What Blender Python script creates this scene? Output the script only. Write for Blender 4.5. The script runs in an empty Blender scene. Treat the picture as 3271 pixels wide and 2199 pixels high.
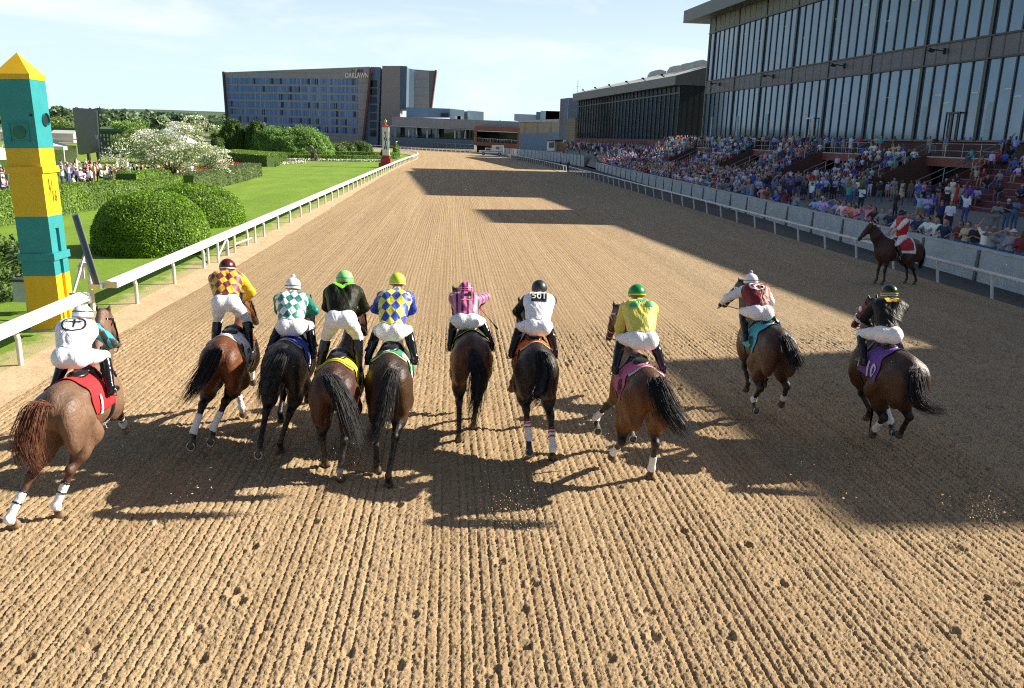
import bpy, math, random
import numpy as np
from mathutils import Vector, Matrix
from mathutils.bvhtree import BVHTree
DENOISE = False
R_ = random.Random(7)
NR = np.random.RandomState(11)
C = bpy.context.scene.collection
rad = math.radians

# ------------------------------------------------------------------ camera
CAM_H = 4.5
PITCH, ROLL, YAW = rad(13.9), 0.028, rad(4.3767)
F_ = Vector((0, math.cos(PITCH), -math.sin(PITCH)))
R0 = Vector((1, 0, 0)); U0 = R0.cross(F_)
Rv = R0 * math.cos(ROLL) + U0 * math.sin(ROLL)
Uv = -R0 * math.sin(ROLL) + U0 * math.cos(ROLL)
YM = Matrix.Rotation(-YAW, 3, 'Z')
Rv, Uv, Fv = YM @ Rv, YM @ Uv, YM @ F_
cd = bpy.data.cameras.new('camera'); cam = bpy.data.objects.new('camera', cd); C.objects.link(cam)
cam.matrix_world = Matrix(((Rv.x, Uv.x, -Fv.x, 0), (Rv.y, Uv.y, -Fv.y, 0), (Rv.z, Uv.z, -Fv.z, CAM_H), (0, 0, 0, 1)))
FPX = 2650.0
cd.sensor_fit = 'HORIZONTAL'; cd.sensor_width = 36.0; cd.lens = FPX / 3271 * 36.0
cd.clip_start = 0.1; cd.clip_end = 9000
bpy.context.scene.camera = cam

# ------------------------------------------------------------------ sun, sky, exposure
SUN_AZ, SUN_EL = rad(11.5), rad(30.0)          # azimuth from +X towards +Y (the track runs along +Y)
sun_dir = Vector((math.cos(SUN_AZ) * math.cos(SUN_EL), math.sin(SUN_AZ) * math.cos(SUN_EL), math.sin(SUN_EL)))
ld = bpy.data.lights.new('sun', 'SUN'); ld.energy = 5.0; ld.angle = rad(0.5); ld.color = (1.0, 0.92, 0.78)
lo = bpy.data.objects.new('sun', ld); C.objects.link(lo)
lo.rotation_euler = sun_dir.to_track_quat('Z', 'Y').to_euler(); lo.location = (60, 10, 60)
w = bpy.data.worlds.new('World'); bpy.context.scene.world = w; w.use_nodes = True
nt = w.node_tree; nt.nodes.clear()
wo = nt.nodes.new('ShaderNodeOutputWorld'); bg = nt.nodes.new('ShaderNodeBackground'); bg.inputs[1].default_value = 0.074
sky = nt.nodes.new('ShaderNodeTexSky'); sky.sky_type = 'NISHITA'; sky.sun_disc = False
sky.sun_elevation = SUN_EL; sky.sun_rotation = math.pi / 2 - SUN_AZ; sky.dust_density = 1.6; sky.air_density = 1.0; sky.ozone_density = 1.0
def wn(t, **k):
    x = nt.nodes.new('ShaderNode' + t)
    for a_, b_ in k.items(): setattr(x, a_, b_)
    return x
def wmix(f, a_, b_):
    x = wn('Mix', data_type='RGBA')
    for v, i in ((f, 0), (a_, 6), (b_, 7)):
        if isinstance(v, (int, float)): x.inputs[i].default_value = v
        elif isinstance(v, tuple): x.inputs[i].default_value = (*v, 1)
        else: nt.links.new(v, x.inputs[i])
    return x.outputs[2]
tc = wn('TexCoord'); sp = wn('SeparateXYZ'); nt.links.new(tc.outputs['Generated'], sp.inputs[0])
hz = wn('ValToRGB'); e_ = hz.color_ramp.elements; e_[0].position = 0.0; e_[0].color = (1, 1, 1, 1); e_[1].position = .42; e_[1].color = (0, 0, 0, 1)
for p_, v_ in ((.10, .85), (.19, .48), (.28, .15)): q_ = e_.new(p_); q_.color = (v_, v_, v_, 1)
nt.links.new(sp.outputs[2], hz.inputs[0])
mp = wn('Mapping'); mp.inputs['Scale'].default_value = (1.0, 1.0, 4.0); mp.inputs['Location'].default_value = (.4, .2, 0); nt.links.new(tc.outputs['Generated'], mp.inputs[0])
nz = wn('TexNoise'); nz.inputs['Scale'].default_value = 3.1; nz.inputs['Detail'].default_value = 9; nz.inputs['Roughness'].default_value = 0.62; nz.inputs['Distortion'].default_value = 0.5; nt.links.new(mp.outputs[0], nz.inputs[0])
cr = wn('ValToRGB'); cr.color_ramp.elements[0].position = 0.50; cr.color_ramp.elements[1].position = 0.72; cr.color_ramp.elements[1].color = (.8, .8, .8, 1); nt.links.new(nz.outputs[0], cr.inputs[0])
fade = wn('ValToRGB'); e_ = fade.color_ramp.elements; e_[0].position = .0; e_[0].color = (1, 1, 1, 1); e_[1].position = .6; e_[1].color = (.12, .12, .12, 1); nt.links.new(sp.outputs[2], fade.inputs[0])
cf = wn('Math', operation='MULTIPLY'); nt.links.new(cr.outputs[0], cf.inputs[0]); nt.links.new(fade.outputs[0], cf.inputs[1])
dk = wn('Mix', data_type='RGBA', blend_type='MULTIPLY'); dk.inputs[0].default_value = 1.0; dk.inputs[7].default_value = (.72, .72, .75, 1); nt.links.new(sky.outputs[0], dk.inputs[6])
az_ = wn('ValToRGB'); e_ = az_.color_ramp.elements; e_[0].position = .15; e_[0].color = (.50, .52, .56, 1); e_[1].position = .75; e_[1].color = (1, 1, 1, 1)
am = wn('Math', operation='MULTIPLY_ADD'); am.inputs[1].default_value = .5; am.inputs[2].default_value = .5; nt.links.new(sp.outputs[1], am.inputs[0]); nt.links.new(am.outputs[0], az_.inputs[0])
hc_ = wn('Mix', data_type='RGBA', blend_type='MULTIPLY'); hc_.inputs[0].default_value = 1.0; hc_.inputs[7].default_value = (5.2, 6.5, 7.5, 1); nt.links.new(az_.outputs[0], hc_.inputs[6])
c1 = wmix(hz.outputs[0], dk.outputs[2], hc_.outputs[2]); c2 = wmix(cf.outputs[0], c1, (6.9, 7.1, 7.2))
nt.links.new(c2, bg.inputs[0]); nt.links.new(bg.outputs[0], wo.inputs[0])
vs = bpy.context.scene.view_settings
vs.view_transform = 'Standard'; vs.look = 'None'; vs.exposure = 1.12; vs.gamma = 1.0; vs.use_curve_mapping = False
bpy.context.scene.cycles.max_bounces = 6
bpy.context.scene.cycles.use_denoising = DENOISE
bpy.context.scene.cycles.filter_width = 1.15
bpy.context.scene.cycles.volume_bounces = 0

# ------------------------------------------------------------------ survey helpers: where a sight line meets a level or a distance
def sight(px, py):
    return Fv + Rv * ((px - 1635.5) / FPX) - Uv * ((py - 1099.5) / FPX)
def G(px, py, z=0.0):
    d = sight(px, py); t = (z - CAM_H) / d.z
    return Vector((0, 0, CAM_H)) + d * t
def PY(px, py, Y):
    d = sight(px, py); return Vector((0, 0, CAM_H)) + d * (Y / d.y)

# ------------------------------------------------------------------ object helpers
def tag(o, label=None, cat=None, group=None, kind=None):
    if label: o['label'] = label
    if cat: o['category'] = cat
    if group: o['group'] = group
    if kind: o['kind'] = kind
    return o
def empty(name, loc=(0, 0, 0), rz=0.0, parent=None):
    o = bpy.data.objects.new(name, None); C.objects.link(o); o.location = loc; o.rotation_euler = (0, 0, rz)
    o.empty_display_size = 0.2
    if parent: o.parent = parent
    return o
def link(name, me, parent=None, loc=None, rz=None):
    o = bpy.data.objects.new(name, me); C.objects.link(o)
    if parent is not None: o.parent = parent
    if loc is not None: o.location = loc
    if rz is not None: o.rotation_euler = (0, 0, rz)
    return o
def np_mesh(name, V, Q, mats=(), midx=None, smooth=True, col=None):
    """mesh from arrays; Q is (m,4) or (m,3)"""
    me = bpy.data.meshes.new(name); V = np.asarray(V, np.float32); Q = np.asarray(Q, np.int32)
    k = Q.shape[1]
    me.vertices.add(len(V)); me.vertices.foreach_set('co', V.ravel())
    me.loops.add(Q.size); me.loops.foreach_set('vertex_index', Q.ravel())
    me.polygons.add(len(Q)); me.polygons.foreach_set('loop_start', np.arange(0, Q.size, k, dtype=np.int32))
    me.polygons.foreach_set('loop_total', np.full(len(Q), k, np.int32))
    if smooth: me.polygons.foreach_set('use_smooth', np.ones(len(Q), bool))
    for m in mats: me.materials.append(m)
    if midx is not None: me.polygons.foreach_set('material_index', np.asarray(midx, np.int32))
    me.update(calc_edges=True)
    if col is not None:
        a = me.color_attributes.new('Col', 'FLOAT_COLOR', 'POINT')
        c4 = np.ones((len(V), 4), np.float32); c4[:, :3] = col; a.data.foreach_set('color', c4.ravel())
    return me
class MB:
    """collects boxes, bars and plates, links them as one mesh"""
    def __init__(s): s.v = []; s.f = []; s.m = []; s.sm = []
    def add(s, vs, fs, mi=0, sm=False):
        b = len(s.v); s.v += [tuple(v) for v in vs]; s.f += [tuple(b + i for i in f) for f in fs]; s.m += [mi] * len(fs); s.sm += [sm] * len(fs); return s
    def hexa(s, p, mi=0):      # 8 corners: bottom 4 ccw, top 4 ccw
        return s.add(p, [(3, 2, 1, 0), (4, 5, 6, 7), (0, 1, 5, 4), (1, 2, 6, 5), (2, 3, 7, 6), (3, 0, 4, 7)], mi)
    def box(s, x0, x1, y0, y1, z0, z1, mi=0):
        return s.hexa([(x0, y0, z0), (x1, y0, z0), (x1, y1, z0), (x0, y1, z0), (x0, y0, z1), (x1, y0, z1), (x1, y1, z1), (x0, y1, z1)], mi)
    def obox(s, c, sz, rz=0, mi=0, rx=0, ry=0):
        M = Matrix.Translation(c) @ Matrix.Rotation(rz, 4, 'Z') @ Matrix.Rotation(ry, 4, 'Y') @ Matrix.Rotation(rx, 4, 'X')
        a, b, d = sz[0] / 2, sz[1] / 2, sz[2] / 2
        return s.hexa([M @ Vector(q) for q in [(-a, -b, -d), (a, -b, -d), (a, b, -d), (-a, b, -d), (-a, -b, d), (a, -b, d), (a, b, d), (-a, b, d)]], mi)
    def bar(s, p0, p1, w, h=None, mi=0, up=(0, 0, 1)):
        p0 = Vector(p0); p1 = Vector(p1); h = h or w; d = (p1 - p0).normalized(); u = Vector(up)
        if abs(d.dot(u)) > .98: u = Vector((0, 1, 0))
        r = d.cross(u).normalized(); u = r.cross(d)
        q = [a + r * (i * w / 2) + u * (j * h / 2) for a in (p0, p1) for i, j in ((-1, -1), (1, -1), (1, 1), (-1, 1))]
        return s.hexa(q, mi)
    def tube(s, p0, p1, r0, r1=None, n=10, mi=0, cap=True):
        p0 = Vector(p0); p1 = Vector(p1); r1 = r0 if r1 is None else r1; d = (p1 - p0).normalized()
        u = Vector((0, 0, 1)) if abs(d.z) < .95 else Vector((0, 1, 0)); r = d.cross(u).normalized(); u = r.cross(d)
        vs = []
        for p, rr in ((p0, r0), (p1, r1)):
            for i in range(n):
                a = 2 * math.pi * i / n; vs.append(p + r * (math.cos(a) * rr) + u * (math.sin(a) * rr))
        fs = [(i, (i + 1) % n, n + (i + 1) % n, n + i) for i in range(n)]
        s.add(vs, fs, mi, True)
        if cap: s.add(vs, [tuple(range(n - 1, -1, -1)), tuple(range(n, 2 * n))], mi)
        return s
    def path(s, pts, r, n=8, mi=0):
        for a, b in zip(pts[:-1], pts[1:]): s.tube(a, b, r if not callable(r) else r(a), None, n, mi)
        return s
    def sweep(s, prof, pts, mi=0, sm=False, up=(0, 0, 1)):
        """profile of (right, up) offsets swept along a polyline, closed and capped"""
        n = len(prof); vs = []
        P = [Vector(p) for p in pts]
        for i, p in enumerate(P):
            d = (P[min(i + 1, len(P) - 1)] - P[max(i - 1, 0)]).normalized(); u = Vector(up); r = d.cross(u).normalized(); u = r.cross(d)
            vs += [p + r * a + u * b for a, b in prof]
        fs = []
        for i in range(len(P) - 1):
            for j in range(n): fs.append((i * n + j, i * n + (j + 1) % n, (i + 1) * n + (j + 1) % n, (i + 1) * n + j))
        s.add(vs, fs, mi, sm); s.add(vs, [tuple(range(n - 1, -1, -1)), tuple((len(P) - 1) * n + j for j in range(n))], mi)
        return s
    def prism(s, poly, z0, z1, mi=0):
        n = len(poly); vs = [(x, y, z0) for x, y in poly] + [(x, y, z1) for x, y in poly]
        return s.add(vs, [tuple(range(n - 1, -1, -1)), tuple(range(n, 2 * n))] + [(i, (i + 1) % n, n + (i + 1) % n, n + i) for i in range(n)], mi)
    def sphere(s, c, r, nu=12, nv=8, mi=0, sc=(1, 1, 1)):
        vs = []; 
        for j in range(nv + 1):
            t = math.pi * j / nv
            for i in range(nu):
                a = 2 * math.pi * i / nu; vs.append((c[0] + r * sc[0] * math.sin(t) * math.cos(a), c[1] + r * sc[1] * math.sin(t) * math.sin(a), c[2] + r * sc[2] * math.cos(t)))
        fs = [(j * nu + i, (j + 1) * nu + i, (j + 1) * nu + (i + 1) % nu, j * nu + (i + 1) % nu) for j in range(nv) for i in range(nu)]
        return s.add(vs, fs, mi, True)
    def build(s, name, mats, parent=None, loc=None, rz=None):
        me = bpy.data.meshes.new(name); me.from_pydata(s.v, [], s.f)
        for m in (mats if isinstance(mats, (list, tuple)) else [mats]): me.materials.append(m)
        me.polygons.foreach_set('material_index', s.m); me.polygons.foreach_set('use_smooth', s.sm); me.update()
        return link(name, me, parent, loc, rz)

# ------------------------------------------------------------------ materials
class NT:
    def __init__(s, name):
        s.m = bpy.data.materials.new(name); s.m.use_nodes = True; s.t = s.m.node_tree; s.n = s.t.nodes; s.l = s.t.links
        s.b = s.n['Principled BSDF']; s.out = s.n['Material Output']
    def new(s, t, **k):
        x = s.n.new('ShaderNode' + t)
        for a, b in k.items():
            if a in x.inputs.keys() if isinstance(a, str) else False: x.inputs[a].default_value = b
            else: setattr(x, a, b)
        return x
    def lk(s, a, b): s.l.new(a, b)
    def pos(s, sc=(1, 1, 1), obj=True):
        t = s.new('TexCoord') if obj else s.new('NewGeometry'); m = s.new('Mapping'); m.inputs['Scale'].default_value = sc
        s.lk(t.outputs['Object' if obj else 'Position'], m.inputs[0]); return m.outputs[0]
    def noise(s, v, scale, detail=4, rough=.55, dist=0):
        x = s.new('TexNoise'); x.inputs['Scale'].default_value = scale; x.inputs['Detail'].default_value = detail; x.inputs['Roughness'].default_value = rough; x.inputs['Distortion'].default_value = dist
        if v is not None: s.lk(v, x.inputs['Vector'])
        return x.outputs[0]
    def ramp(s, f, stops):
        x = s.new('ValToRGB'); e = x.color_ramp.elements
        while len(e) < len(stops): e.new(.5)
        for i, (p, c) in enumerate(stops):
            e[i].position = p; e[i].color = (*c, 1) if not isinstance(c, (int, float)) else (c, c, c, 1)
        s.lk(f, x.inputs[0]); return x.outputs[0]
    def mix(s, f, a, b, mode='MIX'):
        x = s.new('Mix'); x.data_type = 'RGBA'; x.blend_type = mode
        for v, i in ((f, 0), (a, 6), (b, 7)):
            if isinstance(v, (int, float)): x.inputs[i].default_value = v
            elif isinstance(v, tuple): x.inputs[i].default_value = (*v, 1)
            else: s.lk(v, x.inputs[i])
        return x.outputs[2]
    def math(s, op, a, b=None, c=None):
        x = s.new('Math'); x.operation = op
        for v, i in ((a, 0), (b, 1), (c, 2)):
            if v is None: continue
            if isinstance(v, (int, float)): x.inputs[i].default_value = v
            else: s.lk(v, x.inputs[i])
        return x.outputs[0]
    def sep(s, v):
        x = s.new('SeparateXYZ'); s.lk(v, x.inputs[0]); return x.outputs
    def bump(s, h, strength=.3, dist=.02, prev=None):
        x = s.new('Bump'); x.inputs['Strength'].default_value = strength; x.inputs['Distance'].default_value = dist; s.lk(h, x.inputs['Height'])
        if prev is not None: s.lk(prev, x.inputs['Normal'])
        s.lk(x.outputs[0], s.b.inputs['Normal']); return x.outputs[0]
    def color(s, c):
        if isinstance(c, tuple): s.b.inputs['Base Color'].default_value = (*c, 1)
        else: s.lk(c, s.b.inputs['Base Color'])
    def set(s, **k):
        for a, b in k.items(): s.b.inputs[a.replace('_', ' ')].default_value = b
        return s
def plain(name, col, rough=.6, var=.12, scale=3.0, metal=0.0, bump=0.0, bscale=40, spec=.5, coat=0.0, dirt=0.0):
    n = NT(name); v = n.pos()
    f = n.noise(v, scale, 5)
    lo_ = tuple(c * (1 - var) for c in col); hi_ = tuple(min(1, c * (1 + var)) for c in col)
    c = n.ramp(f, [(.3, lo_), (.7, hi_)])
    if dirt: c = n.mix(n.ramp(n.noise(v, scale * .4, 8, .7), [(.5, 0.0), (.75, dirt)]), c, tuple(x * .45 + .03 for x in col))
    n.color(c); n.set(Roughness=rough, Metallic=metal); n.b.inputs['Specular IOR Level'].default_value = spec
    n.b.inputs['Coat Weight'].default_value = coat
    if bump: n.bump(n.noise(v, bscale, 4), bump, .01)
    return n.m
M = {}
def S(r, g, b):   # picture value -> linear
    return tuple(((c / 255) / 12.92 if c / 255 <= .04045 else ((c / 255 + .055) / 1.055) ** 2.4) for c in (r, g, b))
M['white_paint'] = plain('white_paint', (.80, .80, .78), .35, .04, 2, spec=.5, dirt=.12)
M['rail_white'] = plain('rail_white', (.78, .79, .80), .3, .05, 1.2, dirt=.15)
M['post_white'] = plain('post_white', (.66, .62, .58), .45, .10, 4, dirt=.5)
M['rail_grey'] = plain('rail_grey', (.50, .55, .55), .4, .1, 2, dirt=.3)
M['teal'] = plain('teal_paint', (.022, .25, .27), .45, .08, 3, bump=.1, bscale=120, dirt=.15)
M['yellow'] = plain('yellow_paint', (.75, .45, .015), .4, .06, 3, bump=.1, bscale=120, dirt=.12)
M['red_paint'] = plain('red_paint', (.42, .02, .025), .4, .1)
M['black'] = plain('black_matt', (.012, .012, .014), .5, .2)
M['dark_text'] = plain('brown_lettering', (.18, .09, .01), .6, .1)
M['steel'] = plain('galvanised_steel', (.42, .44, .45), .35, .15, 5, metal=.7)
M['dark_steel'] = plain('dark_steel', (.05, .055, .06), .4, .2, 5, metal=.3)
M['mullion'] = plain('bronze_mullion', (.018, .017, .020), .4, .2, 2)
M['fascia'] = plain('grey_cladding', (.15, .15, .155), .5, .06, .6)
M['spandrel'] = plain('grey_purple_panel', (.17, .155, .175), .55, .10, .8)
M['brick'] = None
M['roofing'] = plain('pale_roofing', (.50, .49, .46), .6, .08, .6)
M['gold'] = plain('gold_leaf', (.75, .5, .12), .25, .1, metal=.9)
M['wood'] = plain('fence_wood', (.28, .16, .05), .7, .25, 1.5)
M['canvas'] = plain('white_canvas', (.82, .82, .80), .7, .05, 1, bump=.2, bscale=6)
M['umbrella'] = plain('white_umbrella_cloth', (.75, .76, .78), .7, .05)
M['asphalt'] = plain('asphalt', (.06, .06, .062), .9, .2, 2)
M['orange_wall'] = plain('orange_brown_cladding', (.33, .10, .05), .6, .08, .4)
M['blue_wall'] = plain('blue_cladding', (.12, .21, .34), .5, .06, .2)
M['blue_light'] = plain('light_blue_cladding', (.40, .54, .66), .5, .05, .2)
M['maroon_fin'] = plain('maroon_fin', (.12, .03, .03), .5, .06, .2)
M['rubber'] = plain('rubber', (.02, .02, .02), .8, .2)
M['bark'] = plain('bark', (.13, .10, .07), .9, .3, 6, bump=.6, bscale=20)
M['bronze'] = plain('bronze_statue', (.20, .18, .17), .5, .3, 8, metal=.2)
def brick_mat():
    n = NT('red_brown_brick'); v = n.pos()
    b = n.new('TexBrick'); b.inputs['Scale'].default_value = 4.2; b.inputs['Color1'].default_value = (.13, .055, .04, 1); b.inputs['Color2'].default_value = (.10, .04, .032, 1)
    b.inputs['Mortar'].default_value = (.13, .10, .09, 1); b.inputs['Mortar Size'].default_value = .012
    r = n.new('Mapping'); r.inputs['Rotation'].default_value = (0, math.pi / 2, math.pi / 2); n.lk(v, r.inputs[0]); n.lk(r.outputs[0], b.inputs[0])
    c = n.mix(n.ramp(n.noise(v, .8, 6), [(.3, .0), (.75, .5)]), b.outputs[0], (.07, .035, .03)); n.color(c); n.set(Roughness=.8); return n.m
M['brick'] = brick_mat()
M['step_red'] = plain('red_brown_step', (.17, .045, .045), .75, .25, 2.5, dirt=.5)
def concrete(name, col, streak=True):
    n = NT(name); v = n.pos()
    f = n.noise(v, 1.3, 9, .65); c = n.ramp(f, [(.25, tuple(x * .78 for x in col)), (.75, tuple(x * 1.12 for x in col))])
    if streak:
        v2 = n.pos((6, 6, .35)); c = n.mix(n.ramp(n.noise(v2, 2, 6, .7), [(.5, 0.), (.8, .35)]), c, tuple(x * .6 for x in col))
    n.color(c); n.set(Roughness=.85); n.bump(n.noise(v, 60, 5), .25, .01); return n.m
M['concrete'] = concrete('wall_concrete', (.50, .53, .54))
M['apron'] = concrete('apron_concrete', (.27, .25, .22), False)
M['pilaster'] = plain('dark_pilaster', (.12, .125, .13), .6, .15)
def striped(name, col, axis, scale, depth=.35):
    n = NT(name); v = n.pos(); x = n.sep(v)[axis]
    w_ = n.math('FRACT', n.math('MULTIPLY', x, scale)); s_ = n.ramp(w_, [(.0, depth), (.12, 1.), (.9, 1.), (1., depth)])
    c = n.mix(1.0, n.ramp(n.noise(v, .5, 6), [(.3, tuple(q * .9 for q in col)), (.7, tuple(q * 1.08 for q in col))]), s_, 'MULTIPLY'); n.color(c); n.set(Roughness=.55); return n.m
M['corrugated'] = striped('horizontal_ribbed_cladding', (.19, .16, .12), 2, 1.6)
M['hotel_grey'] = striped('hotel_panel_cladding', (.30, .30, .315), 2, .28, .8)
M['tan_panel'] = striped('tan_panel_wall', (.34, .28, .22), 1, .12, .6)
def glass(name, col, rough=.03, ior=1.6, metal=0.0, band=None):
    n = NT(name); v = n.pos()
    f = n.noise(v, .35, 4); c = n.ramp(f, [(.3, tuple(x * .85 for x in col)), (.7, tuple(x * 1.15 for x in col))]); n.color(c)
    n.set(Roughness=rough, IOR=ior, Metallic=metal); n.bump(n.noise(v, .4, 2), .015, .1); return n.m
M['glass_stand'] = glass('reflective_glazing', (.12, .19, .26), .08, 1.55, .4)
M['glass_dark'] = glass('dark_glazing', (.035, .055, .058), .05, 1.6, .15)
M['glass_terrace'] = glass('terrace_glazing', (.03, .045, .04), .06, 1.45)
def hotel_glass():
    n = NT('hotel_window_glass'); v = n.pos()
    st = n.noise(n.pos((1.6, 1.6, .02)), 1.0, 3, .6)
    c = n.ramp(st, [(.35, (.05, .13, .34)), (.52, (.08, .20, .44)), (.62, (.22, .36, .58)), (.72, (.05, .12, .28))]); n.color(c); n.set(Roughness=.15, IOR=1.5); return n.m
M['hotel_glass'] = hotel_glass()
M['hotel_frame'] = plain('hotel_blue_frame', (.18, .31, .52), .4, .05)
M['hotel_dark'] = glass('hotel_dark_pane', (.01, .016, .02), .08, 1.45)

# --- ground covers
def track_mat(near=True):
    n = NT('harrowed_track_sand'); g = n.new('NewGeometry'); P = g.outputs['Position']; X, Y, Z = n.sep(P)
    def mp(sc, off=(0, 0, 0)):
        m = n.new('Mapping'); m.inputs['Scale'].default_value = sc; m.inputs['Location'].default_value = off; n.lk(P, m.inputs[0]); return m.outputs[0]
    streak = n.noise(mp((7, .05, 1)), 1.0, 6, .65)          # harrow lines along the track
    broad = n.noise(mp((.9, .03, 1)), 1.0, 4)
    spots = n.noise(mp((1, 1, 1)), 2.2, 6, .6)
    fine = n.noise(mp((1, 1, 1)), 60, 5, .7)
    base = n.ramp(n.math('ADD', n.math('MULTIPLY', broad, .55), n.math('MULTIPLY', spots, .45)), [(.35, (.39, .275, .155)), (.5, (.46, .33, .19)), (.65, (.52, .38, .225))])
    base = n.mix(n.ramp(streak, [(.3, .35), (.55, 0.)]), base, (.24, .15, .078))
    base = n.mix(n.ramp(fine, [(.38, .6), (.52, 0.)]), base, (.20, .13, .07))  # dark specks paint the shade between clods into the sand colour
    # the outer half of the track is greyer and trodden by hooves instead of combed
    wob = n.math('MULTIPLY', n.noise(mp((.5, .06, 1)), 1.0, 3), 4.0)
    side = n.ramp(n.math('ADD', n.math('MULTIPLY', n.math('SUBTRACT', n.math('ADD', X, wob), 9.8), .22), .5), [(.3, 0.), (.7, 1.)])
    tread = n.noise(mp((1, .8, 1)), 3.6, 5, .62)
    base = n.mix(n.math('MULTIPLY', side, n.ramp(tread, [(.34, .5), (.46, 0.)])), base, (.24, .17, .10))
    base = n.mix(n.math('MULTIPLY', side, .30), base, (.42, .335, .225))
    n.color(base); n.set(Roughness=.95); n.b.inputs['Specular IOR Level'].default_value = .15
    # relief: combed furrows, clods, hoof prints
    wv = n.math('SINE', n.math('ADD', n.math('MULTIPLY', X, 2 * math.pi / .105), n.math('MULTIPLY', n.noise(mp((.6, .25, 1)), 1.0, 2), 5.0)))
    amp = n.ramp(n.noise(mp((2.2, .05, 1)), 1.0, 3), [(.35, .15), (.65, 1.)])
    fur = n.math('MULTIPLY', n.math('MULTIPLY', wv, amp), n.math('SUBTRACT', 1.0, n.math('MULTIPLY', side, .75)))
    grp = n.noise(mp((3.4, .04, 1)), 1.0, 5, .75)
    clod = n.noise(mp((1, .8, 1)), 19, 4, .75)
    vor = n.new('TexVoronoi'); vor.inputs['Scale'].default_value = 2.6; n.lk(mp((1, .8, 1)), vor.inputs['Vector'])
    pit = n.ramp(vor.outputs['Distance'], [(.06, 0.), (.2, 1.)])
    far = n.ramp(n.math('MULTIPLY', Y, .01), [(.155, 0.), (.2, 1.)]) if near else None
    h = n.math('ADD', n.math('MULTIPLY', fur, .007), n.math('MULTIPLY', clod, .055))
    h = n.math('ADD', h, n.math('MULTIPLY', grp, .06))
    h = n.math('ADD', h, n.math('MULTIPLY', n.math('MULTIPLY', side, pit), .03))
    h = n.math('ADD', h, n.math('MULTIPLY', n.math('MULTIPLY', side, tread), .08))
    x = n.new('Bump'); x.inputs['Distance'].default_value = 1.0; n.lk(h, x.inputs['Height'])
    n.lk(n.math('ADD', n.math('MULTIPLY', far, .70), .26), x.inputs['Strength'])
    y = n.new('Bump'); y.inputs['Distance'].default_value = 1.0; y.inputs['Strength'].default_value = .8
    n.lk(n.math('MULTIPLY', n.noise(mp((1, 1, 1)), 85, 4, .78), .020), y.inputs['Height']); n.lk(x.outputs[0], y.inputs['Normal'])
    n.lk(y.outputs[0], n.b.inputs['Normal']); return n.m
M['track'] = track_mat()
def sand_mat():
    n = NT('smooth_rail_sand'); v = n.pos()
    c = n.ramp(n.noise(v, 1.6, 8, .65), [(.3, (.42, .30, .175)), (.55, (.52, .385, .235)), (.75, (.57, .43, .27))])
    c = n.mix(n.ramp(n.noise(v, 25, 4, .7), [(.35, .4), (.5, 0.)]), c, (.30, .21, .12)); n.color(c); n.set(Roughness=.95)
    n.bump(n.math('ADD', n.noise(v, 9, 8, .7), n.math('MULTIPLY', n.noise(v, 2, 4), .8)), .55, .05); return n.m
M['sand'] = sand_mat()
def lawn_mat():
    n = NT('mown_lawn'); g = n.new('NewGeometry'); P = g.outputs['Position']; X, Y, Z = n.sep(P)
    def mp(sc):
        m = n.new('Mapping'); m.inputs['Scale'].default_value = sc; n.lk(P, m.inputs[0]); return m.outputs[0]
    f = n.math('ADD', n.math('MULTIPLY', n.noise(mp((1, .5, 1)), .35, 4), .6), n.math('MULTIPLY', n.noise(mp((1, 1, 1)), 2.4, 5, .6), .4))
    c = n.ramp(f, [(.33, (.155, .25, .024)), (.5, (.20, .31, .034)), (.68, (.26, .38, .05))])
    mow = n.ramp(n.noise(mp((.42, .03, 1)), 1.0, 2), [(.44, 0.), (.56, .28)]); c = n.mix(mow, c, (.13, .235, .02))
    c = n.mix(n.ramp(n.noise(mp((1, 1, 1)), .9, 6, .7), [(.58, 0.), (.75, .35)]), c, (.30, .34, .10))
    c = n.mix(n.ramp(n.noise(mp((1, 1, 1)), 42, 3, .7), [(.35, .5), (.6, 0.)]), c, (.07, .15, .015))
    # thin and sandy beside the rail
    e = n.math('ADD', n.math('MULTIPLY', n.math('ADD', X, 9.25), 1.1), n.math('MULTIPLY', n.math('SUBTRACT', n.noise(mp((1, .7, 1)), 2.2, 6, .65), .5), 2.6))
    c = n.mix(n.math('MULTIPLY', n.ramp(e, [(.2, 0.), (.7, .85)]), n.ramp(n.math('MULTIPLY', Y, .01), [(.3, 1.), (1.2, .45)])), c, (.44, .37, .20))
    n.color(c); n.set(Roughness=.9); n.b.inputs['Specular IOR Level'].default_value = .2
    n.bump(n.noise(mp((1, 1, 1)), 55, 3, .7), .6, .03); return n.m
M['lawn'] = lawn_mat()
def far_ground():
    n = NT('distant_ground'); v = n.pos(obj=False)
    c = n.ramp(n.noise(v, .02, 6), [(.35, (.10, .14, .04)), (.5, (.16, .18, .06)), (.62, (.2, .17, .11))]); n.color(c); n.set(Roughness=.95); return n.m
M['far'] = far_ground()
M['mulch'] = plain('dark_mulch', (.075, .068, .055), .95, .4, 6, bump=.6, bscale=30)
M['soil'] = plain('flower_bed_soil', (.10, .045, .03), .95, .4, 6, bump=.6, bscale=30)

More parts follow.
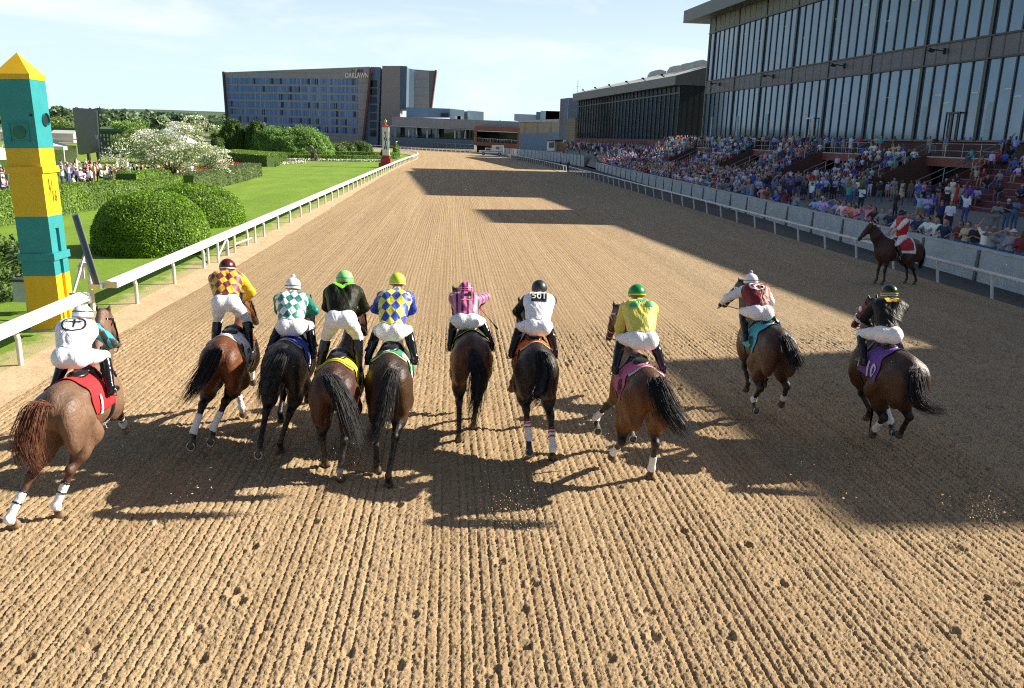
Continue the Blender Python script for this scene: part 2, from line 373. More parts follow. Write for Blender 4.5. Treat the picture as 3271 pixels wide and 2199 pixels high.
# --- foliage: each leaf carries its own tint
def leaf_mat(name, stops, rough=.5, trans=.25):
    n = NT(name); a = n.new('Attribute'); a.attribute_name = 'Col'
    r = n.sep(a.outputs['Color'])[0]
    n.color(n.ramp(r, stops)); n.set(Roughness=rough); n.b.inputs['Specular IOR Level'].default_value = .35
    if trans:
        t = n.new('BsdfTranslucent'); n.lk(n.ramp(r, [(p, tuple(x * 1.5 for x in c)) for p, c in stops]), t.inputs[0])
        ms = n.new('MixShader'); ms.inputs[0].default_value = trans; n.lk(n.b.outputs[0], ms.inputs[1]); n.lk(t.outputs[0], ms.inputs[2]); n.lk(ms.outputs[0], n.out.inputs[0])
    return n.m
M['leaf_box'] = leaf_mat('boxwood_leaves', [(.0, (.055, .12, .008)), (.5, (.13, .25, .015)), (1., (.25, .42, .03))])
M['leaf_hedge'] = leaf_mat('hedge_leaves', [(.0, (.07, .14, .015)), (.5, (.14, .24, .026)), (1., (.25, .37, .05))])
M['leaf_dark'] = leaf_mat('dark_shrub_leaves', [(.0, (.03, .065, .012)), (.5, (.065, .12, .02)), (1., (.13, .20, .04))])
M['leaf_grey'] = leaf_mat('grey_green_leaves', [(.0, (.07, .10, .03)), (.5, (.12, .16, .06)), (1., (.2, .25, .11))])
M['leaf_mid'] = leaf_mat('fresh_green_leaves', [(.0, (.09, .18, .04)), (.5, (.17, .31, .06)), (1., (.28, .45, .11))])
M['leaf_far'] = leaf_mat('woodland_leaves', [(.0, (.07, .115, .065)), (.5, (.11, .17, .085)), (1., (.17, .245, .11))])
M['leaf_spring'] = leaf_mat('spring_leaves', [(.0, (.08, .14, .03)), (.5, (.14, .22, .05)), (1., (.25, .33, .10))])
M['blossom'] = leaf_mat('white_blossom', [(.0, (.14, .20, .06)), (.44, (.26, .32, .12)), (.50, (.56, .58, .44)), (1., (.80, .80, .70))], .6, .2)
M['flower_white'] = leaf_mat('white_flowers', [(.0, (.10, .16, .04)), (.3, (.12, .2, .05)), (.34, (.75, .74, .68)), (1., (.85, .84, .8))], .6, .1)
M['flower_red'] = leaf_mat('red_flowers', [(.0, (.08, .13, .04)), (.35, (.10, .14, .04)), (.4, (.5, .02, .03)), (1., (.62, .04, .05))], .6, .1)
M['shrub_core'] = plain('twigs_and_inner_leaves', (.07, .12, .025), .9, .3, 6)

# --- animals and people
def coat_mat(name, rough=.36):
    n = NT(name); a = n.new('Attribute'); a.attribute_name = 'Col'; v = n.pos(); col = a.outputs['Color']
    c = n.mix(n.ramp(n.noise(v, 3.2, 5, .6), [(.35, .28), (.55, 0.)]), col, (.014, .009, .007))
    c = n.mix(1.0, c, n.ramp(n.noise(v, 7, 6, .65), [(.3, (.86, .85, .84)), (.7, (1.12, 1.09, 1.06))]), 'MULTIPLY')
    P = n.sep(v)[2]; dust = n.math('MULTIPLY', n.ramp(n.math('MULTIPLY', P, 1.0), [(.15, .5), (.6, .0)]), n.ramp(n.noise(v, 16, 5, .7), [(.45, 0.), (.7, 1.)]))
    c = n.mix(dust, c, (.26, .18, .11))
    n.color(c); n.lk(n.ramp(n.noise(v, 5, 5, .7), [(.3, .36), (.7, .56)]), n.b.inputs['Roughness']); n.b.inputs['Specular IOR Level'].default_value = .42
    h1 = n.noise(n.pos((1, .8, 1)), 4.2, 3, .5, .6); h2 = n.noise(n.pos((30, 8, 30)), 6, 3); vn = n.noise(n.pos((2.5, 2.5, 1)), 5, 2, .5, 2.5)
    n.bump(n.math('ADD', n.math('ADD', n.math('MULTIPLY', h1, .030), n.math('MULTIPLY', h2, .0035)), n.math('MULTIPLY', vn, .011)), .9, 1.0); return n.m
M['coat'] = coat_mat('horse_coat', .42)
def hair_mat(name, c0, c1):
    n = NT(name); v = n.pos(); n.color(n.ramp(n.noise(v, 14, 3), [(.3, c0), (.7, c1)])); n.set(Roughness=.6); n.b.inputs['Specular IOR Level'].default_value = .3; return n.m
M['hair_black'] = hair_mat('black_horse_hair', (.006, .006, .007), (.02, .02, .024))
M['hair_grey'] = hair_mat('dark_grey_horse_hair', (.012, .012, .014), (.06, .058, .06))
M['hair_chestnut'] = hair_mat('chestnut_horse_hair', (.06, .02, .010), (.20, .065, .025))
def cloth(name, col, rough=.75, var=.06, fold=.35):
    n = NT(name); v = n.pos(); n.color(n.ramp(n.noise(v, 5, 4), [(.3, tuple(x * (1 - var) for x in col)), (.7, tuple(min(1, x * (1 + var)) for x in col))]))
    n.set(Roughness=rough); n.b.inputs['Specular IOR Level'].default_value = .15 if max(col) < .05 else .4; n.bump(n.math('ADD', n.noise(n.pos((1, 1, .6)), 11, 3, .6, .8), n.math('MULTIPLY', n.noise(n.pos((1.6, .7, .9)), 5, 3, .6, 1.5), 1.4)), min(1, fold * 1.6), .022); return n.m
M['breeches'] = cloth('white_breeches', (.78, .78, .80), .6)
M['boot'] = plain('polished_black_boot', (.008, .008, .009), .15, .2)
M['glove'] = plain('black_glove', (.015, .015, .016), .5, .2)
M['skin'] = plain('skin', (.45, .24, .16), .55, .08)
M['leather'] = plain('black_leather', (.012, .011, .011), .35, .3)
M['bandage'] = cloth('white_bandage', (.78, .78, .76), .7)
M['hoof'] = plain('horse_hoof', (.13, .11, .09), .5, .3)
M['shoe'] = plain('aluminium_horseshoe', (.55, .55, .55), .3, .1, metal=.8)
def attr_mat(name, prop, rough=.8, fold=.2):
    n = NT(name); a = n.new('Attribute'); a.attribute_type = 'OBJECT'; a.attribute_name = prop
    n.color(a.outputs['Color']); n.set(Roughness=rough)
    if fold: n.bump(n.noise(n.pos(), 14, 2), fold, .02)
    return n.m
PM = [attr_mat('spectator_' + k, k, r, f) for k, r, f in (('skin', .6, 0), ('shirt', .8, .3), ('trousers', .8, .3), ('hair', .6, 0), ('shoes', .6, 0))]
n_ = NT('crowd_clothes'); a_ = n_.new('Attribute'); a_.attribute_name = 'Col'; n_.color(a_.outputs['Color']); n_.set(Roughness=.8); M['crowd'] = n_.m
# ------------------------------------------------------------------ bodies: blended tapered limbs turned into one continuous skin
class Body:
    def __init__(s, k=.05): s.p = []; s.k = k
    def cone(s, a, b, ra, rb, tag_=0, k=None, sx=1.0, flat=None):
        s.p.append(('c', np.array(a, float), np.array(b, float), ra, rb, tag_, s.k if k is None else k, sx, flat)); return s
    def chain(s, pts, rs, tag_=0, k=None, sx=1.0):
        for i in range(len(pts) - 1): s.cone(pts[i], pts[i + 1], rs[i], rs[i + 1], tag_, k, sx)
        return s
    def ell(s, c, r, tag_=0, k=None, rot=None):
        Rm = np.eye(3) if rot is None else np.array(Matrix.Rotation(rot[1], 3, rot[0]))
        s.p.append(('e', np.array(c, float), np.array(r, float), Rm, 0, tag_, s.k if k is None else k, 1, None)); return s
    def mesh(s, vox, smooth=1):
        lo = np.full(3, 9e9); hi = -lo; bb = []
        for q in s.p:
            if q[0] == 'c':
                r = max(q[3], q[4]) * max(1, q[7]); l = np.minimum(q[1], q[2]) - r; h = np.maximum(q[1], q[2]) + r
            else: r = np.max(q[2]); l = q[1] - r; h = q[1] + r
            bb.append((l, h)); lo = np.minimum(lo, l); hi = np.maximum(hi, h)
        lo -= 3 * vox; hi += 3 * vox; N = np.ceil((hi - lo) / vox).astype(int) + 1
        ax = [lo[i] + vox * np.arange(N[i]) for i in range(3)]
        f = np.full(N, .4, np.float32); best = np.full(N, 9., np.float32); tg = np.zeros(N, np.int16)
        for q, (l, h) in zip(s.p, bb):
            mrg = q[6] + 3 * vox
            i0 = np.maximum(((l - mrg - lo) / vox).astype(int), 0); i1 = np.minimum(((h + mrg - lo) / vox).astype(int) + 2, N)
            sl = tuple(slice(i0[i], i1[i]) for i in range(3))
            gx, gy, gz = np.meshgrid(ax[0][sl[0]], ax[1][sl[1]], ax[2][sl[2]], indexing='ij', sparse=True)
            if q[0] == 'c':
                a, b, ra, rb, _, k, sx, _ = q[1:]
                d = b - a; L = max(d @ d, 1e-9)
                t = np.clip(((gx - a[0]) * d[0] + (gy - a[1]) * d[1] + (gz - a[2]) * d[2]) / L, 0, 1)
                v = np.sqrt(((gx - a[0] - t * d[0]) / sx) ** 2 + (gy - a[1] - t * d[1]) ** 2 + (gz - a[2] - t * d[2]) ** 2) - (ra + (rb - ra) * t)
                if sx < 1: v = v * sx
            else:
                c, r, Rm = q[1:4]; k = q[6]
                x = (gx - c[0]), (gy - c[1]), (gz - c[2])
                u = [x[0] * Rm[0][j] + x[1] * Rm[1][j] + x[2] * Rm[2][j] for j in range(3)]
                k0 = np.sqrt((u[0] / r[0]) ** 2 + (u[1] / r[1]) ** 2 + (u[2] / r[2]) ** 2); k1 = np.sqrt((u[0] / r[0] ** 2) ** 2 + (u[1] / r[1] ** 2) ** 2 + (u[2] / r[2] ** 2) ** 2)
                v = k0 * (k0 - 1) / np.maximum(k1, 1e-6)
            v = v.astype(np.float32); F = f[sl]
            hh = np.clip(.5 + .5 * (F - v) / k, 0, 1); f[sl] = F * (1 - hh) + v * hh - k * hh * (1 - hh)
            B = best[sl]; mk = v < B; tg[sl] = np.where(mk, q[5], tg[sl]); best[sl] = np.where(mk, v, B)
        V, Q = surface_nets(f, lo, vox)
        V = relax(V, Q, smooth)
        idx = np.clip(np.round((V - lo) / vox).astype(int), 0, N - 1); T = tg[idx[:, 0], idx[:, 1], idx[:, 2]]
        return V, Q, T
def surface_nets(f, lo, vox):
    ins = f < 0
    c = np.zeros(np.array(f.shape) - 1, np.int8)
    for i in (0, 1):
        for j in (0, 1):
            for k in (0, 1): c += ins[i:ins.shape[0] - 1 + i, j:ins.shape[1] - 1 + j, k:ins.shape[2] - 1 + k]
    act = (c > 0) & (c < 8); I = np.argwhere(act); n = len(I)
    idm = np.full(c.shape, -1, np.int32); idm[act] = np.arange(n)
    P = np.zeros((n, 3)); W_ = np.zeros(n); cn = [(i, j, k) for i in (0, 1) for j in (0, 1) for k in (0, 1)]
    for a in range(8):
        for b in range(a + 1, 8):
            ca, cb = np.array(cn[a]), np.array(cn[b])
            if np.abs(ca - cb).sum() != 1: continue
            fa = f[tuple((I + ca).T)]; fb = f[tuple((I + cb).T)]; m = (fa < 0) != (fb < 0)
            t = np.where(m, fa / np.where(m, fa - fb, 1), 0); P += np.where(m[:, None], ca + t[:, None] * (cb - ca), 0); W_ += m
    V = (I + P / W_[:, None]) * vox + lo
    Q = []
    for ax_ in range(3):
        o = [0, 0, 0]; o[ax_] = 1; s0 = tuple(slice(0, f.shape[d] - o[d]) for d in range(3)); s1 = tuple(slice(o[d], f.shape[d]) for d in range(3))
        A, Bn = ins[s0], ins[s1]; m = A != Bn
        b, c2 = (ax_ + 1) % 3, (ax_ + 2) % 3
        E_ = np.argwhere(m); E_ = E_[(E_[:, b] > 0) & (E_[:, c2] > 0)]
        E_ = E_[(E_[:, b] < idm.shape[b]) & (E_[:, c2] < idm.shape[c2]) & (E_[:, ax_] < idm.shape[ax_])]
        db = np.zeros(3, int); db[b] = 1; dc = np.zeros(3, int); dc[c2] = 1
        q = np.stack([idm[tuple((E_ - db - dc).T)], idm[tuple((E_ - dc).T)], idm[tuple(E_.T)], idm[tuple((E_ - db).T)]], 1)
        flip = ~A[tuple(E_.T)]; q[flip] = q[flip][:, ::-1]; Q.append(q)
    Q = np.concatenate(Q); Q = Q[(Q >= 0).all(1)]
    return V, Q
def edges(Q):
    e = np.concatenate([Q[:, [0, 1]], Q[:, [1, 2]], Q[:, [2, 3]], Q[:, [3, 0]]]); return e
def relax(V, Q, it, lam=.5):
    e = edges(Q); deg = np.bincount(e.ravel(), minlength=len(V))[:, None]
    for _ in range(it):
        s = np.zeros_like(V)
        for d in range(V.shape[1]): s[:, d] = np.bincount(e[:, 0], V[e[:, 1], d], len(V)) + np.bincount(e[:, 1], V[e[:, 0], d], len(V))
        V = V * (1 - lam) + lam * s / np.maximum(deg, 1)
    return V
def relax_attr(A, Q, it):
    return relax(A, Q, it, .5)
def normals(V, Q):
    n = np.cross(V[Q[:, 2]] - V[Q[:, 0]], V[Q[:, 3]] - V[Q[:, 1]]); N = np.zeros_like(V)
    for j in range(4):
        for d in range(3): N[:, d] += np.bincount(Q[:, j], n[:, d], len(V))
    return N / np.maximum(np.linalg.norm(N, axis=1), 1e-9)[:, None]
def subset(V, Q, mask):
    q = Q[mask]; u, inv = np.unique(q, return_inverse=True); return u, inv.reshape(q.shape)
def shell(name, V, Q, N, mask, off, mat, parent, it=2, ruffle=0.0):
    """a garment: the skin faces under it, lifted off the body"""
    u, q = subset(V, Q, mask)
    if len(q) == 0: return None
    P = V[u] + N[u] * off
    if ruffle:
        w = P[:, 0] * 9 + P[:, 2] * 5; q_ = P[:, 1] * 8 - P[:, 2] * 7; P = P + N[u] * (ruffle * (np.abs(vnoise(w * 1.3 + 40, q_ * 1.3 + 90, 3) - .5) * 1.6 + .6 * vnoise(w * 3 + 7, q_ * 2.4 + 3, 5)))[:, None]
    if it: # smooth only the free border
        e = edges(q); es = np.sort(e, 1); _, cnt_i, cnt = np.unique(es[:, 0].astype(np.int64) * 10000000 + es[:, 1], return_index=True, return_counts=True)
        be = es[cnt_i[cnt == 1]]; bd = np.unique(be)
        for _ in range(it * 3):
            s = np.zeros((len(P), 3)); k = np.zeros(len(P))
            for a, b in ((0, 1), (1, 0)):
                np.add.at(s, be[:, a], P[be[:, b]]); np.add.at(k, be[:, a], 1)
            P[bd] = P[bd] * .5 + .5 * s[bd] / np.maximum(k[bd], 1)[:, None]
    # thickness: an inner copy and a rim
    e = np.concatenate([q[:, [0, 1]], q[:, [1, 2]], q[:, [2, 3]], q[:, [3, 0]]]); key = e[:, 0].astype(np.int64) * 10000000 + e[:, 1]; rk = e[:, 1].astype(np.int64) * 10000000 + e[:, 0]
    bd = e[~np.isin(key, rk)]; n = len(P); Pi = V[u] + N[u] * (off * .2)
    rim = np.stack([bd[:, 1], bd[:, 0], bd[:, 0] + n, bd[:, 1] + n], 1)
    me = np_mesh(name, np.concatenate([P, Pi]), np.concatenate([q, rim]), [mat]); return link(name, me, parent)
def vnoise(x, y, seed=0):
    """smooth value noise on arrays"""
    xi = np.floor(x).astype(np.int64); yi = np.floor(y).astype(np.int64); fx = x - xi; fy = y - yi; fx = fx * fx * (3 - 2 * fx); fy = fy * fy * (3 - 2 * fy)
    def h(a, b):
        v = (a * 374761393 + b * 668265263 + seed * 974711) & 0xffffffff; v = ((v ^ (v >> 13)) * 1274126177) & 0xffffffff; return ((v ^ (v >> 16)) & 0xffff) / 65535.
    return (h(xi, yi) * (1 - fx) + h(xi + 1, yi) * fx) * (1 - fy) + (h(xi, yi + 1) * (1 - fx) + h(xi + 1, yi + 1) * fx) * fy
_tc = {}
def text_mesh(txt, size=1.0, bold=0.0, shear=0.0):
    key = (txt, bold, shear)
    if key not in _tc:
        c = bpy.data.curves.new('lettering', 'FONT'); c.body = txt; c.size = 1; c.offset = bold; c.shear = shear; c.align_x = 'CENTER'; c.align_y = 'CENTER'; c.resolution_u = 3
        o = bpy.data.objects.new('lettering', c); C.objects.link(o); dg = bpy.context.evaluated_depsgraph_get(); dg.update()
        me = o.evaluated_get(dg).to_mesh(); _tc[key] = ([tuple(v.co) for v in me.vertices], [tuple(p.vertices) for p in me.polygons])
        bpy.data.objects.remove(o); bpy.data.curves.remove(c)
    v, f = _tc[key]; return [(x * size, y * size) for x, y, z in v], f
def text_on_plane(name, txt, size, origin, u, v, mat, parent=None, bold=.02, depth=.01, shear=0, aspect=1.0):
    """letters cut from a plate, standing a little proud of a flat wall; u reads left to right, v is up"""
    P, f = text_mesh(txt, size, bold, shear); u = Vector(u).normalized(); v = Vector(v).normalized(); n = u.cross(v)
    o = Vector(origin); vs = [o + u * (x * aspect) + v * y + n * depth for x, y in P] + [o + u * (x * aspect) + v * y for x, y in P]; k = len(P)
    ed = {}
    for q in f:
        for a, b in zip(q, q[1:] + q[:1]): ed[(a, b)] = 1
    rim = [(b, a, a + k, b + k) for a, b in ed if (b, a) not in ed]
    me = bpy.data.meshes.new(name); me.from_pydata(vs, [], list(f) + rim); me.materials.append(mat); me.update()
    return link(name, me, parent)
def decal(name, flat, bvh, o, u, v, mat, parent, lift=.006, aspect=1.0):
    """a flat pattern (verts2d, faces) pressed onto a curved body"""
    P, f = flat; u = Vector(u).normalized(); v = Vector(v).normalized(); n = u.cross(v); o = Vector(o); vs = []
    for x, y in P:
        p = o + u * (x * aspect) + v * y + n * .5; h = bvh.ray_cast(p, -n)
        vs.append((h[0] + h[1] * lift) if h[0] is not None else (o + u * x * aspect + v * y))
    me = bpy.data.meshes.new(name); me.from_pydata(vs, [], f); me.materials.append(mat); me.update(); return link(name, me, parent)
def subdiv2d(flat, n):
    """split each face of a flat pattern into small triangles so that it can bend"""
    P = list(flat[0]); T = []
    for q in flat[1]:
        for i in range(1, len(q) - 1): T.append((q[0], q[i], q[i + 1]))
    for _ in range(n):
        mid = {}; T2 = []
        def m(a, b):
            k = (min(a, b), max(a, b))
            if k not in mid: mid[k] = len(P); P.append(((P[a][0] + P[b][0]) / 2, (P[a][1] + P[b][1]) / 2))
            return mid[k]
        for a, b, c in T:
            d, e, f = m(a, b), m(b, c), m(c, a); T2 += [(a, d, f), (d, b, e), (f, e, c), (d, e, f)]
        T = T2
    return P, T
def ring2d(rx, ry, t, n=28):
    P = [(math.cos(2 * math.pi * i / n) * (rx + s), math.sin(2 * math.pi * i / n) * (ry + s)) for s in (0, t) for i in range(n)]
    return P, [(i, n + i, n + (i + 1) % n, (i + 1) % n) for i in range(n)]
def rect2d(x0, x1, y0, y1): return [(x0, y0), (x1, y0), (x1, y1), (x0, y1)], [(0, 1, 2, 3)]
def join2d(*fl):
    P = []; F = []
    for p, f in fl: b = len(P); P += list(p); F += [tuple(b + i for i in q) for q in f]
    return P, F
def shift2d(fl, dx, dy, s=1.0): return [(x * s + dx, y * s + dy) for x, y in fl[0]], fl[1]
def wrap(name, bvh, y0, y1, th0, th1, zc, off, mats, parent, nu=26, nv=30, xc=0.0, mfn=None, skew=0.0, hemdrop=None, thick=.008):
    """a cloth laid over the barrel: rays from outside towards the body's axis"""
    vs = []; 
    for j in range(nv + 1):
        th = th0 + (th1 - th0) * j / nv
        for i in range(nu + 1):
            s = i / nu; y = y0 + (y1 - y0) * s + skew * abs(th)
            d = Vector((math.sin(th), 0, math.cos(th))); p = Vector((xc, y, zc)) + d * 1.2; h = bvh.ray_cast(p, -d)
            q = h[0] if h[0] is not None else Vector((xc, y, zc)) + d * .3
            vs.append(q + d * off)
    n = len(vs); W1 = nu + 1; fs = []; mi = []
    for j in range(nv):
        for i in range(nu):
            fs.append((j * W1 + i, j * W1 + i + 1, (j + 1) * W1 + i + 1, (j + 1) * W1 + i)); mi.append(mfn((i + .5) / nu, (j + .5) / nv) if mfn else 0)
    cen = Vector((xc, 0, zc)); vs2 = [Vector((v.x + (cen.x - v.x) * .0, v.y, v.z)) - (Vector((v.x - cen.x, 0, v.z - cen.z)).normalized() * thick) for v in vs]
    rim = []
    for i in range(nu): rim += [(i + 1, i, i + n, i + 1 + n), (nv * W1 + i, nv * W1 + i + 1, nv * W1 + i + 1 + n, nv * W1 + i + n)]
    for j in range(nv): rim += [(j * W1, (j + 1) * W1, (j + 1) * W1 + n, j * W1 + n), ((j + 1) * W1 + nu, j * W1 + nu, j * W1 + nu + n, (j + 1) * W1 + nu + n)]
    me = bpy.data.meshes.new(name); me.from_pydata(vs + vs2, [], fs + rim)
    for m in mats: me.materials.append(m)
    me.polygons.foreach_set('material_index', mi + [0] * len(rim)); me.polygons.foreach_set('use_smooth', [True] * (len(fs) + len(rim))); me.update()
    return link(name, me, parent)
def strands(name, roots, curve_fn, mat, parent, n=150, r0=.006, seg=7, seed=1, rfn=None):
    """hair: many thin tapered locks following a leading curve"""
    rr = random.Random(seed); V = []; Q = []
    for i in range(n):
        pts, rad_ = curve_fn(rr, i)
        P = np.array(pts, float); k = len(P)
        T_ = np.gradient(P, axis=0); T_ /= np.maximum(np.linalg.norm(T_, axis=1), 1e-6)[:, None]
        up = np.array([.3, .2, .9]); A = np.cross(T_, up); A /= np.maximum(np.linalg.norm(A, axis=1), 1e-6)[:, None]; B_ = np.cross(T_, A); b = len(V)
        for j in range(k):
            r = rad_ * (1 - (j / (k - 1)) ** 2 * .85)
            for a in range(3):
                an = 2.094 * a; V.append(P[j] + A[j] * math.cos(an) * r + B_[j] * math.sin(an) * r)
        for j in range(k - 1):
            for a in range(3): Q.append((b + j * 3 + a, b + j * 3 + (a + 1) % 3, b + (j + 1) * 3 + (a + 1) % 3, b + (j + 1) * 3 + a))
    me = np_mesh(name, np.array(V), np.array(Q), [mat]); return link(name, me, parent)
def interp(P, t):
    P = np.asarray(P, float); x = np.clip(t, 0, 1) * (len(P) - 1); i = np.minimum(np.floor(x).astype(int), len(P) - 2); f = x - i
    p0 = P[np.maximum(i - 1, 0)]; p1 = P[i]; p2 = P[i + 1]; p3 = P[np.minimum(i + 2, len(P) - 1)]
    f = f[..., None] if np.ndim(f) else f
    return .5 * ((2 * p1) + (-p0 + p2) * f + (2 * p0 - 5 * p1 + 4 * p2 - p3) * f * f + (-p0 + 3 * p1 - 3 * p2 + p3) * f ** 3)
# ------------------------------------------------------------------ ground
def sheet(name, poly, z, mat, label=None):
    me = bpy.data.meshes.new(name); me.from_pydata([(x, y, z if not callable(z) else z(x, y)) for x, y in poly], [], [tuple(range(len(poly)))]); me.materials.append(mat); me.update()
    o = link(name, me); o['kind'] = 'structure'; return o
def strip(name, a, b, za, zb, mat, n=1):
    vs = []; fs = []
    for i, (p, q) in enumerate(zip(a, b)):
        for j in range(n + 1):
            t = j / n; vs.append((p[0] + (q[0] - p[0]) * t, p[1] + (q[1] - p[1]) * t, za + (zb - za) * t))
    for i in range(len(a) - 1):
        for j in range(n):
            k = i * (n + 1) + j; fs.append((k, k + 1, k + n + 2, k + n + 1))
    me = bpy.data.meshes.new(name); me.from_pydata(vs, [], fs); me.materials.append(mat); me.update()
    o = link(name, me); o['kind'] = 'structure'; return o
sheet('ground', [(-5000, -300), (5000, -300), (5000, 6000), (-5000, 6000)], -.30, M['far'])
INN = [(-8.2, -25), (-8.2, 60), (-8.1, 100), (-8.0, 124), (-7.8, 145), (-7.3, 164), (-7.3, 180), (-8.2, 196), (-10.2, 210), (-13.8, 222), (-19, 232), (-26, 240), (-36, 247), (-50, 254), (-75, 262)]
OUT = [(17.05, -25), (17.05, 60), (17.1, 100), (16.9, 127), (16.3, 150), (15.4, 174), (14.2, 198), (13.2, 214), (10.8, 230), (5.5, 247), (-3.5, 265), (-15, 289), (-28, 312), (-49, 345), (-85, 380)]
def resample(P, step=3.0):
    out = [P[0]]; acc = 0; P = [Vector(p) for p in P]; cur = P[0]; i = 1; left = step
    res = [P[0].copy()]
    while i < len(P):
        d = (P[i] - cur).length
        if d >= left: cur = cur + (P[i] - cur).normalized() * left; res.append(cur.copy()); left = step
        else: left -= d; cur = P[i]; i += 1
    return res
def lerp_path(P, n):
    P = [Vector(p) for p in P]; L = [0]
    for a, b in zip(P[:-1], P[1:]): L.append(L[-1] + (b - a).length)
    out = []
    for k in range(n + 1):
        s = L[-1] * k / n; j = max(i for i in range(len(L)) if L[i] <= s + 1e-9); j = min(j, len(P) - 2); out.append(P[j] + (P[j + 1] - P[j]) * ((s - L[j]) / (L[j + 1] - L[j])))
    return out
# near sheet of the track: real furrows, clods and hoof prints; the far sheet continues it
def track_near():
    ny, nx = 620, 1400
    Y = 4.9 * (22.0 / 4.9) ** (np.arange(ny) / (ny - 1.)); u = np.arange(nx) / (nx - 1.)
    xl = np.maximum(-.62 * Y - 2.2, -8.05); xr = np.minimum(.86 * Y + 3.2, 16.9)
    X = xl[:, None] + (xr - xl)[:, None] * u[None]; YY = np.repeat(Y[:, None], nx, 1)
    wob = (vnoise(X * .6, YY * .22, 3) - .5) * .05
    ph = (X + wob) / .108
    ridge = np.abs(((ph % 1) - .5) * 2)                       # sharp dark groove between rounded ridges
    amp = .20 + 1.05 * vnoise(np.floor(ph) * 7.31, YY * .10, 5) ** 1.2
    side = np.clip((X - 8.2 + (vnoise(X * .4, YY * .1, 8) - .5) * 4) / 3.0, 0, 1)
    amp *= (1 - .8 * side)
    z = -(.027 * amp) * np.clip((ridge - .58) / .42, 0, 1) ** 1.3
    z += .012 * (vnoise(np.floor(ph / 3) * 3.7, YY * .1, 6) - .5)
    for i, (s, a) in enumerate(((3.2, .010), (9, .006), (22, .009), (36, .010), (62, .014), (105, .017))):
        z += a * (vnoise(X * s, YY * s * .85, 20 + i) - .5)
    cl = np.abs(vnoise(X * 34 + YY * 12, YY * 40, 40) - .5) * 2; z -= .013 * np.clip(.35 - cl, 0, 1) / .35
    z += side * (.05 * (vnoise(X * 4.2, YY * 3.6, 50) - .5) + .025 * (vnoise(X * 9, YY * 8, 51) - .5))
    prints = [(1140, 1280), (1215, 1328), (1188, 1385), (530, 1350), (545, 1370), (575, 1245), (365, 1190), (715, 1190), (210, 1475), (445, 1435), (605, 1430), (690, 1475), (790, 1487), (1125, 1525), (1195, 1470), (905, 1515), (1490, 1450), (1475, 1395), (1555, 1210), (2190, 1250), (2240, 1360), (2170, 1437), (2310, 1330), (1660, 1450), (60, 1500), (1780, 1330), (1385, 1500), (320, 1300), (940, 1400), (455, 1500), (1700, 1240), (2090, 1480)]
    prints += [(33, 1203), (140, 1184), (640, 1034), (740, 1064), (778, 1098), (858, 1078), (888, 1110), (1046, 1007), (1078, 980), (1257, 1048), (1480, 1092), (1393, 1050), (555, 952), (1410, 1110), (905, 1150), (1275, 1090)]
    P = [G(x * 1.4027, y * 1.4027) for x, y in prints]
    rr = random.Random(5)
    P += [Vector((rr.uniform(7, 16.5), rr.uniform(7, 21), 0)) for _ in range(240)] + [Vector((rr.uniform(1.5, 9), rr.uniform(14, 21.5), 0)) for _ in range(70)]
    for p in P:
        iy = np.searchsorted(Y, [p.y - .3, p.y + .3]); 
        if iy[1] - iy[0] < 2: continue
        s_ = slice(iy[0], iy[1]); dx = (X[s_] - p.x) / .062; dy = (YY[s_] - p.y) / .075; d = np.sqrt(dx * dx + dy * dy)
        z[s_] += -.036 * np.clip(1.15 - d, 0, 1) ** .7 + .010 * np.exp(-((d - 1.35) / .3) ** 2)
    fade = np.clip((21.6 - YY) / 3.0, 0, 1); edge = np.clip(np.minimum(X - xl[:, None], xr[:, None] - X) / .4, 0, 1)
    z = (z + .004) * fade * edge
    V = np.stack([X, YY, z], -1).reshape(-1, 3); i = np.arange(ny - 1)[:, None] * nx + np.arange(nx - 1)[None]
    Q = np.stack([i, i + 1, i + nx + 1, i + nx], -1).reshape(-1, 4)
    # far and side sheets
    vs = []; fs = []
    a, b = lerp_path([p for p in INN if True], 160), lerp_path(OUT, 160)
    V2 = [(-8.2, -25, -.012), (17.05, -25, -.012), (17.05, 4.9, -.012), (-8.2, 4.9, -.012)]; Q2 = [(0, 1, 2, 3)]
    for j in list(range(0, ny, 15)) + [ny - 1]:
        k = len(V2); y = Y[j]; V2 += [(-8.2, y, -.004), (xl[j] + .02, y, -.004), (xr[j] - .02, y, -.004), (17.05, y, -.004)]
        if j: Q2 += [(k - 4, k - 3, k + 1, k), (k - 2, k - 1, k + 3, k + 2)]
    yy = 22.0; k = len(V2)
    y0s = list(np.linspace(Y[(ny - 1) // 10 * 10], 22.0, 2))
    Ia = [Vector((-8.2, 22.0))] + [Vector(p) for p in INN if p[1] > 30]; Oa = [Vector((17.05, 22.0))] + [Vector(p) for p in OUT if p[1] > 30]
    A, B_ = lerp_path(Ia, 120), lerp_path(Oa, 120)
    for q, r in zip(A, B_):
        for t in range(9): V2.append((q.x + (r.x - q.x) * t / 8, q.y + (r.y - q.y) * t / 8, 0.0))
    for i_ in range(120):
        for t in range(8): m = k + i_ * 9 + t; Q2.append((m, m + 1, m + 10, m + 9))
    n = len(V); V = np.concatenate([V, np.array(V2)]); Q = np.concatenate([Q, np.array(Q2) + n])
    me = np_mesh('track', V, Q, [M['track']]); o = link('track', me); o['kind'] = 'structure'
track_near()
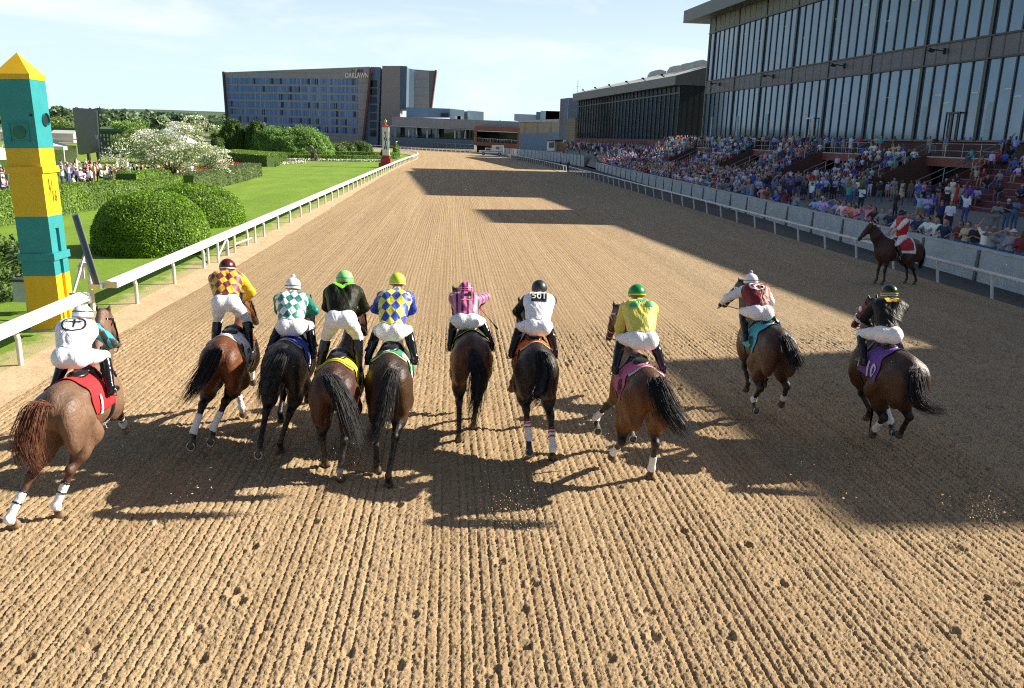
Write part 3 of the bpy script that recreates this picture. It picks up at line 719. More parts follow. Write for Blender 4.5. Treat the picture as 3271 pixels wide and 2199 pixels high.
# smooth sand beside the inner rail
rr = random.Random(2); A = resample(INN, 1.5); sa = []; sb = []
for i, p in enumerate(A):
    d = (A[min(i + 1, len(A) - 1)] - A[max(i - 1, 0)]).normalized(); nrm = Vector((d.y, -d.x)); ww = .85 - .5 * min(1, max(0, p.y - 35) / 60) + rr.uniform(-.06, .06)
    sa.append(p - nrm * .12); sb.append(p + nrm * max(ww, .3))
strip('sand_strip', sa, sb, .035, .012, M['sand'])
# infield lawn
A = resample(INN, 6.0); poly = [(p.x, p.y) for p in A if p.y < 262]
me_v = []; 
lawn_in = [(p[0] - .05, p[1]) for p in poly]; lawn_out = [(-95, y) for x, y in lawn_in]
strip('lawn', lawn_in, lawn_out, .03, .02, M['lawn'], n=6)
# strip between outer rail and wall, apron
def wallx(y): return 19.1 + .04 * (y - 30)
ys = list(range(-25, 200, 5))
strip('mulch_strip', [(17.0 if y < 127 else 17.0 - (y - 127) * .028, y) for y in ys], [(wallx(y) + .1, y) for y in ys], .0, -.05, M['mulch'])
strip('mulch_verge', [(17.0 - 70 * .028, 195), (13, 214), (10.8, 230), (5, 248), (-4, 266), (-15, 290), (-28, 313)], [(26, 195), (24, 214), (20, 240), (12, 262), (4, 280), (-8, 304), (-20, 326)], -.01, -.05, M['mulch'])
def facx(y): return 36 - (y - 134) * .0875
def apz(x, y):
    a, b = wallx(y), facx(y) - 9.0
    t = min(1, max(0, (x - a) / max(b - a, 1))); hi = .62 + max(0, min(1, (y - 110) / 40)) * 1.9
    return .20 + (hi - .1) * t
ax_ = []; 
vs = []; fs = []; ysa = list(range(-25, 236, 4)); n = 8
for y in ysa:
    a, b = wallx(y), facx(y) - (9.0 if y < 132 else .3)
    for j in range(n + 1): x = a + (b - a) * j / n; vs.append((x, y, apz(x, y)))
for i in range(len(ysa) - 1):
    for j in range(n): k = i * (n + 1) + j; fs.append((k, k + 1, k + n + 2, k + n + 1))
me = bpy.data.meshes.new('pavement'); me.from_pydata(vs, [], fs); me.materials.append(M['apron']); me.update(); o = link('pavement', me); o['kind'] = 'structure'
# far hills
def hills():
    for nm, x0, x1, y, h, zz in (('hills', -2600, 900, 2700, 56, 5), ('hill_ridge', -1900, -500, 2200, 26, 9)):
        N = 90; vs = []; fs = []
        for i in range(N + 1):
            x = x0 + (x1 - x0) * i / N; t = i / N
            hh = h * (math.sin(math.pi * t) ** .5) * (.72 + .5 * float(vnoise(np.array(x * .0022), np.array(3.1), zz))) 
            vs += [(x, y - 700, -1), (x, y - 260, hh * .45), (x, y, hh), (x, y + 600, -1)]
        for i in range(N):
            for j in range(3): k = i * 4 + j; fs.append((k, k + 4, k + 5, k + 1))
        me = bpy.data.meshes.new(nm); me.from_pydata(vs, [], fs); me.materials.append(M['hill']); me.polygons.foreach_set('use_smooth', [True] * len(fs)); me.update(); o = link(nm, me); o['kind'] = 'structure'
n_ = NT('wooded_hill'); v_ = n_.pos(obj=False); n_.color(n_.ramp(n_.noise(v_, .03, 6), [(.3, (.03, .06, .03)), (.7, (.07, .11, .05))])); n_.set(Roughness=1.); M['hill'] = n_.m
hills()

# ------------------------------------------------------------------ rails
def inner_rail():
    t = tag(empty('inner_rail', (-8.2, 20, 0)), 'long white running rail with gooseneck posts between the lawn and the sand', 'rail')
    t.location = (0, 0, 0)
    def sect(P, name):
        # slanted broad cover facing the track
        prof = [(-.22, .85), (.04, .97), (.10, .968), (.27, .87), (.285, .80), (.24, .79), (.07, .90), (-.20, .80)]
        m = MB(); m.sweep([(a, b) for a, b in prof], [(p.x, p.y, 0) for p in P]); m.build(name, M['rail_white'], t)
        m = MB(); m.sweep([(.02, .915), (.06, .935), (.06, .88), (.02, .87)], [(p.x, p.y, .0) for p in P]); m.build('rail_bracket', M['rail_grey'], t)
    full = resample(INN, 3.0)
    # the rail is cut at the gap gate near the sixteenth pole
    sect([Vector((-8.2, y)) for y in (-22, -6, 6, 14, 18.55)], 'rail_cover')
    rest = [Vector((-8.2, 20.1))] + [p for p in full if p.y > 21 and p.x > -60]
    sect(rest, 'rail_cover')
    me = None; y = 15.58 - 36
    def post(x, y, dx=0, dy=1):
        nonlocal me
        if me is None:
            m = MB(); m.tube((0, 0, -.05), (0, 0, .55), .05, n=10); m.tube((0, 0, .55), (-.04, 0, .72), .05, n=10, cap=False); m.tube((-.04, 0, .72), (.03, 0, .88), .048, n=10)
            o = m.build('post', M['post_white'], t); me = o.data
        else: o = link('post', me, t)
        o.location = (x, y, 0); o.rotation_euler = (0, 0, math.atan2(-dx, dy))
    k = 0
    while y < 24: post(-8.2, y if abs(y - 18.6) > .2 else 18.35); y += 3.03; k += 1
    L = resample([(-8.2, y)] + [q for q in INN if q[1] > y + 1], 3.03)
    for i in range(len(L)):
        if L[i].x < -50 or k > 96: break
        d = L[min(i + 1, len(L) - 1)] - L[max(0, i - 1)]; post(L[i].x, L[i].y, d.x, d.y); k += 1
    # old style double posts with a brace
    m = MB()
    for y in (29.0, 34.6):
        for dx, dy in ((-.12, .0), (.12, .35)): m.tube((-8.2 + dx, y + dy, 0), (-8.2 + dx, y + dy, .84), .045, n=8)
    m.tube((-8.1, 29.3, .2), (-8.25, 31.4, .72), .035, n=8); m.tube((-8.25, 32.2, .3), (-8.1, 34.4, .3), .035, n=8)
    m.tube((-8.3, 31.3, 0), (-8.3, 31.3, .8), .045, n=8); m.tube((-8.15, 31.9, 0), (-8.15, 31.9, .8), .045, n=8); m.build('brace', M['post_white'], t)
    # end plates at the gap
    m = MB(); m.obox((-8.15, 18.60, .88), (.42, .05, .14)); m.obox((-8.0, 18.55, .80), (.16, .16, .14)); m.build('end_plate', M['steel'], t); m = MB(); m.obox((-8.15, 20.07, .87), (.48, .06, .14)); m.obox((-8.35, 20.0, .85), (.25, .25, .10)); m.build('end_plate', M['steel'], t)
    return t
inner_rail()
def outer_rail():
    t = tag(empty('outer_rail', (0, 0, 0)), 'thin white tubular rail on slanted posts beside the concrete wall', 'rail')
    P = [p for p in resample(OUT, 3.0)]
    A = [p for p in P if p.y < 217]; B_ = [p for p in P if p.y > 246 and p.x > -84]
    for seg in (A, B_):
        m = MB(); m.sweep([(math.cos(a) * .06, .80 + math.sin(a) * .06) for a in [i * math.pi / 5 for i in range(10)]], [(p.x - .12, p.y, 0) for p in seg], sm=True); m.build('rail_tube', M['post_white'], t)
    me = None; y = 27.2 - 51; k = 0
    pts = []
    while y < 60: pts.append((17.05, y, 0, 1)); y += 3.03
    L = resample([(17.05, y)] + [q for q in OUT if q[1] > y + 1], 3.03)
    for i in range(len(L)):
        d = L[min(i + 1, len(L) - 1)] - L[max(0, i - 1)]
        if 217 < L[i].y < 246 or L[i].x < -84: continue
        pts.append((L[i].x, L[i].y, d.x, d.y))
    for x, y, dx, dy in pts[:99]:
        if me is None:
            m = MB(); m.tube((0.02, 0, -.06), (-.12, 0, .80), .05, n=8); o = m.build('post', M['post_white'], t); me = o.data
        else: o = link('post', me, t)
        o.location = (x, y, 0); o.rotation_euler = (0, 0, math.atan2(-dx, dy))
outer_rail()
def far_fence():
    t = tag(empty('chain_fence', (0, 0, 0)), 'tall thin wire fence standing behind the far turn in front of the low casino wing', 'fence')
    L = [G(x, y) for x, y in ((960, 455), (1100, 461), (1250, 468), (1400, 478), (1520, 487))]
    L = [Vector((p.x, p.y + 6, 0)) for p in L]
    P = lerp_path([(p.x, p.y) for p in L], 34)
    mesh = MB(); 
    for a, b in zip(P[:-1], P[1:]):
        mesh.bar((a.x, a.y, 2.25), (b.x, b.y, 2.25), .08); mesh.bar((a.x, a.y, 1.2), (b.x, b.y, 1.2), .05); mesh.bar((a.x, a.y, .2), (b.x, b.y, .2), .06)
    mesh.build('rail', M['rail_grey'], t)
    me = None
    for p in P:
        if me is None: m = MB(); m.tube((0, 0, -.3), (0, 0, 2.3), .06, n=6); o = m.build('post', M['steel'], t); me = o.data
        else: o = link('post', me, t)
        o.location = (p.x, p.y, 0)
    m = MB()
    for a, b in zip(P[:-1], P[1:]):
        for k in range(5): q = a.lerp(b, (k + .5) / 5); m.bar((q.x, q.y, .2), (q.x, q.y, 2.2), .035)
    m.build('wire_infill', M['dark_steel'], t)
far_fence()

# ------------------------------------------------------------------ concrete wall in front of the crowd
def wall():
    t = tag(empty('concrete_wall', (0, 0, 0)), 'low pale concrete wall with dark pilasters between the outer rail and the crowd', 'wall')
    ys = list(range(-22, 141, 6)); m = MB()
    for a, b in ((-22, 136),):
        m.sweep([(-.10, -.1), (.10, -.1), (.10, 1.08), (-.10, 1.08)], [(wallx(y), y, 0) for y in range(a, b + 1, 2)])
    m.build('wall_panel', M['concrete'], t)
    m = MB(); m.sweep([(-.14, 1.081), (.14, 1.081), (.14, 1.15), (-.14, 1.15)], [(wallx(y), y, 0) for y in range(-22, 137, 2)]); m.build('coping', M['concrete'], t)
    me = None; y = 24.6
    while y > -20: y -= 3.9
    while y < 135:
        if me is None: m = MB(); m.hexa([(-.19, -.07, -.1), (-.10, -.07, -.1), (-.10, .07, -.1), (-.19, .07, -.1), (-.135, -.07, 1.07), (-.10, -.07, 1.07), (-.10, .07, 1.07), (-.135, .07, 1.07)]); o = m.build('pilaster', M['pilaster'], t); me = o.data
        else: o = link('pilaster', me, t)
        o.location = (wallx(y), y, 0); y += 3.9
wall()
def wall2():
    t = tag(empty('barrier_wall', (0, 0, 0)), 'far stretch of pale panel barrier curving behind the white truck', 'wall')
    P = lerp_path([(23.6, 150), (22.6, 175), (21, 200), (17.2, 224), (13.8, 238)], 24); m = MB(); m.sweep([(-.08, -.1), (.08, -.1), (.08, 1.9), (-.08, 1.9)], [(p.x, p.y, 0) for p in P]); m.build('wall_panel', M['concrete'], t)
    me = None
    for p in P[::1]:
        if me is None: m = MB(); m.box(-.14, -.08, -.08, .08, -.1, 1.95); o = m.build('pilaster', M['pilaster'], t); me = o.data
        else: o = link('pilaster', me, t)
        o.location = (p.x, p.y, 0)
wall2()
# ------------------------------------------------------------------ grandstand (its face leans away from the track axis by five degrees)
def FP(y, off=0, z=0): return Vector((facx(y) + off, y, z))
def wallbox(m, y0, y1, o0, o1, z0, z1, mi=0):
    a = [FP(y0, o0), FP(y0, o1), FP(y1, o1), FP(y1, o0)]
    return m.hexa([(p.x, p.y, z0) for p in a] + [(p.x, p.y, z1) for p in a], mi)
def grandstand():
    t = tag(empty('grandstand', (0, 0, 0)), 'tall grandstand with leaning dark mullions, pale reflecting glass and a thick grey roof edge', 'grandstand')
    Y0, Y1 = 17.7, 125.2
    m = MB(); wallbox(m, -18, Y1, .5, 22, 0, 5.25); wallbox(m, -18, Y1, .42, .5, 3.0, 5.25); m.build('base_wall', M['brick'], t)
    m = MB(); wallbox(m, -18, Y1, .16, .5, 5.25, 5.4); m.build('sill', M['fascia'], t)
    for nm, z0, z1 in (('lower_glazing', 5.4, 11.62), ('upper_glazing', 13.42, 20.0)):
        m = MB(); wallbox(m, 76, Y1, .30, .42, z0, z1); wallbox(m, -18, 76, .30, .42, z0, min(z1, 19.2)); m.build(nm, M['glass_stand'], t)
    m = MB(); wallbox(m, -18, Y1, .22, .45, 11.7, 13.34); m.build('spandrel', M['spandrel'], t)
    m = MB(); wallbox(m, 76, Y1, .22, .45, 20.0, 22.0); m.build('upper_spandrel', plain('warm_grey_panel', (.20, .185, .16), .6, .08, .5), t)
    m = MB()
    for z in (11.66, 13.38): wallbox(m, -18, Y1, .10, .40, z - .07, z + .07)
    wallbox(m, 76, Y1, .10, .40, 19.93, 20.07)
    m.build('transom', M['mullion'], t)
    m = MB(); wallbox(m, 76, Y1 - .3, .6, 22, 5.3, 21.9); wallbox(m, -18, 76, .6, 22, 5.3, 19.2); m.build('core', M['glass_dark'], t)
    # end wall
    m = MB(); a = FP(Y1, .2); m.box(a.x, a.x + 22, Y1 - .3, Y1, 0, 22.0); m.build('end_wall', M['fascia'], t)
    # mullions every 1.62 m, a double one at every fifth; the hundred nearest the frame's bays are parts of their own
    base = 123.05; k = 0; mesh1 = mesh2 = None
    y = base + 1.62 * 1
    i = -1
    while y > -10:
        dbl = (i % 5 == 0); x = facx(y)
        if dbl:
            if mesh2 is None: m = MB(); m.box(.14, .29, -.20, .20, 0, 1); o = m.build('pillar', M['mullion'], t); mesh2 = o.data
            else: o = link('pillar', mesh2, t)
        else:
            if mesh1 is None: m = MB(); m.box(.21, .29, -.085, .085, 0, 1); o = m.build('mullion', M['mullion'], t); mesh1 = o.data
            else: o = link('mullion', mesh1, t)
        o.location = (x, y, 5.3); o.scale = (1, 1, 16.7 if y > 76 else 13.9); y -= 1.62; i += 1
    # roof slab and its upstands: the far half is higher
    m = MB(); wallbox(m, 75.5, 130.2, -2.0, 21, 22.0, 23.7); m.build('roof', M['fascia'], t)
    m = MB(); wallbox(m, 75.7, 121, 2.5, 18, 23.7, 26.9); wallbox(m, 121.2, 128, 8, 18, 23.7, 24.5); m.build('roof_plant', M['spandrel'], t)
    m = MB(); wallbox(m, -18, 75.4, -.8, 21, 19.2, 19.75); wallbox(m, 54.0, 62.5, .2, 16, 19.75, 24.2); wallbox(m, 17.4, 25.2, .2, 16, 19.75, 24.5); m.build('near_roof', M['fascia'], t)
    # floodlight brackets on the spandrel
    for y in (119.6, 103.2, 87.3, 71.6, 60.5, 48.0):
        m = MB(); p = FP(y, .1, 12.7); m.bar(p, p + Vector((-1.0, .1, .12)), .09); m.obox(p + Vector((-1.15, .1, .05)), (.5, .42, .22), ry=.3); m.bar(p + Vector((0, 0, -.25)), p + Vector((0, 0, .25)), .25, .1); m.build('floodlight', M['dark_steel'], t)
    # doors with white frames
    for y in (93.0, 69.2):
        p = FP(y, .12)
        f = MB()
        for dy in (-.95, 0, .95): f.bar((p.x - .05, p.y + dy, 5.3), (p.x - .05, p.y + dy, 7.6), .10)
        f.bar((p.x - .05, p.y - 1, 7.6), (p.x - .05, p.y + 1, 7.6), .14); d = f.build('door', M['white_paint'] if y > 80 else M['mullion'], t)
    # roller blinds seen through the glass as pale upright strips
    pb = plain('pale_blind', (.30, .42, .48), .5, .05)
    for y in (121.3, 112.6, 103.9, 80.9, 72.9, 64.8): m = MB(); wallbox(m, y, y + .75, .26, .29, 5.4, 8.3); m.build('window_blind', pb, t)
    cl = plain('lamp_glint_paint', (.8, .75, .6), .5)
    for y, z in ((118, 17.5), (112.3, 18.6), (107.5, 17.2), (101, 18.2), (96.5, 16.4), (90.2, 17.6), (84.5, 18.2), (80.4, 16.2), (76.5, 17.5), (71.4, 9.1), (70.2, 8.4), (66.9, 9.1), (63.2, 9.2), (62.1, 8.6), (86.2, 8.9), (79, 9.2)): m = MB(); wallbox(m, y, y + .8, .275, .295, z, z + .09); m.build('painted_lamp_glint', cl, t)  # pale plates on the panes imitate lamp reflections by colour
    return t
grandstand()
def low_stand():
    t = tag(empty('low_grandstand', (0, 0, 0)), 'lower dark glass grandstand with a sloping pale roof and rounded roof vents', 'grandstand')
    Y0, Y1 = 135.2, 205.5
    def zt(y): return 13.7 + (y - 135) / 70 * .9
    m = MB(); wallbox(m, Y0, Y1, .2, 20, 0, 4.9); wallbox(m, Y0, Y1, -.1, .2, 3.2, 4.9); m.build('base_wall', plain('rose_brick', (.20, .085, .075), .8, .12, .8), t)
    m = MB(); wallbox(m, Y0, Y1, .22, 19, 4.9, 13.9); m.build('glazing', M['glass_dark'], t)
    m = MB(); wallbox(m, Y0, Y1, .05, .24, 4.9, 5.05); wallbox(m, Y0, Y1, .05, .24, 12.2, 12.4); m.build('transom', M['mullion'], t)
    mm = None; y = Y0 + .3; i = 0
    while y < Y1:
        if mm is None: m = MB(); m.box(.08, .21, -.14, .14, 4.9, 13.9); o = m.build('mullion', M['mullion'], t); mm = o.data
        else: o = link('mullion', mm, t)
        o.location = (facx(y), y, 0); y += 2.28; i += 1
    # side facing the taller stand
    m = MB(); a = FP(Y0, 0)
    for k in range(8): m.box(a.x + .4 + k * .95, a.x + .6 + k * .95, Y0 - .15, Y0 + .05, 4.9, 13.4)
    m.build('side_mullion', M['mullion'], t)
    # fascia and shallow pitched roof
    m = MB(); a = [FP(Y0 - .5, -1.0), FP(Y0 - .5, 6.5), FP(Y1 + .5, 6.5), FP(Y1 + .5, -1.0)]
    m.hexa([(a[0].x, a[0].y, 13.45), (a[1].x, a[1].y, 13.45), (a[2].x, a[2].y, 13.6), (a[3].x, a[3].y, 13.6), (a[0].x, a[0].y, 14.75), (a[1].x, a[1].y, 16.9), (a[2].x, a[2].y, 16.9), (a[3].x, a[3].y, 15.25)]); m.build('fascia', M['fascia'], t)
    m = MB(); m.hexa([(a[0].x, a[0].y, 14.77), (a[1].x, a[1].y, 16.95), (a[2].x, a[2].y - 14, 16.95), (a[3].x, a[3].y, 15.28), (a[0].x, a[0].y, 14.84), (a[1].x, a[1].y, 17.03), (a[2].x, a[2].y - 14, 17.03), (a[3].x, a[3].y, 15.34)]); m.build('roof', M['roofing'], t)
    for y in (137.5, 147, 152.5, 158.5, 169):
        m = MB(); L = 4.2 if y in (137.5, 147, 169) else 2.6; x = facx(y) + 6.2
        prof = [(0, 16.2), (.0, 17.6), (.5, 18.3), (1.6, 18.5), (2.8, 18.2), (3.0, 16.2)]
        n = len(prof); vs = [(x + b, y + (a_ if 0 else 0), z) for b, z in prof] + [(x + b, y + L, z) for b, z in prof]
        m.add(vs, [tuple(range(n - 1, -1, -1)), tuple(range(n, 2 * n))] + [(i, (i + 1) % n, n + (i + 1) % n, n + i) for i in range(n)]); m.build('roof_vent', M['roofing'], t)
    m = MB()
    for y in (140, 150, 160, 172, 183, 194): p = FP(y, -1.0, 14.9 + (y - 135) * .006); m.bar(p, p + Vector((-.5, 0, .25)), .12); m.obox(p + Vector((-.5, 0, .35)), (.4, .4, .25))
    m.build('floodlight', M['dark_steel'], t)
    m = MB(); p = FP(205.4, 0); m.tube((p.x, p.y, 15), (p.x, p.y, 18.6), .06); m.bar((p.x - .5, p.y, 17), (p.x + .3, p.y, 17.1), .06); m.build('aerial', M['steel'], t)
    m = MB()
    for y in (150, 158, 171, 186): # banners on the brick
        wallbox(m, y, y + 5, -.14, -.11, 3.4, 4.7)
    m.build('wall_banner', plain('dark_red_banner', (.12, .015, .02), .6, .2, 1), t)
low_stand()

# ------------------------------------------------------------------ stepped seating between the tunnel openings
TIERS = [(-16, -2, 1), (8, 18, 1), (26, 35, 1), (43, 60.2, 1), (68.4, 77, 1), (85.3, 93.5, 1), (101.7, 112, 1), (120.2, 134.6, 1)]
ROWH, ROWD, NROW = .40, .76, 8
def row_z(k): return .95 + ROWH * k
def seating():
    for i, (a, b, _) in enumerate(TIERS):
        where = {3: 'beside the tunnel mouth with the orange slab, nearest steps in view', 4: 'behind the man in the teal shirt, between two tunnel mouths', 5: 'third section from the right, between two tunnels', 6: 'packed section in the middle of the stand', 7: 'farthest section, where the tall stand meets the lower one'}.get(i, 'beyond the right edge of the picture, section %s' % ['farthest back', 'second', 'third'][min(i, 2)])
        t = tag(empty('stepped_seating', FP((a + b) / 2, -5)), 'red brown stepped seating ' + where, 'stand seating', 'stepped seating sections')
        L = t.location
        m = MB()
        low = -3 if a < 60 and a > 40 else 0
        for k in range(low, NROW):
            o = -8.1 + k * ROWD
            m2 = (a + .02, b - .02)
            q = [FP(m2[0], o), FP(m2[0], -1.6), FP(m2[1], -1.6), FP(m2[1], o)]
            z0, z1 = (row_z(k) - ROWH - (.6 if k == low else 0), row_z(k))
            if k < 0: z0, z1 = row_z(-1) - .38 + (k + 1) * .16 - .1, row_z(-1) - .0 + (k + 1) * .17
            m.hexa([(p.x - L.x, p.y - L.y, z0) for p in q] + [(p.x - L.x, p.y - L.y, z1) for p in q])
        m.build('steps', M['step_red'], t)
        m = MB()
        for k in range(0, NROW):
            o = -8.1 + k * ROWD; p, q = FP(a + .1, o - .012), FP(b - .1, o - .012); m.bar((p.x - L.x, p.y - L.y, row_z(k) - .05), (q.x - L.x, q.y - L.y, row_z(k) - .05), .03, .07)
        m.build('nosing', plain('pale_nosing', (.26, .16, .15), .7, .2), t)
        for y in (a, b):
            m = MB(); p, q = FP(y, -8.1), FP(y, -1.9)
            m.hexa([(p.x - L.x, y - .1 - L.y, .2), (q.x - L.x, y - .1 - L.y, .2), (q.x - L.x, y + .1 - L.y, .2), (p.x - L.x, y + .1 - L.y, .2), (p.x - L.x, y - .1 - L.y, 1.35), (q.x - L.x, y - .1 - L.y, 4.35), (q.x - L.x, y + .1 - L.y, 4.35), (p.x - L.x, y + .1 - L.y, 1.35)])
            m.build('side_wall', M['brick'], t); m = MB()
            for dz in (.55, 1.0):
                p, q = FP(y, -8.3), FP(y, -1.9); m.tube((p.x - L.x, y - L.y, 1.25 + dz), (q.x - L.x, y - L.y, 4.3 + dz), .03, n=6)
            for f in (.02, .33, .66, .98):
                p = FP(y, -8.3 + 6.4 * f); m.tube((p.x - L.x, y - L.y, 1.2 + 3.05 * f), (p.x - L.x, y - L.y, 2.27 + 3.05 * f), .03, n=6)
            m.build('handrail', M['steel'], t)
seating()
def walkway():
    t = tag(empty('raised_walkway', (0, 0, 0)), 'raised concrete walkway with an orange edge slab and pipe railing under the glass', 'walkway')
    m = MB(); wallbox(m, -18, 134.9, -1.9, .5, 3.55, 3.97); m.build('deck', M['apron'], t)
    G_ = [(-2, 8), (18, 26), (35, 43), (60.2, 68.4), (77, 85.3), (93.5, 101.7), (112, 120.2)]
    orange = plain('rust_orange_beam', (.25, .07, .04), .65, .15, 1)
    for a, b in G_:
        m = MB(); wallbox(m, a + .05, b - .05, -2.25, -1.9, 3.25, 3.93); m.build('edge_beam', orange, t)
        m = MB(); wallbox(m, a + .05, b - .05, -2.3, -1.9, 3.93, 4.03); m.build('edge_cap', M['concrete'], t)
        m = MB(); wallbox(m, a, b, -1.0, -.8, .3, 3.55); m.build('tunnel_shade_sheet', M['black'], t)  # black sheet in each tunnel mouth stands for the shade inside
        m = MB()
        for z in (4.5, 5.05): p, q = FP(a, -2.1, z), FP(b, -2.1, z); m.tube(p, q, .028, n=6)
        n = 4
        for k in range(n + 1): y = a + (b - a) * k / n; m.tube(FP(y, -2.1, 3.98), FP(y, -2.1, 5.05), .028, n=6)
        m.build('railing', M['steel'], t)
    m = MB(); wallbox(m, -16, 134.9, -8.9, -1.0, .0, .62); m.build('plinth', M['apron'], t)
walkway()

# ------------------------------------------------------------------ far buildings, each placed at its own distance
def face_box(m, x0, x1, yt0, yt1, yb, Y0, Y1, depth, mi=0):
    """block whose front runs from sight line x0 at distance Y0 to x1 at Y1; yt = roof line, yb = foot"""
    a = PY(x0, yt0, Y0); b = PY(x1, yt1, Y1); z0 = -.3
    if yb is not None: z0 = min(PY(x0, yb, Y0).z, PY(x1, yb, Y1).z)
    d = Vector((b.x - a.x, b.y - a.y, 0)).normalized(); n = Vector((-d.y, d.x, 0)) * depth
    return m.hexa([(a.x, a.y, z0), (b.x, b.y, z0), (b.x + n.x, b.y + n.y, z0), (a.x + n.x, a.y + n.y, z0), (a.x, a.y, a.z), (b.x, b.y, b.z), (b.x + n.x, b.y + n.y, b.z), (a.x + n.x, a.y + n.y, a.z)], mi)
def hotel():
    t = tag(empty('hotel_building', (0, 0, 0)), 'long eight storey grey hotel with blue window bands and white lettering on top', 'hotel')
    YL, YR = 374.0, 360.0
    def Yx(x): return YL + (YR - YL) * (x - 715) / 465.0
    q = lambda x, y, o=0: PY(x, y, Yx(x) - o)
    m = MB(); a = q(722, 231); b = q(1182, 213.5); bb = q(1160, 440)
    bt = q(1182, 213.5); 
    def quadbox(pts, depth, m):
        n = len(pts); vs = pts + [p + Vector((0, depth, 0)) for p in pts]
        m.add(vs, [tuple(range(n)), tuple(range(2 * n - 1, n - 1, -1))] + [(i, n + i, n + (i + 1) % n, (i + 1) % n) for i in range(n)])
    quadbox([q(730, 470), q(1156, 470), q(1182, 213.5), q(718, 231.5)], 18, m); m.build('wall', M['hotel_grey'], t)
    m = MB(); quadbox([q(727, 470, 1), q(734, 470, 1), q(715, 229, 1), q(709, 229, 1)], 20, m); m.build('edge_fin', plain('dark_brown_fin', (.05, .03, .03), .5, .05), t)
    m = MB(); quadbox([q(1154, 470, 1.2), q(1160, 470, 1.2), q(1188, 216, 1.2), q(1182, 216, 1.2)], 19, m); m.build('red_fin', M['maroon_fin'], t)
    # seven rows of fifteen windows: first hundred as parts, the last few together
    k = 0; extra = MB()
    cols = [205, 268, 345, 422, 502, 584, 667, 750, 836, 920, 1006, 1092, 1180, 1268, 1352, 1430]
    for r in range(7):
        yl0, yr0 = 203 + r * 70.6, 214 + r * 75.6
        yl1, yr1 = yl0 + 52, yr0 + 54
        for c in range(15):
            if r == 6 and c < 3: continue
            xs = (cols[c] + (2 + r * 5 * (1 - c / 15)), cols[c + 1] + (2 + r * 5 * (1 - (c + 1) / 15)))
            p = []
            for x, ya, yb_ in ((xs[0], yl0, yl1), (xs[1], yl0, yl1)):
                f = (x - 205) / 1225; yt = yl0 + (yr0 - yl0) * f; ybm = yl1 + (yr1 - yl1) * f; X = 650 + x / 2.916
                p.append((X, 180 + yt / 2.916, 180 + ybm / 2.916))
            mm = MB() if k < 100 else extra
            g = [q(p[0][0] + .6, p[0][2], .25), q(p[1][0] - .6, p[1][2], .25), q(p[1][0] - .6, p[1][1], .25), q(p[0][0] + .6, p[0][1], .25)]
            quadbox(g, .2, mm)
            # dark opened curtain on some panes
            w_ = g[1] - g[0]; h_ = g[3] - g[0]; op = (R_.random() < (.85 if r >= 5 else .25)); s0 = R_.uniform(.35, .5)
            fr = [(0, .06, 0), (.94, 1, 0), (.47, .53, 0)]
            for u0, u1, _ in fr:
                e = [g[0] + w_ * u0, g[0] + w_ * u1, g[3] + w_ * u1, g[3] + w_ * u0]; e = [v + Vector((0, -.10, 0)) for v in e]; b0 = len(mm.v); mm.add(e, [(0, 1, 2, 3)], 1)
            if op:
                s1 = s0 + R_.uniform(.3, .4); e = [g[0] + w_ * s0, g[0] + w_ * s1, g[3] + w_ * s1, g[3] + w_ * s0]; e = [v + Vector((0, -.06, 0)) for v in e]; mm.add(e, [(0, 1, 2, 3)], 2)
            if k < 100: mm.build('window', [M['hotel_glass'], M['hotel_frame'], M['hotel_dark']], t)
            k += 1
    if extra.v: o = extra.build('window_rest', [M['hotel_glass'], M['hotel_frame'], M['hotel_dark']], t); o['kind'] = 'stuff'
    # blue stair strip, tall grey block, rear wing
    m = MB(); quadbox([q(1158, 470, -1), q(1206, 470, -1), q(1216, 215, -1), q(1184, 214, -1)], 14, m); m.build('stair_strip', M['blue_wall'], t)
    for r in range(7):
        y = 257 + r * 26.4; m = MB(); quadbox([q(1184 - r * .4, y + 21, -.7), q(1203 - r * .4, y + 21, -.7), q(1203.5 - r * .4, y, -.7), q(1184.5 - r * .4, y, -.7)], .3, m); m.build('stair_window', M['hotel_dark'], t)
    m = MB(); quadbox([q(1214, 470, 2), q(1276, 470, 2), q(1278, 211, 2), q(1221, 211, 2)], 20, m); m.build('lift_tower', plain('taupe_cladding', (.25, .23, .24), .6, .04, .3), t)
    m = MB(); quadbox([q(1276, 350, 1.9), q(1297, 350, 1.9), q(1300, 212, 1.9), q(1278, 211, 1.9)], 20, m); m.build('lift_tower_side', plain('shaded_blue_cladding', (.07, .11, .17), .5, .05), t)
    # rear wing, receding
    def wing(x0, x1, y00, y01, y10, y11, Ya, Yb, mat, nm, dz=0, d0=0):
        m = MB(); vs = [PY(x0, y01, Ya), PY(x1, y11, Yb), PY(x1 + dz, y10, Yb), PY(x0 + d0, y00, Ya)]; vs2 = [v + Vector((0, 12, 0)) for v in vs]
        m.add(vs + vs2, [(0, 1, 2, 3), (7, 6, 5, 4), (0, 4, 5, 1), (1, 5, 6, 2), (2, 6, 7, 3), (3, 7, 4, 0)]); m.build(nm, mat, t)
    wing(1298, 1322, 218, 345, 222, 345, 380, 380, M['blue_light'], 'rear_panel')
    wing(1321.5, 1371, 222, 345, 226, 345, 380.5, 380.5, M['hotel_grey'], 'rear_panel')
    wing(1370.5, 1374, 226, 345, 226, 345, 381, 381, plain('rear_shade_panel', (.16, .14, .13), .5, .05), 'rear_panel', dz=16)
    wing(1374, 1379, 224, 346, 224, 346, 380.8, 380.8, M['maroon_fin'], 'red_fin', dz=16, d0=16)
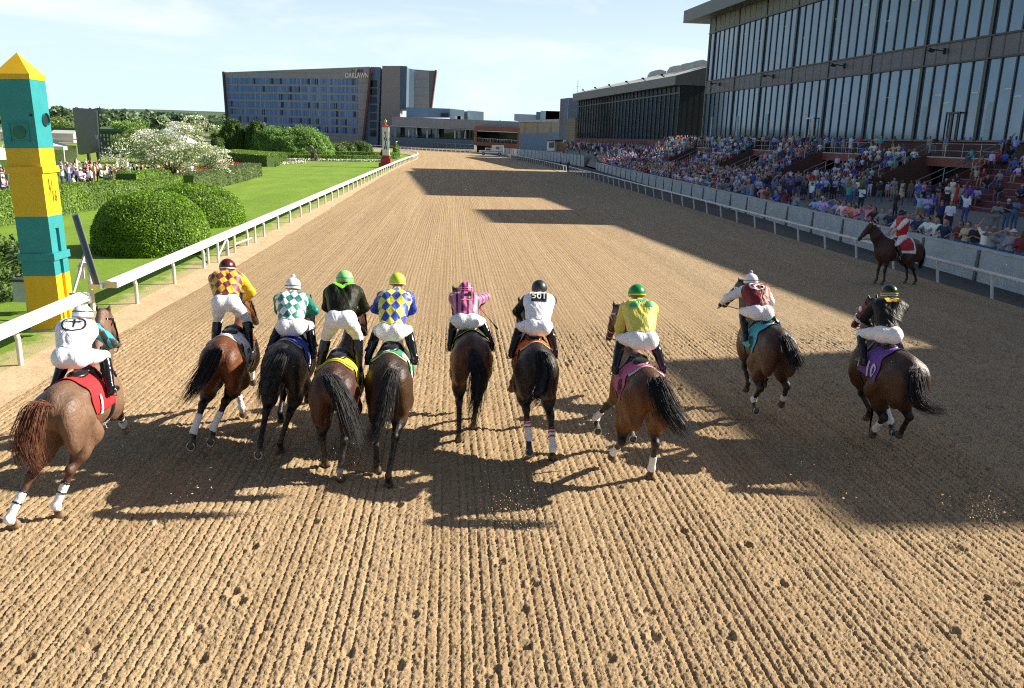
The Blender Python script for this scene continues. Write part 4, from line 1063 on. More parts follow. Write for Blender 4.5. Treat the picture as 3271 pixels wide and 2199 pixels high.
    # lettering and round emblem dots above it
    o = q(1140, 242, .6); u = (q(1160, 242) - q(1120, 242)); text_on_plane('lettering', 'OAKLAWN', 2.75, o, u, (0, 0, 1), M['white_paint'], t, bold=.02, depth=.3, aspect=.72)
    for i, c in enumerate(((.04, .25, .08), (.7, .35, .02), (.03, .06, .2), (.35, .03, .04))):
        p = q(1127 + i * 9.5, 227, .6); mm = MB(); mm.sphere(p, .55, 10, 6, sc=(1, .2, 1)); mm.sphere(p + Vector((0, -.2, .5)), .32, 8, 5, sc=(1, .3, 1)); mm.build('emblem', plain('emblem_%d' % i, c, .4), t)
hotel()
def casino_wing():
    t = tag(empty('casino_wing', (0, 0, 0)), 'low grey two storey wing with a glazed terrace joining the hotel and the orange box', 'building')
    YA, YB = 340.0, 300.0
    Yx = lambda x: YA + (YB - YA) * (x - 1250) / 270.0
    q = lambda x, y, o=0: PY(x, y, Yx(x) - o)
    def plate(x0, x1, yt0, yt1, yb0, yb1, o, d, mat, nm):
        m = MB(); vs = [q(x0, yb0, o), q(x1, yb1, o), q(x1, yt1, o), q(x0, yt0, o)]; vs2 = [v + Vector((d * .15, d, 0)) for v in vs]
        m.add(vs + vs2, [(0, 1, 2, 3), (7, 6, 5, 4), (0, 4, 5, 1), (1, 5, 6, 2), (2, 6, 7, 3), (3, 7, 4, 0)]); return m.build(nm, mat, t)
    plate(1252, 1660, 373, 389, 404, 417, 0, 14, M['hotel_grey'], 'wall')
    plate(1246, 1512, 401, 413.5, 404, 416.5, 1.2, 3, M['concrete'], 'canopy')
    plate(1250, 1515, 404, 416, 442, 450, -3.5, 4, M['glass_terrace'], 'glazing')
    plate(1250, 1515, 438, 448, 470, 478, 0, 5, plain('blue_grey_wall', (.13, .16, .21), .6, .06), 'terrace_wall')
    for x in (1258, 1315, 1388, 1462): plate(x, x + 9, 406, 407, 442, 443, .2, .8, plain('blue_pier', (.16, .24, .36), .5, .05), 'pier')
    m = MB()
    for i in range(34): x = 1262 + i * 7.5; a = q(x, 440, .0); m.bar(a, a + Vector((0, 0, 1.1)), .12)
    a, b = q(1256, 434, 0), q(1512, 444, 0); m.bar(a, b, .1); m.build('terrace_railing', M['dark_steel'], t)
    # set back blue upper storey
    for x0, x1, y0, y1, yb, Ya, Yb, mt in ((1298, 1437, 343, 347.5, 375, 348, 348, 'blue_wall'), (1437, 1483, 347.5, 352.5, 381, 347.9, 347.9, 'blue_light'), (1494, 1545, 353.5, 358, 384, 350, 350, 'blue_light'), (1483, 1494, 356, 356, 382, 352, 352, 'fascia')):
        m = MB(); vs = [PY(x0, yb, Ya), PY(x1, yb, Yb), PY(x1, y1, Yb), PY(x0, y0, Ya)]; vs2 = [v + Vector((0, 10, 0)) for v in vs]
        m.add(vs + vs2, [(0, 1, 2, 3), (7, 6, 5, 4), (0, 4, 5, 1), (1, 5, 6, 2), (2, 6, 7, 3), (3, 7, 4, 0)]); m.build('upper_storey', M[mt], t)
    m = MB(); p = PY(1425, 367, 346.5); m.box(p.x - 2.2, p.x + 1, p.y, p.y + .5, p.z - 1, p.z + .6); m.build('vent_opening', M['black'], t)
    m = MB()
    for x in (1460, 1466, 1471): p = PY(x, 378, 340); m.box(p.x - .7, p.x + .7, p.y, p.y + 1, p.z - 1.2, p.z + .8)
    m.build('roof_unit', M['canvas'], t)
    # closed sunshades on the terrace: things of their own
    ms = None
    for i, x in enumerate((1267, 1307, 1331, 1365.5, 1399.5, 1454, 1486.5)):
        p = q(x, 442 + i * 1.1, -.8)
        if ms is None:
            m = MB(); m.tube((0, 0, 0), (0, 0, 3.4), .05); m.tube((0, 0, .5), (0, 0, 2.9), .42, .30, 10); m.tube((0, 0, 2.9), (0, 0, 4.3), .30, .04, 10); o = m.build('closed_sunshade', M['umbrella'], None); ms = o.data
        else: o = link('closed_sunshade', ms)
        o.location = p; tag(o, 'folded white sunshade on the terrace of the low wing, %s counted from the hotel side' % ['first', 'second', 'third', 'fourth', 'fifth', 'sixth', 'last'][i], 'sunshade', 'folded sunshades on the far terrace')
casino_wing()
def orange_box():
    t = tag(empty('framed_balcony', (0, 0, 0)), 'orange brown framed box with a deep open balcony crowded with people', 'building')
    YA, YB = 290.0, 272.0
    Yx = lambda x: YA + (YB - YA) * (x - 1515) / 148.0
    q = lambda x, y, o=0: PY(x, y, Yx(x) - o)
    def plate(x0, x1, yt0, yt1, yb0, yb1, o, d, mat, nm):
        m = MB(); vs = [q(x0, yb0, o), q(x1, yb1, o), q(x1, yt1, o), q(x0, yt0, o)]; vs2 = [v + Vector((d * .1, d, 0)) for v in vs]
        m.add(vs + vs2, [(0, 1, 2, 3), (7, 6, 5, 4), (0, 4, 5, 1), (1, 5, 6, 2), (2, 6, 7, 3), (3, 7, 4, 0)]); return m.build(nm, mat, t)
    plate(1516, 1663, 403, 408, 416, 421, 0, 10, M['orange_wall'], 'top_beam')
    plate(1516, 1523, 403, 403, 462, 462, 0, 10, M['orange_wall'], 'side_pier')
    plate(1653, 1663, 408, 408, 474, 474, 0, 10, M['orange_wall'], 'side_pier')
    plate(1513, 1661, 452, 461, 464, 476, .1, 10, M['orange_wall'], 'bottom_beam')
    plate(1522, 1654, 414, 419, 460, 466, -8, 1, M['glass_terrace'], 'glazing')
    m = MB(); a, b = q(1523, 418.5, -.4), q(1654, 423.5, -.4); m.bar(a, b, .25); a, b = q(1523, 441, -.2), q(1654, 449, -.2); m.bar(a, b, .1)
    for i in range(30): x = 1524 + i * 4.4; a = q(x, 452 + i * .27, -.2); m.bar(a, a + Vector((0, 0, 1.15)), .05)
    m.build('balcony_railing', M['steel'], t)
    m = MB(); m.box(8.5, 24, 295, 296, -.3, 5.2); o = m.build('undercroft_shade', M['black'], t)  # black slab stands for the shade under the balcony
    return q
OBQ = orange_box()
def grey_blocks():
    def block(lab, cat, name, parts):
        t = tag(empty(name, (0, 0, 0)), lab, cat)
        for nm, x0, x1, yt0, yt1, yb, Ya, Yb, d, mt in parts:
            m = MB(); face_box(m, x0, x1, yt0, yt1, yb, Ya, Yb, d); m.build(nm, M[mt] if isinstance(mt, str) else mt, t)
        return t
    t = block('tan panelled hall with a flat roof and blue lower wall behind the far crowd', 'building', 'panelled_hall', [('wall', 1661, 1792, 386, 382, None, 262, 236, 18, 'tan_panel'), ('lower_wall', 1661, 1790, 428, 424, None, 261, 235.4, .4, 'blue_wall'), ('roof_edge', 1656, 1795, 385.5, 380.5, 389, 261.6, 235.6, 20, 'concrete'), ('upper_block', 1643, 1713, 364, 367, 386, 282, 280, 8, 'blue_light'), ('upper_block', 1713, 1788, 357.5, 362, 384, 278, 276, 8, 'blue_wall')])
    m = MB(); 
    for x in (1757, 1773): p = PY(x, 374, 274); m.box(p.x - 3, p.x + 3, p.y, p.y + 1, p.z - 1.8, p.z + 1.8)
    m.build('roof_unit', M['blue_light'], t)
    t = block('narrow blue and grey stair tower beside the low grandstand', 'building', 'stair_tower', [('wall', 1790, 1802, 316, 315, None, 222, 221, 8, 'spandrel'), ('wall', 1802, 1815.5, 315, 313, None, 221, 220, 9, 'blue_wall'), ('side_wall', 1815.8, 1846, 313, 314, None, 220, 212, 9, plain('shade_blue', (.05, .08, .16), .5, .05)), ('ribbed_wall', 1809, 1838, 379, 379, None, 214, 207, 3, 'corrugated')])
    t = block('small white ticket booth with a dark window behind the far crowd', 'booth', 'ticket_booth', [('wall', 1748, 1772, 451, 449, 482, 205, 203, 3, 'white_paint'), ('roof', 1744, 1776, 449, 446.5, 451, 204.6, 202.6, 4, 'dark_steel'), ('window', 1753, 1767, 456, 455, 472, 204.3, 203.1, .3, 'glass_dark')])
    t = tag(empty('wooden_fence', (0, 0, 0)), 'brown timber fence beside the white ticket booth', 'fence')
    m = MB(); face_box(m, 1774, 1838, 459, 456, 484, 204, 198, .3); m.build('fence_panel', M['wood'], t)
    m = MB(); face_box(m, 1800, 1845, 455, 453, 458, 202, 197, 3); m.build('lean_to_roof', M['dark_steel'], t)
grey_blocks()
def truck():
    o = PY(1571, 493, 226); o.z = 0
    t = tag(empty('ambulance_truck', (o.x, o.y, 0), rad(176)), 'white pickup ambulance with box body and teal stripe at the outer rail gap', 'truck')
    # x forward (towards the left of the picture after turning), real size 6.4 m
    m = MB(); m.sweep([(-.95, .55), (.95, .55), (.95, 1.15), (.9, 1.25), (-.9, 1.25), (-.95, 1.15)], [(3.2, 0, 0), (3.05, 0, .03), (1.6, 0, .05), (-3.1, 0, .05), (-3.15, 0, .05)])
    m.sweep([(-.9, 1.2), (.9, 1.2), (.75, 1.95), (-.75, 1.95)], [(1.75, 0, 0), (.1, 0, 0)]); m.build('body', M['white_paint'], t)
    m = MB(); m.box(-3.1, .05, -1.0, 1.0, 1.22, 2.65); m.build('box_body', M['white_paint'], t)
    m = MB(); m.box(-.0 + .35, 1.55, -.93, .93, 1.32, 1.8); m.build('cab_window', M['glass_dark'], t)
    m = MB(); m.box(-3.0, 3.0, -1.012, 1.012, .98, 1.10); m.build('teal_stripe', M['teal'], t)
    for x in (-2.0, 2.2):
        for y in (-.9, .9):
            m = MB(); m.tube((x, y - .13, .42), (x, y + .13, .42), .42, n=16); w_ = m.build('wheel', M['rubber'], t); m = MB(); m.tube((x, y - .14, .42), (x, y + .14, .42), .2, n=10); m.build('rim', M['steel'], w_)
    for y in (-.7, .7): m = MB(); m.box(3.12, 3.2, y - .15, y + .15, .8, .98); m.build('headlight', M['blue_light'], t)
    m = MB(); m.box(3.1, 3.25, -.95, .95, .5, .68); m.build('bumper', M['steel'], t)
    m = MB(); m.obox((-1.5, 1.02, 1.95), (.9, .02, .5), rx=0); m.build('side_logo', M['blue_wall'], t)
truck()
# ------------------------------------------------------------------ sixteenth pole
def sixteenth():
    t = tag(empty('sixteenth_pole', (-9.0, 19.1, 0)), 'tall square pole in teal and yellow bands reading 1/16 with a pointed cap', 'pole'); t.rotation_euler = (0, rad(-1.5), 0)
    h = .345
    def blk(name, z0, z1, mat, e=0.0):
        m = MB(); m.box(-h - e, h + e, -h - e, h + e, z0, z1); return m.build(name, mat, t)
    def shaft(name, z0, z1, mat, groove):
        if not groove: return blk(name, z0, z1, mat)
        m = MB(); m.box(-h, h - .06, -h, h, z0, z1); m.box(h - .06, h, -h, -.09, z0, z1); m.box(h - .06, h, .09, h, z0, z1)
        return m.build(name, mat, t)
    b1 = shaft('yellow_band', 0, 1.28, M['yellow'], True); shaft('teal_band', 1.28, 2.30, M['teal'], True); blk('teal_band', 2.30, 2.58, M['teal']); blk('yellow_band', 2.58, 4.02, M['yellow']); blk('teal_band', 4.02, 5.42, M['teal'])
    blk('collar', 1.62, 1.78, M['teal'], .045); blk('collar', 3.50, 3.64, M['yellow'], .045); blk('foot', -.05, .06, M['concrete'], .05)
    m = MB(); e = h + .012; m.box(-e, e, -e, e, 5.42, 5.53); m.add([(-e, -e, 5.53), (e, -e, 5.53), (e, e, 5.53), (-e, e, 5.53), (0, 0, 5.98)], [(0, 1, 4), (1, 2, 4), (2, 3, 4), (3, 0, 4)]); m.build('cap', M['yellow'], t)
    # lamp openings
    m = MB(); m.tube((h - .02, .10, 4.62), (h + .05, .10, 4.62), .135, n=18, cap=False); m.build('lamp_hood', M['teal'], t)
    m = MB(); m.tube((h - .01, .10, 4.62), (h + .012, .10, 4.62), .125, n=18); m.build('lamp', M['black'], t)
    m = MB(); m.tube((.0, -h + .01, 4.35), (.0, -h - .02, 4.35), .13, n=20); m.build('lamp', plain('green_lens', (.01, .14, .08), .15, .2), t)
    m = MB(); 
    for a, b in (((-.19, 4.16), (.19, 4.16)), ((.19, 4.16), (.19, 4.54)), ((.19, 4.54), (-.19, 4.54)), ((-.19, 4.54), (-.19, 4.16))): m.bar((a[0], -h - .008, a[1]), (b[0], -h - .008, b[1]), .02)
    m.build('lamp_frame', M['teal'], t); m = MB(); m.tube((.28, -h - .01, 4.7), (.28, -h, 4.7), .03, n=10); m.build('bolt', M['black'], t)
    text_on_plane('numeral', '1', .34, (h, -.10, 3.24), (0, 1, 0), (0, 0, 1), M['dark_text'], t, bold=0, depth=.012, aspect=.75)
    text_on_plane('numeral', '16', .34, (h, .08, 2.98), (0, 1, 0), (0, 0, 1), M['dark_text'], t, bold=0, depth=.012, aspect=.7)
    m = MB(); m.bar((h + .006, -.14, 3.02), (h + .006, .06, 3.34), .012); m.build('fraction_bar', M['dark_text'], t)
sixteenth()
def misc_left():
    t = tag(empty('gate_arm', (-8.6, 19.6, 0)), 'raised leaning metal arm with a dark mirrored face at the gap in the inner rail', 'gate arm')
    O = t.location; b0 = PY(311, 915, 19.95) - O; t0 = PY(240, 686, 21.3) - O
    m = MB(); m.bar(b0, t0, .15, .05, up=(.3, -1, 0)); m.build('arm', M['steel'], t)
    m = MB(); m.bar(b0 + Vector((.03, -.04, 0)), t0 + Vector((.03, -.04, -.02)), .09, .03, up=(.3, -1, 0)); m.build('mirror_face', M['glass_dark'], t)
    m = MB(); m.bar((-.42, 1.6, 1.55), (-.75, .9, .0), .05); m.tube((-.35, 1.5, 0), (-.35, 1.5, 1.2), .06); m.obox((-.42, 1.5, 1.18), (.3, .12, .12)); m.obox((-.55, 1.5, 1.0), (.10, .12, .34)); m.build('brace', M['post_white'], t)
    t = tag(empty('utility_box', (-10.25, 20.6, 0)), 'small grey metal cabinet on a leg behind the sixteenth pole', 'cabinet')
    m = MB(); m.box(-.24, .24, -.18, .18, .35, .85); m.build('case', M['rail_grey'], t); m = MB(); m.box(-.27, .27, -.21, .21, .85, .9); m.build('lid', M['dark_steel'], t); m = MB(); m.tube((0, 0, 0), (0, 0, .35), .05); m.build('leg', M['steel'], t)
misc_left()
def finish_post():
    t = tag(empty('finish_post', (-9.3, 120.7, 0)), 'white square post reading FINISH on a stepped red base with a gold finial', 'post')
    m = MB(); m.box(-.95, .95, -.95, .95, 0, .72); m.box(-.66, .66, -.66, .66, .72, 1.32); m.box(-.53, .53, -.53, .53, 1.32, 1.72); m.build('base', M['red_paint'], t)
    m = MB(); m.box(-.46, .46, -.46, .46, 1.72, 5.60); m.build('shaft', M['white_paint'], t)
    m = MB(); m.box(-.54, .54, -.54, .54, 5.60, 5.68); m.add([(-.5, -.5, 5.68), (.5, -.5, 5.68), (.5, .5, 5.68), (-.5, .5, 5.68), (0, 0, 5.95)], [(0, 1, 4), (1, 2, 4), (2, 3, 4), (3, 0, 4)]); m.build('cap', M['red_paint'], t)
    m = MB(); m.tube((0, 0, 5.9), (0, 0, 6.15), .1, .06); m.sphere((0, 0, 6.35), .21); m.tube((0, 0, 6.5), (0, 0, 6.62), .08, .02); m.build('finial', M['gold'], t)
    for i, ch in enumerate('FINISH'): text_on_plane('letter', ch, .58, (-.02, -.46, 4.72 - i * .40), (1, 0, 0), (0, 0, 1), M['black'], t, bold=.03, depth=.02)
    for i, ch in enumerate('FINISH'): text_on_plane('letter', ch, .58, (.46, 0, 4.72 - i * .40), (0, 1, 0), (0, 0, 1), M['black'], t, bold=.03, depth=.02)
    p = G(1266, 497); t = tag(empty('marker_pole', (p.x, p.y, 0)), 'thin white and yellow striped marker pole with a gold ball inside the far turn', 'pole')
    m = MB(); m.tube((0, 0, 0), (0, 0, 1.3), .16); m.build('lower_shaft', M['white_paint'], t); m = MB(); m.tube((0, 0, 1.3), (0, 0, 2.3), .16); m.build('upper_shaft', M['yellow'], t); m = MB(); m.tube((0, 0, 2.3), (0, 0, 2.9), .1); m.sphere((0, 0, 3.05), .2); m.build('ball', M['gold'], t)
finish_post()

# ------------------------------------------------------------------ leaves
def leaves(name, P, N, size, mat, parent, tint=None, seed=1, flat=.7, asp=.55):
    """one small folded leaf at each point; P,N (n,3)"""
    rs = np.random.RandomState(seed); n = len(P); P = np.asarray(P); N = np.asarray(N)
    D = N * flat + rs.normal(0, 1, (n, 3)) * (1 - flat + .25); D /= np.linalg.norm(D, axis=1)[:, None]
    A = np.cross(D, rs.normal(0, 1, (n, 3))); A /= np.maximum(np.linalg.norm(A, axis=1), 1e-6)[:, None]; B_ = np.cross(D, A)
    s = size * rs.uniform(.6, 1.3, n)[:, None]
    V = np.stack([P - A * s, P + B_ * s * asp + D * s * .15, P + A * s, P - B_ * s * asp + D * s * .15], 1).reshape(-1, 3)
    Q = np.arange(4 * n).reshape(n, 4)
    t = rs.uniform(0, 1, n) if tint is None else np.clip(tint + rs.normal(0, .16, n), 0, 1)
    col = np.repeat(np.stack([t, t, t], 1), 4, 0)
    me = np_mesh(name, V, Q, [mat], smooth=False, col=col); return link(name, me, parent)
def dome(name, c, r, mat, n, size, label, cat, seed=1, pw=2.4, flatb=0.0, group=None, lump=.05, core='shrub_core', clip=None):
    """a clipped or natural rounded shrub: inner twig mass plus a shell of leaves"""
    rs = np.random.RandomState(seed); t = tag(empty(name, c), label, cat, group)
    z = rs.uniform(flatb, 1, n); th = rs.uniform(0, 2 * np.pi, n); q = np.sqrt(np.maximum(0, 1 - z ** pw)) ** (2 / pw) if pw != 2 else np.sqrt(1 - z * z)
    d = np.stack([q * np.cos(th), q * np.sin(th), z], 1)
    lm = 1 + lump * (vnoise(th * 3 + 7 * seed, z * 5, seed) - .5) * 2 + lump * .6 * (vnoise(th * 9, z * 13, seed + 1) - .5) * 2
    dep = rs.uniform(.955 if lump < .05 else .90, 1.01, n)
    P = d * np.array(r) * (lm * dep)[:, None]; Nn = d / np.array(r); Nn /= np.linalg.norm(Nn, axis=1)[:, None]
    tint = .5 + .5 * (vnoise(P[:, 0] * 2.2 + 50, P[:, 1] * 2.2 + P[:, 2] * 2, seed + 4) - .5)
    leaves('foliage', P, Nn, size, M[mat], t, tint, seed)
    m = MB(); N1, N2 = 28, 10; vs = []
    for j in range(N2 + 1):
        zz = flatb + (1 - flatb) * j / N2; qq = (max(0, 1 - zz ** pw)) ** (1 / pw) if pw != 2 else math.sqrt(max(0, 1 - zz * zz))
        for i in range(N1):
            a = 2 * math.pi * i / N1; l = 1 + lump * (float(vnoise(np.array(a * 3 + 7 * seed), np.array(zz * 5), seed)) - .5) * 2
            vs.append((qq * math.cos(a) * r[0] * l * .93, qq * math.sin(a) * r[1] * l * .93, zz * r[2] * l * .93))
    m.add(vs, [(j * N1 + i, j * N1 + (i + 1) % N1, (j + 1) * N1 + (i + 1) % N1, (j + 1) * N1 + i) for j in range(N2) for i in range(N1)], 0, True); m.build('branches', M[core], t)
    return t
def hedge(name, path, w, h, mat, dens, size, label, cat='hedge', group=None, seed=1, z0=0.0, core='shrub_core'):
    """clipped hedge along a path: leaves over its top and both sides"""
    rs = np.random.RandomState(seed); t = tag(empty(name, (0, 0, 0)), label, cat, group); P = []; N = []
    pts = [Vector(p) for p in path]; m = MB()
    for a, b in zip(pts[:-1], pts[1:]):
        L = (b - a).length; d = (b - a) / L; r = Vector((d.y, -d.x)); per = 2 * h + w; n = int(L * per * dens); s = rs.uniform(-.1, L + .1, n); q = rs.uniform(0, per, n)
        for si, qi in zip(s, q):
            if qi < h: x, z, nn = w / 2, qi, (r.x, r.y, .1)
            elif qi < h + w: x, z, nn = w / 2 - (qi - h), h, (0, 0, 1)
            else: x, z, nn = -w / 2, qi - h - w, (-r.x, -r.y, .1)
            j = rs.uniform(-.09, .02); P.append((a.x + d.x * si + r.x * (x + nn[0] * 0) * (1 + j), a.y + d.y * si + r.y * x * (1 + j), z0 + z * (1 + j * .6) + .03 * math.sin(si * 2.1 + x))); N.append(nn)
    P = np.array(P); tint = .5 + .7 * (vnoise(P[:, 0] * 1.6 + 90, P[:, 1] * 1.6 + P[:, 2], seed + 3) - .5)
    leaves('foliage', P, np.array(N), size, M[mat], t, tint, seed)
    m.sweep([(-w / 2 * .92, z0), (w / 2 * .92, z0), (w / 2 * .92, z0 + h * .95), (-w / 2 * .92, z0 + h * .95)], [(p.x, p.y, 0) for p in pts]); m.build('branches', M[core], t)
    return t
def tree(name, x, y, h, cr, mat, n, size, label, cat='tree', group=None, seed=1, trunk=.25, base=.3, tr=.12, multi=1, z0=0.0, sparse=0.0, asp=.55, squash=.5):
    """trunk with limbs; the crown is many leaf clumps around the limb ends"""
    rr = random.Random(seed); rs = np.random.RandomState(seed); t = tag(empty(name, (x, y, z0)), label, cat, group)
    m = MB(); ends = []; th0 = h * trunk
    m.tube((0, 0, -.1), (0, 0, th0), tr * 1.25, tr, 8)
    nb = 5 + multi * 3
    for i in range(nb):
        a = 2 * math.pi * i / nb + rr.uniform(-.3, .3); e = Vector((math.cos(a) * cr * rr.uniform(.35, .7), math.sin(a) * cr * rr.uniform(.35, .7), th0 + (h - th0) * rr.uniform(.3, .8)))
        mid = Vector((e.x * .4, e.y * .4, th0 + (e.z - th0) * .55)); m.tube((0, 0, th0 * rr.uniform(.7, 1)), mid, tr * .55, tr * .35, 6); m.tube(mid, e, tr * .35, tr * .12, 5); ends.append(e)
        for k in range(3):
            f = e + Vector((rr.uniform(-1, 1) * cr * .35, rr.uniform(-1, 1) * cr * .35, rr.uniform(-.05, .25) * h * .6)); m.tube(mid.lerp(e, rr.uniform(.4, 1)), f, tr * .15, tr * .05, 4); ends.append(f)
    m.build('trunk', M['bark'], t)
    nc = len(ends) + 10; C_ = [e for e in ends]
    for i in range(14): a = rr.uniform(0, 6.28); q = rr.uniform(.1, .95); C_.append(Vector((math.cos(a) * cr * q, math.sin(a) * cr * q, h * (base + (1 - base) * rr.uniform(.05, 1) * (1 - .45 * q)))))
    C_ = np.array([tuple(c) for c in C_]); C_[:, 2] = np.clip(C_[:, 2], h * base, h * .97)
    per = n // len(C_); P = []; N = []; T = []
    for i, c in enumerate(C_):
        d = rs.normal(0, 1, (per, 3)); d /= np.linalg.norm(d, axis=1)[:, None]; rad_ = cr * rr.uniform(.22, .42) * rs.uniform(.55, 1.0, per) ** .5
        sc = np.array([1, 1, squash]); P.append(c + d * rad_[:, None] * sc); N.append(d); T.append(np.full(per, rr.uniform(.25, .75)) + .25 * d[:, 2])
    leaves('crown', np.concatenate(P), np.concatenate(N), size, M[mat], t, np.concatenate(T), seed, flat=.45, asp=asp)
    return t
def plants():
    dome('clipped_bush', (-11.22, 32.2, 0), (2.08, 2.2, 2.22), 'leaf_box', 36000, .042, 'big dome shaped clipped bush nearest the rail, behind the sixteenth pole', 'bush', 3, 2.6, lump=.02)
    dome('clipped_bush', (-12.62, 42.0, 0), (2.45, 2.6, 1.95), 'leaf_box', 20000, .050, 'second clipped dome bush, partly hidden behind the nearest one', 'bush', 4, 2.4, lump=.02)
    dome('broadleaf_shrub', (-12.3, 23.0, 0), (1.45, 1.3, 1.45), 'leaf_dark', 6000, .055, 'dark loose leaved shrub left of the sixteenth pole at the picture edge', 'shrub', 5, 2.2, lump=.16)
    hedge('long_hedge', [(-23, 36.5), (-20.9, 39), (-20.6, 47), (-19.3, 52), (-18.9, 58.5)], 1.6, 1.45, 'leaf_hedge', 210, .06, 'long bright clipped hedge in front of the infield crowd', seed=6)
    hedge('box_hedge', [(-19.6, 52.5), (-19.2, 57.5)], 1.3, 1.9, 'leaf_box', 200, .06, 'taller dark block of hedge at the foot of the white blossom tree', seed=7)
    hedge('olive_hedge', [(-19.4, 62.5), (-19.5, 72), (-20.2, 88)], 1.7, 1.35, 'leaf_grey', 170, .065, 'grey green clipped hedge running along the lawn behind the dome bushes', seed=8)
    # planted rows of low hedges clipped into ridges
    for i in range(7):
        dy = i * 2.5; hedge('ridge_hedge', [(-33.5 - .3 * i, 127.5 + dy * .95), (-28.4 - .25 * i, 119.6 + dy), (-23.7 - .22 * i, 113.6 + dy)], 1.35, 1.55, 'leaf_hedge', 60, .09, 'clipped green ridge hedge beside the lawn, %s of seven parallel rows from the front' % ['first', 'second', 'third', 'fourth', 'fifth', 'sixth', 'last'][i], group='parallel ridge hedges', seed=20 + i)
    hedge('low_hedge', [(-27.5, 143), (-17, 147), (-12.2, 150)], 1.5, 1.0, 'leaf_box', 70, .09, 'dark low hedge in front of the white flower line near the finish post', seed=31)
    hedge('low_hedge', [(-27.0, 160), (-15, 163), (-11.2, 166)], 2.2, 1.3, 'leaf_box', 60, .10, 'rear low hedge between the finish post and the far turn', seed=32)
    hedge('low_hedge', [(-33.5, 147.5), (-27.5, 149.5)], 1.4, 1.2, 'leaf_dark', 70, .09, 'short dark hedge left of the horse statue', seed=33)
    # flower beds
    def bed(name, lab, path, w_, mat, n, s, h=.3, seed=1):
        rs = np.random.RandomState(seed); pts = [Vector(p) for p in path]; P = []
        for a, b in zip(pts[:-1], pts[1:]):
            k = int(n / (len(pts) - 1)); d = (b - a).normalized(); r = Vector((d.y, -d.x)); u = rs.uniform(0, (b - a).length, k); v = rs.uniform(-w_ / 2, w_ / 2, k)
            P.append(np.stack([a.x + d.x * u + r.x * v, a.y + d.y * u + r.y * v, rs.uniform(.03, h, k)], 1))
        P = np.concatenate(P); t = tag(empty(name, (0, 0, 0)), lab, 'flower bed'); o = leaves('flowers', P, np.tile([0, 0, 1.], (len(P), 1)), s, M[mat], t, None, seed, flat=.6, asp=.9); m = MB()
        m.sweep([(-w_ / 2 * .9, 0.035), (w_ / 2 * .9, .035), (w_ / 2 * .9, .09), (-w_ / 2 * .9, .09)], [(p.x, p.y, 0) for p in pts]); m.build('soil', M['soil'], t)
    bed('white_flower_bed', 'row of white flowers edging the lawn before the low dark hedge', [(-27.5, 140.5), (-17, 144.3), (-11.8, 147.4)], 1.2, 'flower_white', 5000, .09, .4, 1)
    bed('white_flower_bed', 'white flower border slanting beside the ridge hedges', [(-26.4, 113.5), (-24.2, 122), (-22.8, 131)], 1.3, 'flower_white', 4000, .09, .4, 2)
    bed('red_flower_bed', 'red flower patch at the front corner of the ridge hedges', [(-31.5, 112.5), (-26.8, 111.5)], 2.0, 'flower_red', 2600, .09, .5, 3)
    bed('red_flower_bed', 'bright red flower bed behind the white blossom trees', [(-36, 84), (-31, 92), (-28, 100)], 3.0, 'flower_red', 5200, .08, .45, 4)
    bed('mixed_flower_bed', 'pale flower bed between the blossom tree and the olive hedge', [(-29, 80), (-24.5, 90), (-23.5, 98)], 2.6, 'flower_white', 5200, .08, .5, 5)
    bed('red_flower_bed', 'small red flowers under the big round bushes', [(-32, 151), (-29.5, 152)], 1.0, 'flower_red', 600, .09, .5, 6)
    # trees by the lawn
    tree('dogwood_tree', -20.7, 64.3, 5.4, 3.0, 'blossom', 15000, .06, 'large dogwood tree covered in white blossom behind the dome bushes', seed=40, trunk=.22, base=.26, tr=.11, multi=2, squash=.42, asp=.8)
    tree('dogwood_tree', -21.1, 55.3, 3.8, .9, 'blossom', 900, .05, 'slim young dogwood with sparse blossom in front of the infield crowd', seed=41, trunk=.3, base=.35, tr=.05, multi=1, asp=.8)
    tree('dogwood_tree', -20.4, 72.7, 3.3, 1.9, 'blossom', 4500, .06, 'smaller dogwood with white blossom to the right of the large one', seed=42, trunk=.28, base=.34, tr=.07, squash=.4, asp=.8)
    tree('dogwood_tree', -33.0, 104.0, 3.6, 1.7, 'blossom', 2500, .08, 'small blossoming dogwood beside the white tent', seed=43, trunk=.3, base=.35, tr=.07, asp=.8)
    tree('leafy_tree', -29.8, 84, 5.2, 2.8, 'leaf_spring', 7000, .10, 'fresh green leafy tree left of the white dogwood', seed=44, trunk=.3, base=.35, tr=.13)
    dome('round_evergreen', (G(742, 500).x, G(742, 500).y + 1, 0), (2.6, 2.6, 6.4), 'leaf_dark', 11000, .16, 'tall dark round evergreen, the left one of the pair by the hotel corner', 'tree', 50, 2.3, lump=.10)
    dome('round_evergreen', (G(815, 503).x, G(815, 503).y + 3, 0), (2.7, 2.6, 6.1), 'leaf_dark', 9000, .16, 'tall dark round evergreen just right of the twin by the hotel corner', 'tree', 51, 2.3, lump=.10)
    dome('round_evergreen', (G(698, 500).x, G(698, 500).y, 0), (1.5, 1.5, 3.3), 'leaf_dark', 2000, .14, 'small dark evergreen beside the twin round ones', 'tree', 52, 2.3, lump=.10)
    dome('broad_bush', (G(920, 507).x, G(920, 507).y + 4, 0), (7.3, 4.2, 5.3), 'leaf_mid', 20000, .15, 'very wide rounded light green bush in front of the hotel', 'bush', 53, 2.5, lump=.12)
    dome('broad_bush', (G(1022, 505).x, G(1022, 505).y + 3, 0), (2.4, 2.6, 2.9), 'leaf_mid', 7000, .15, 'rounded green bush forming the right shoulder of the wide one', 'bush', 54, 2.3, lump=.12)
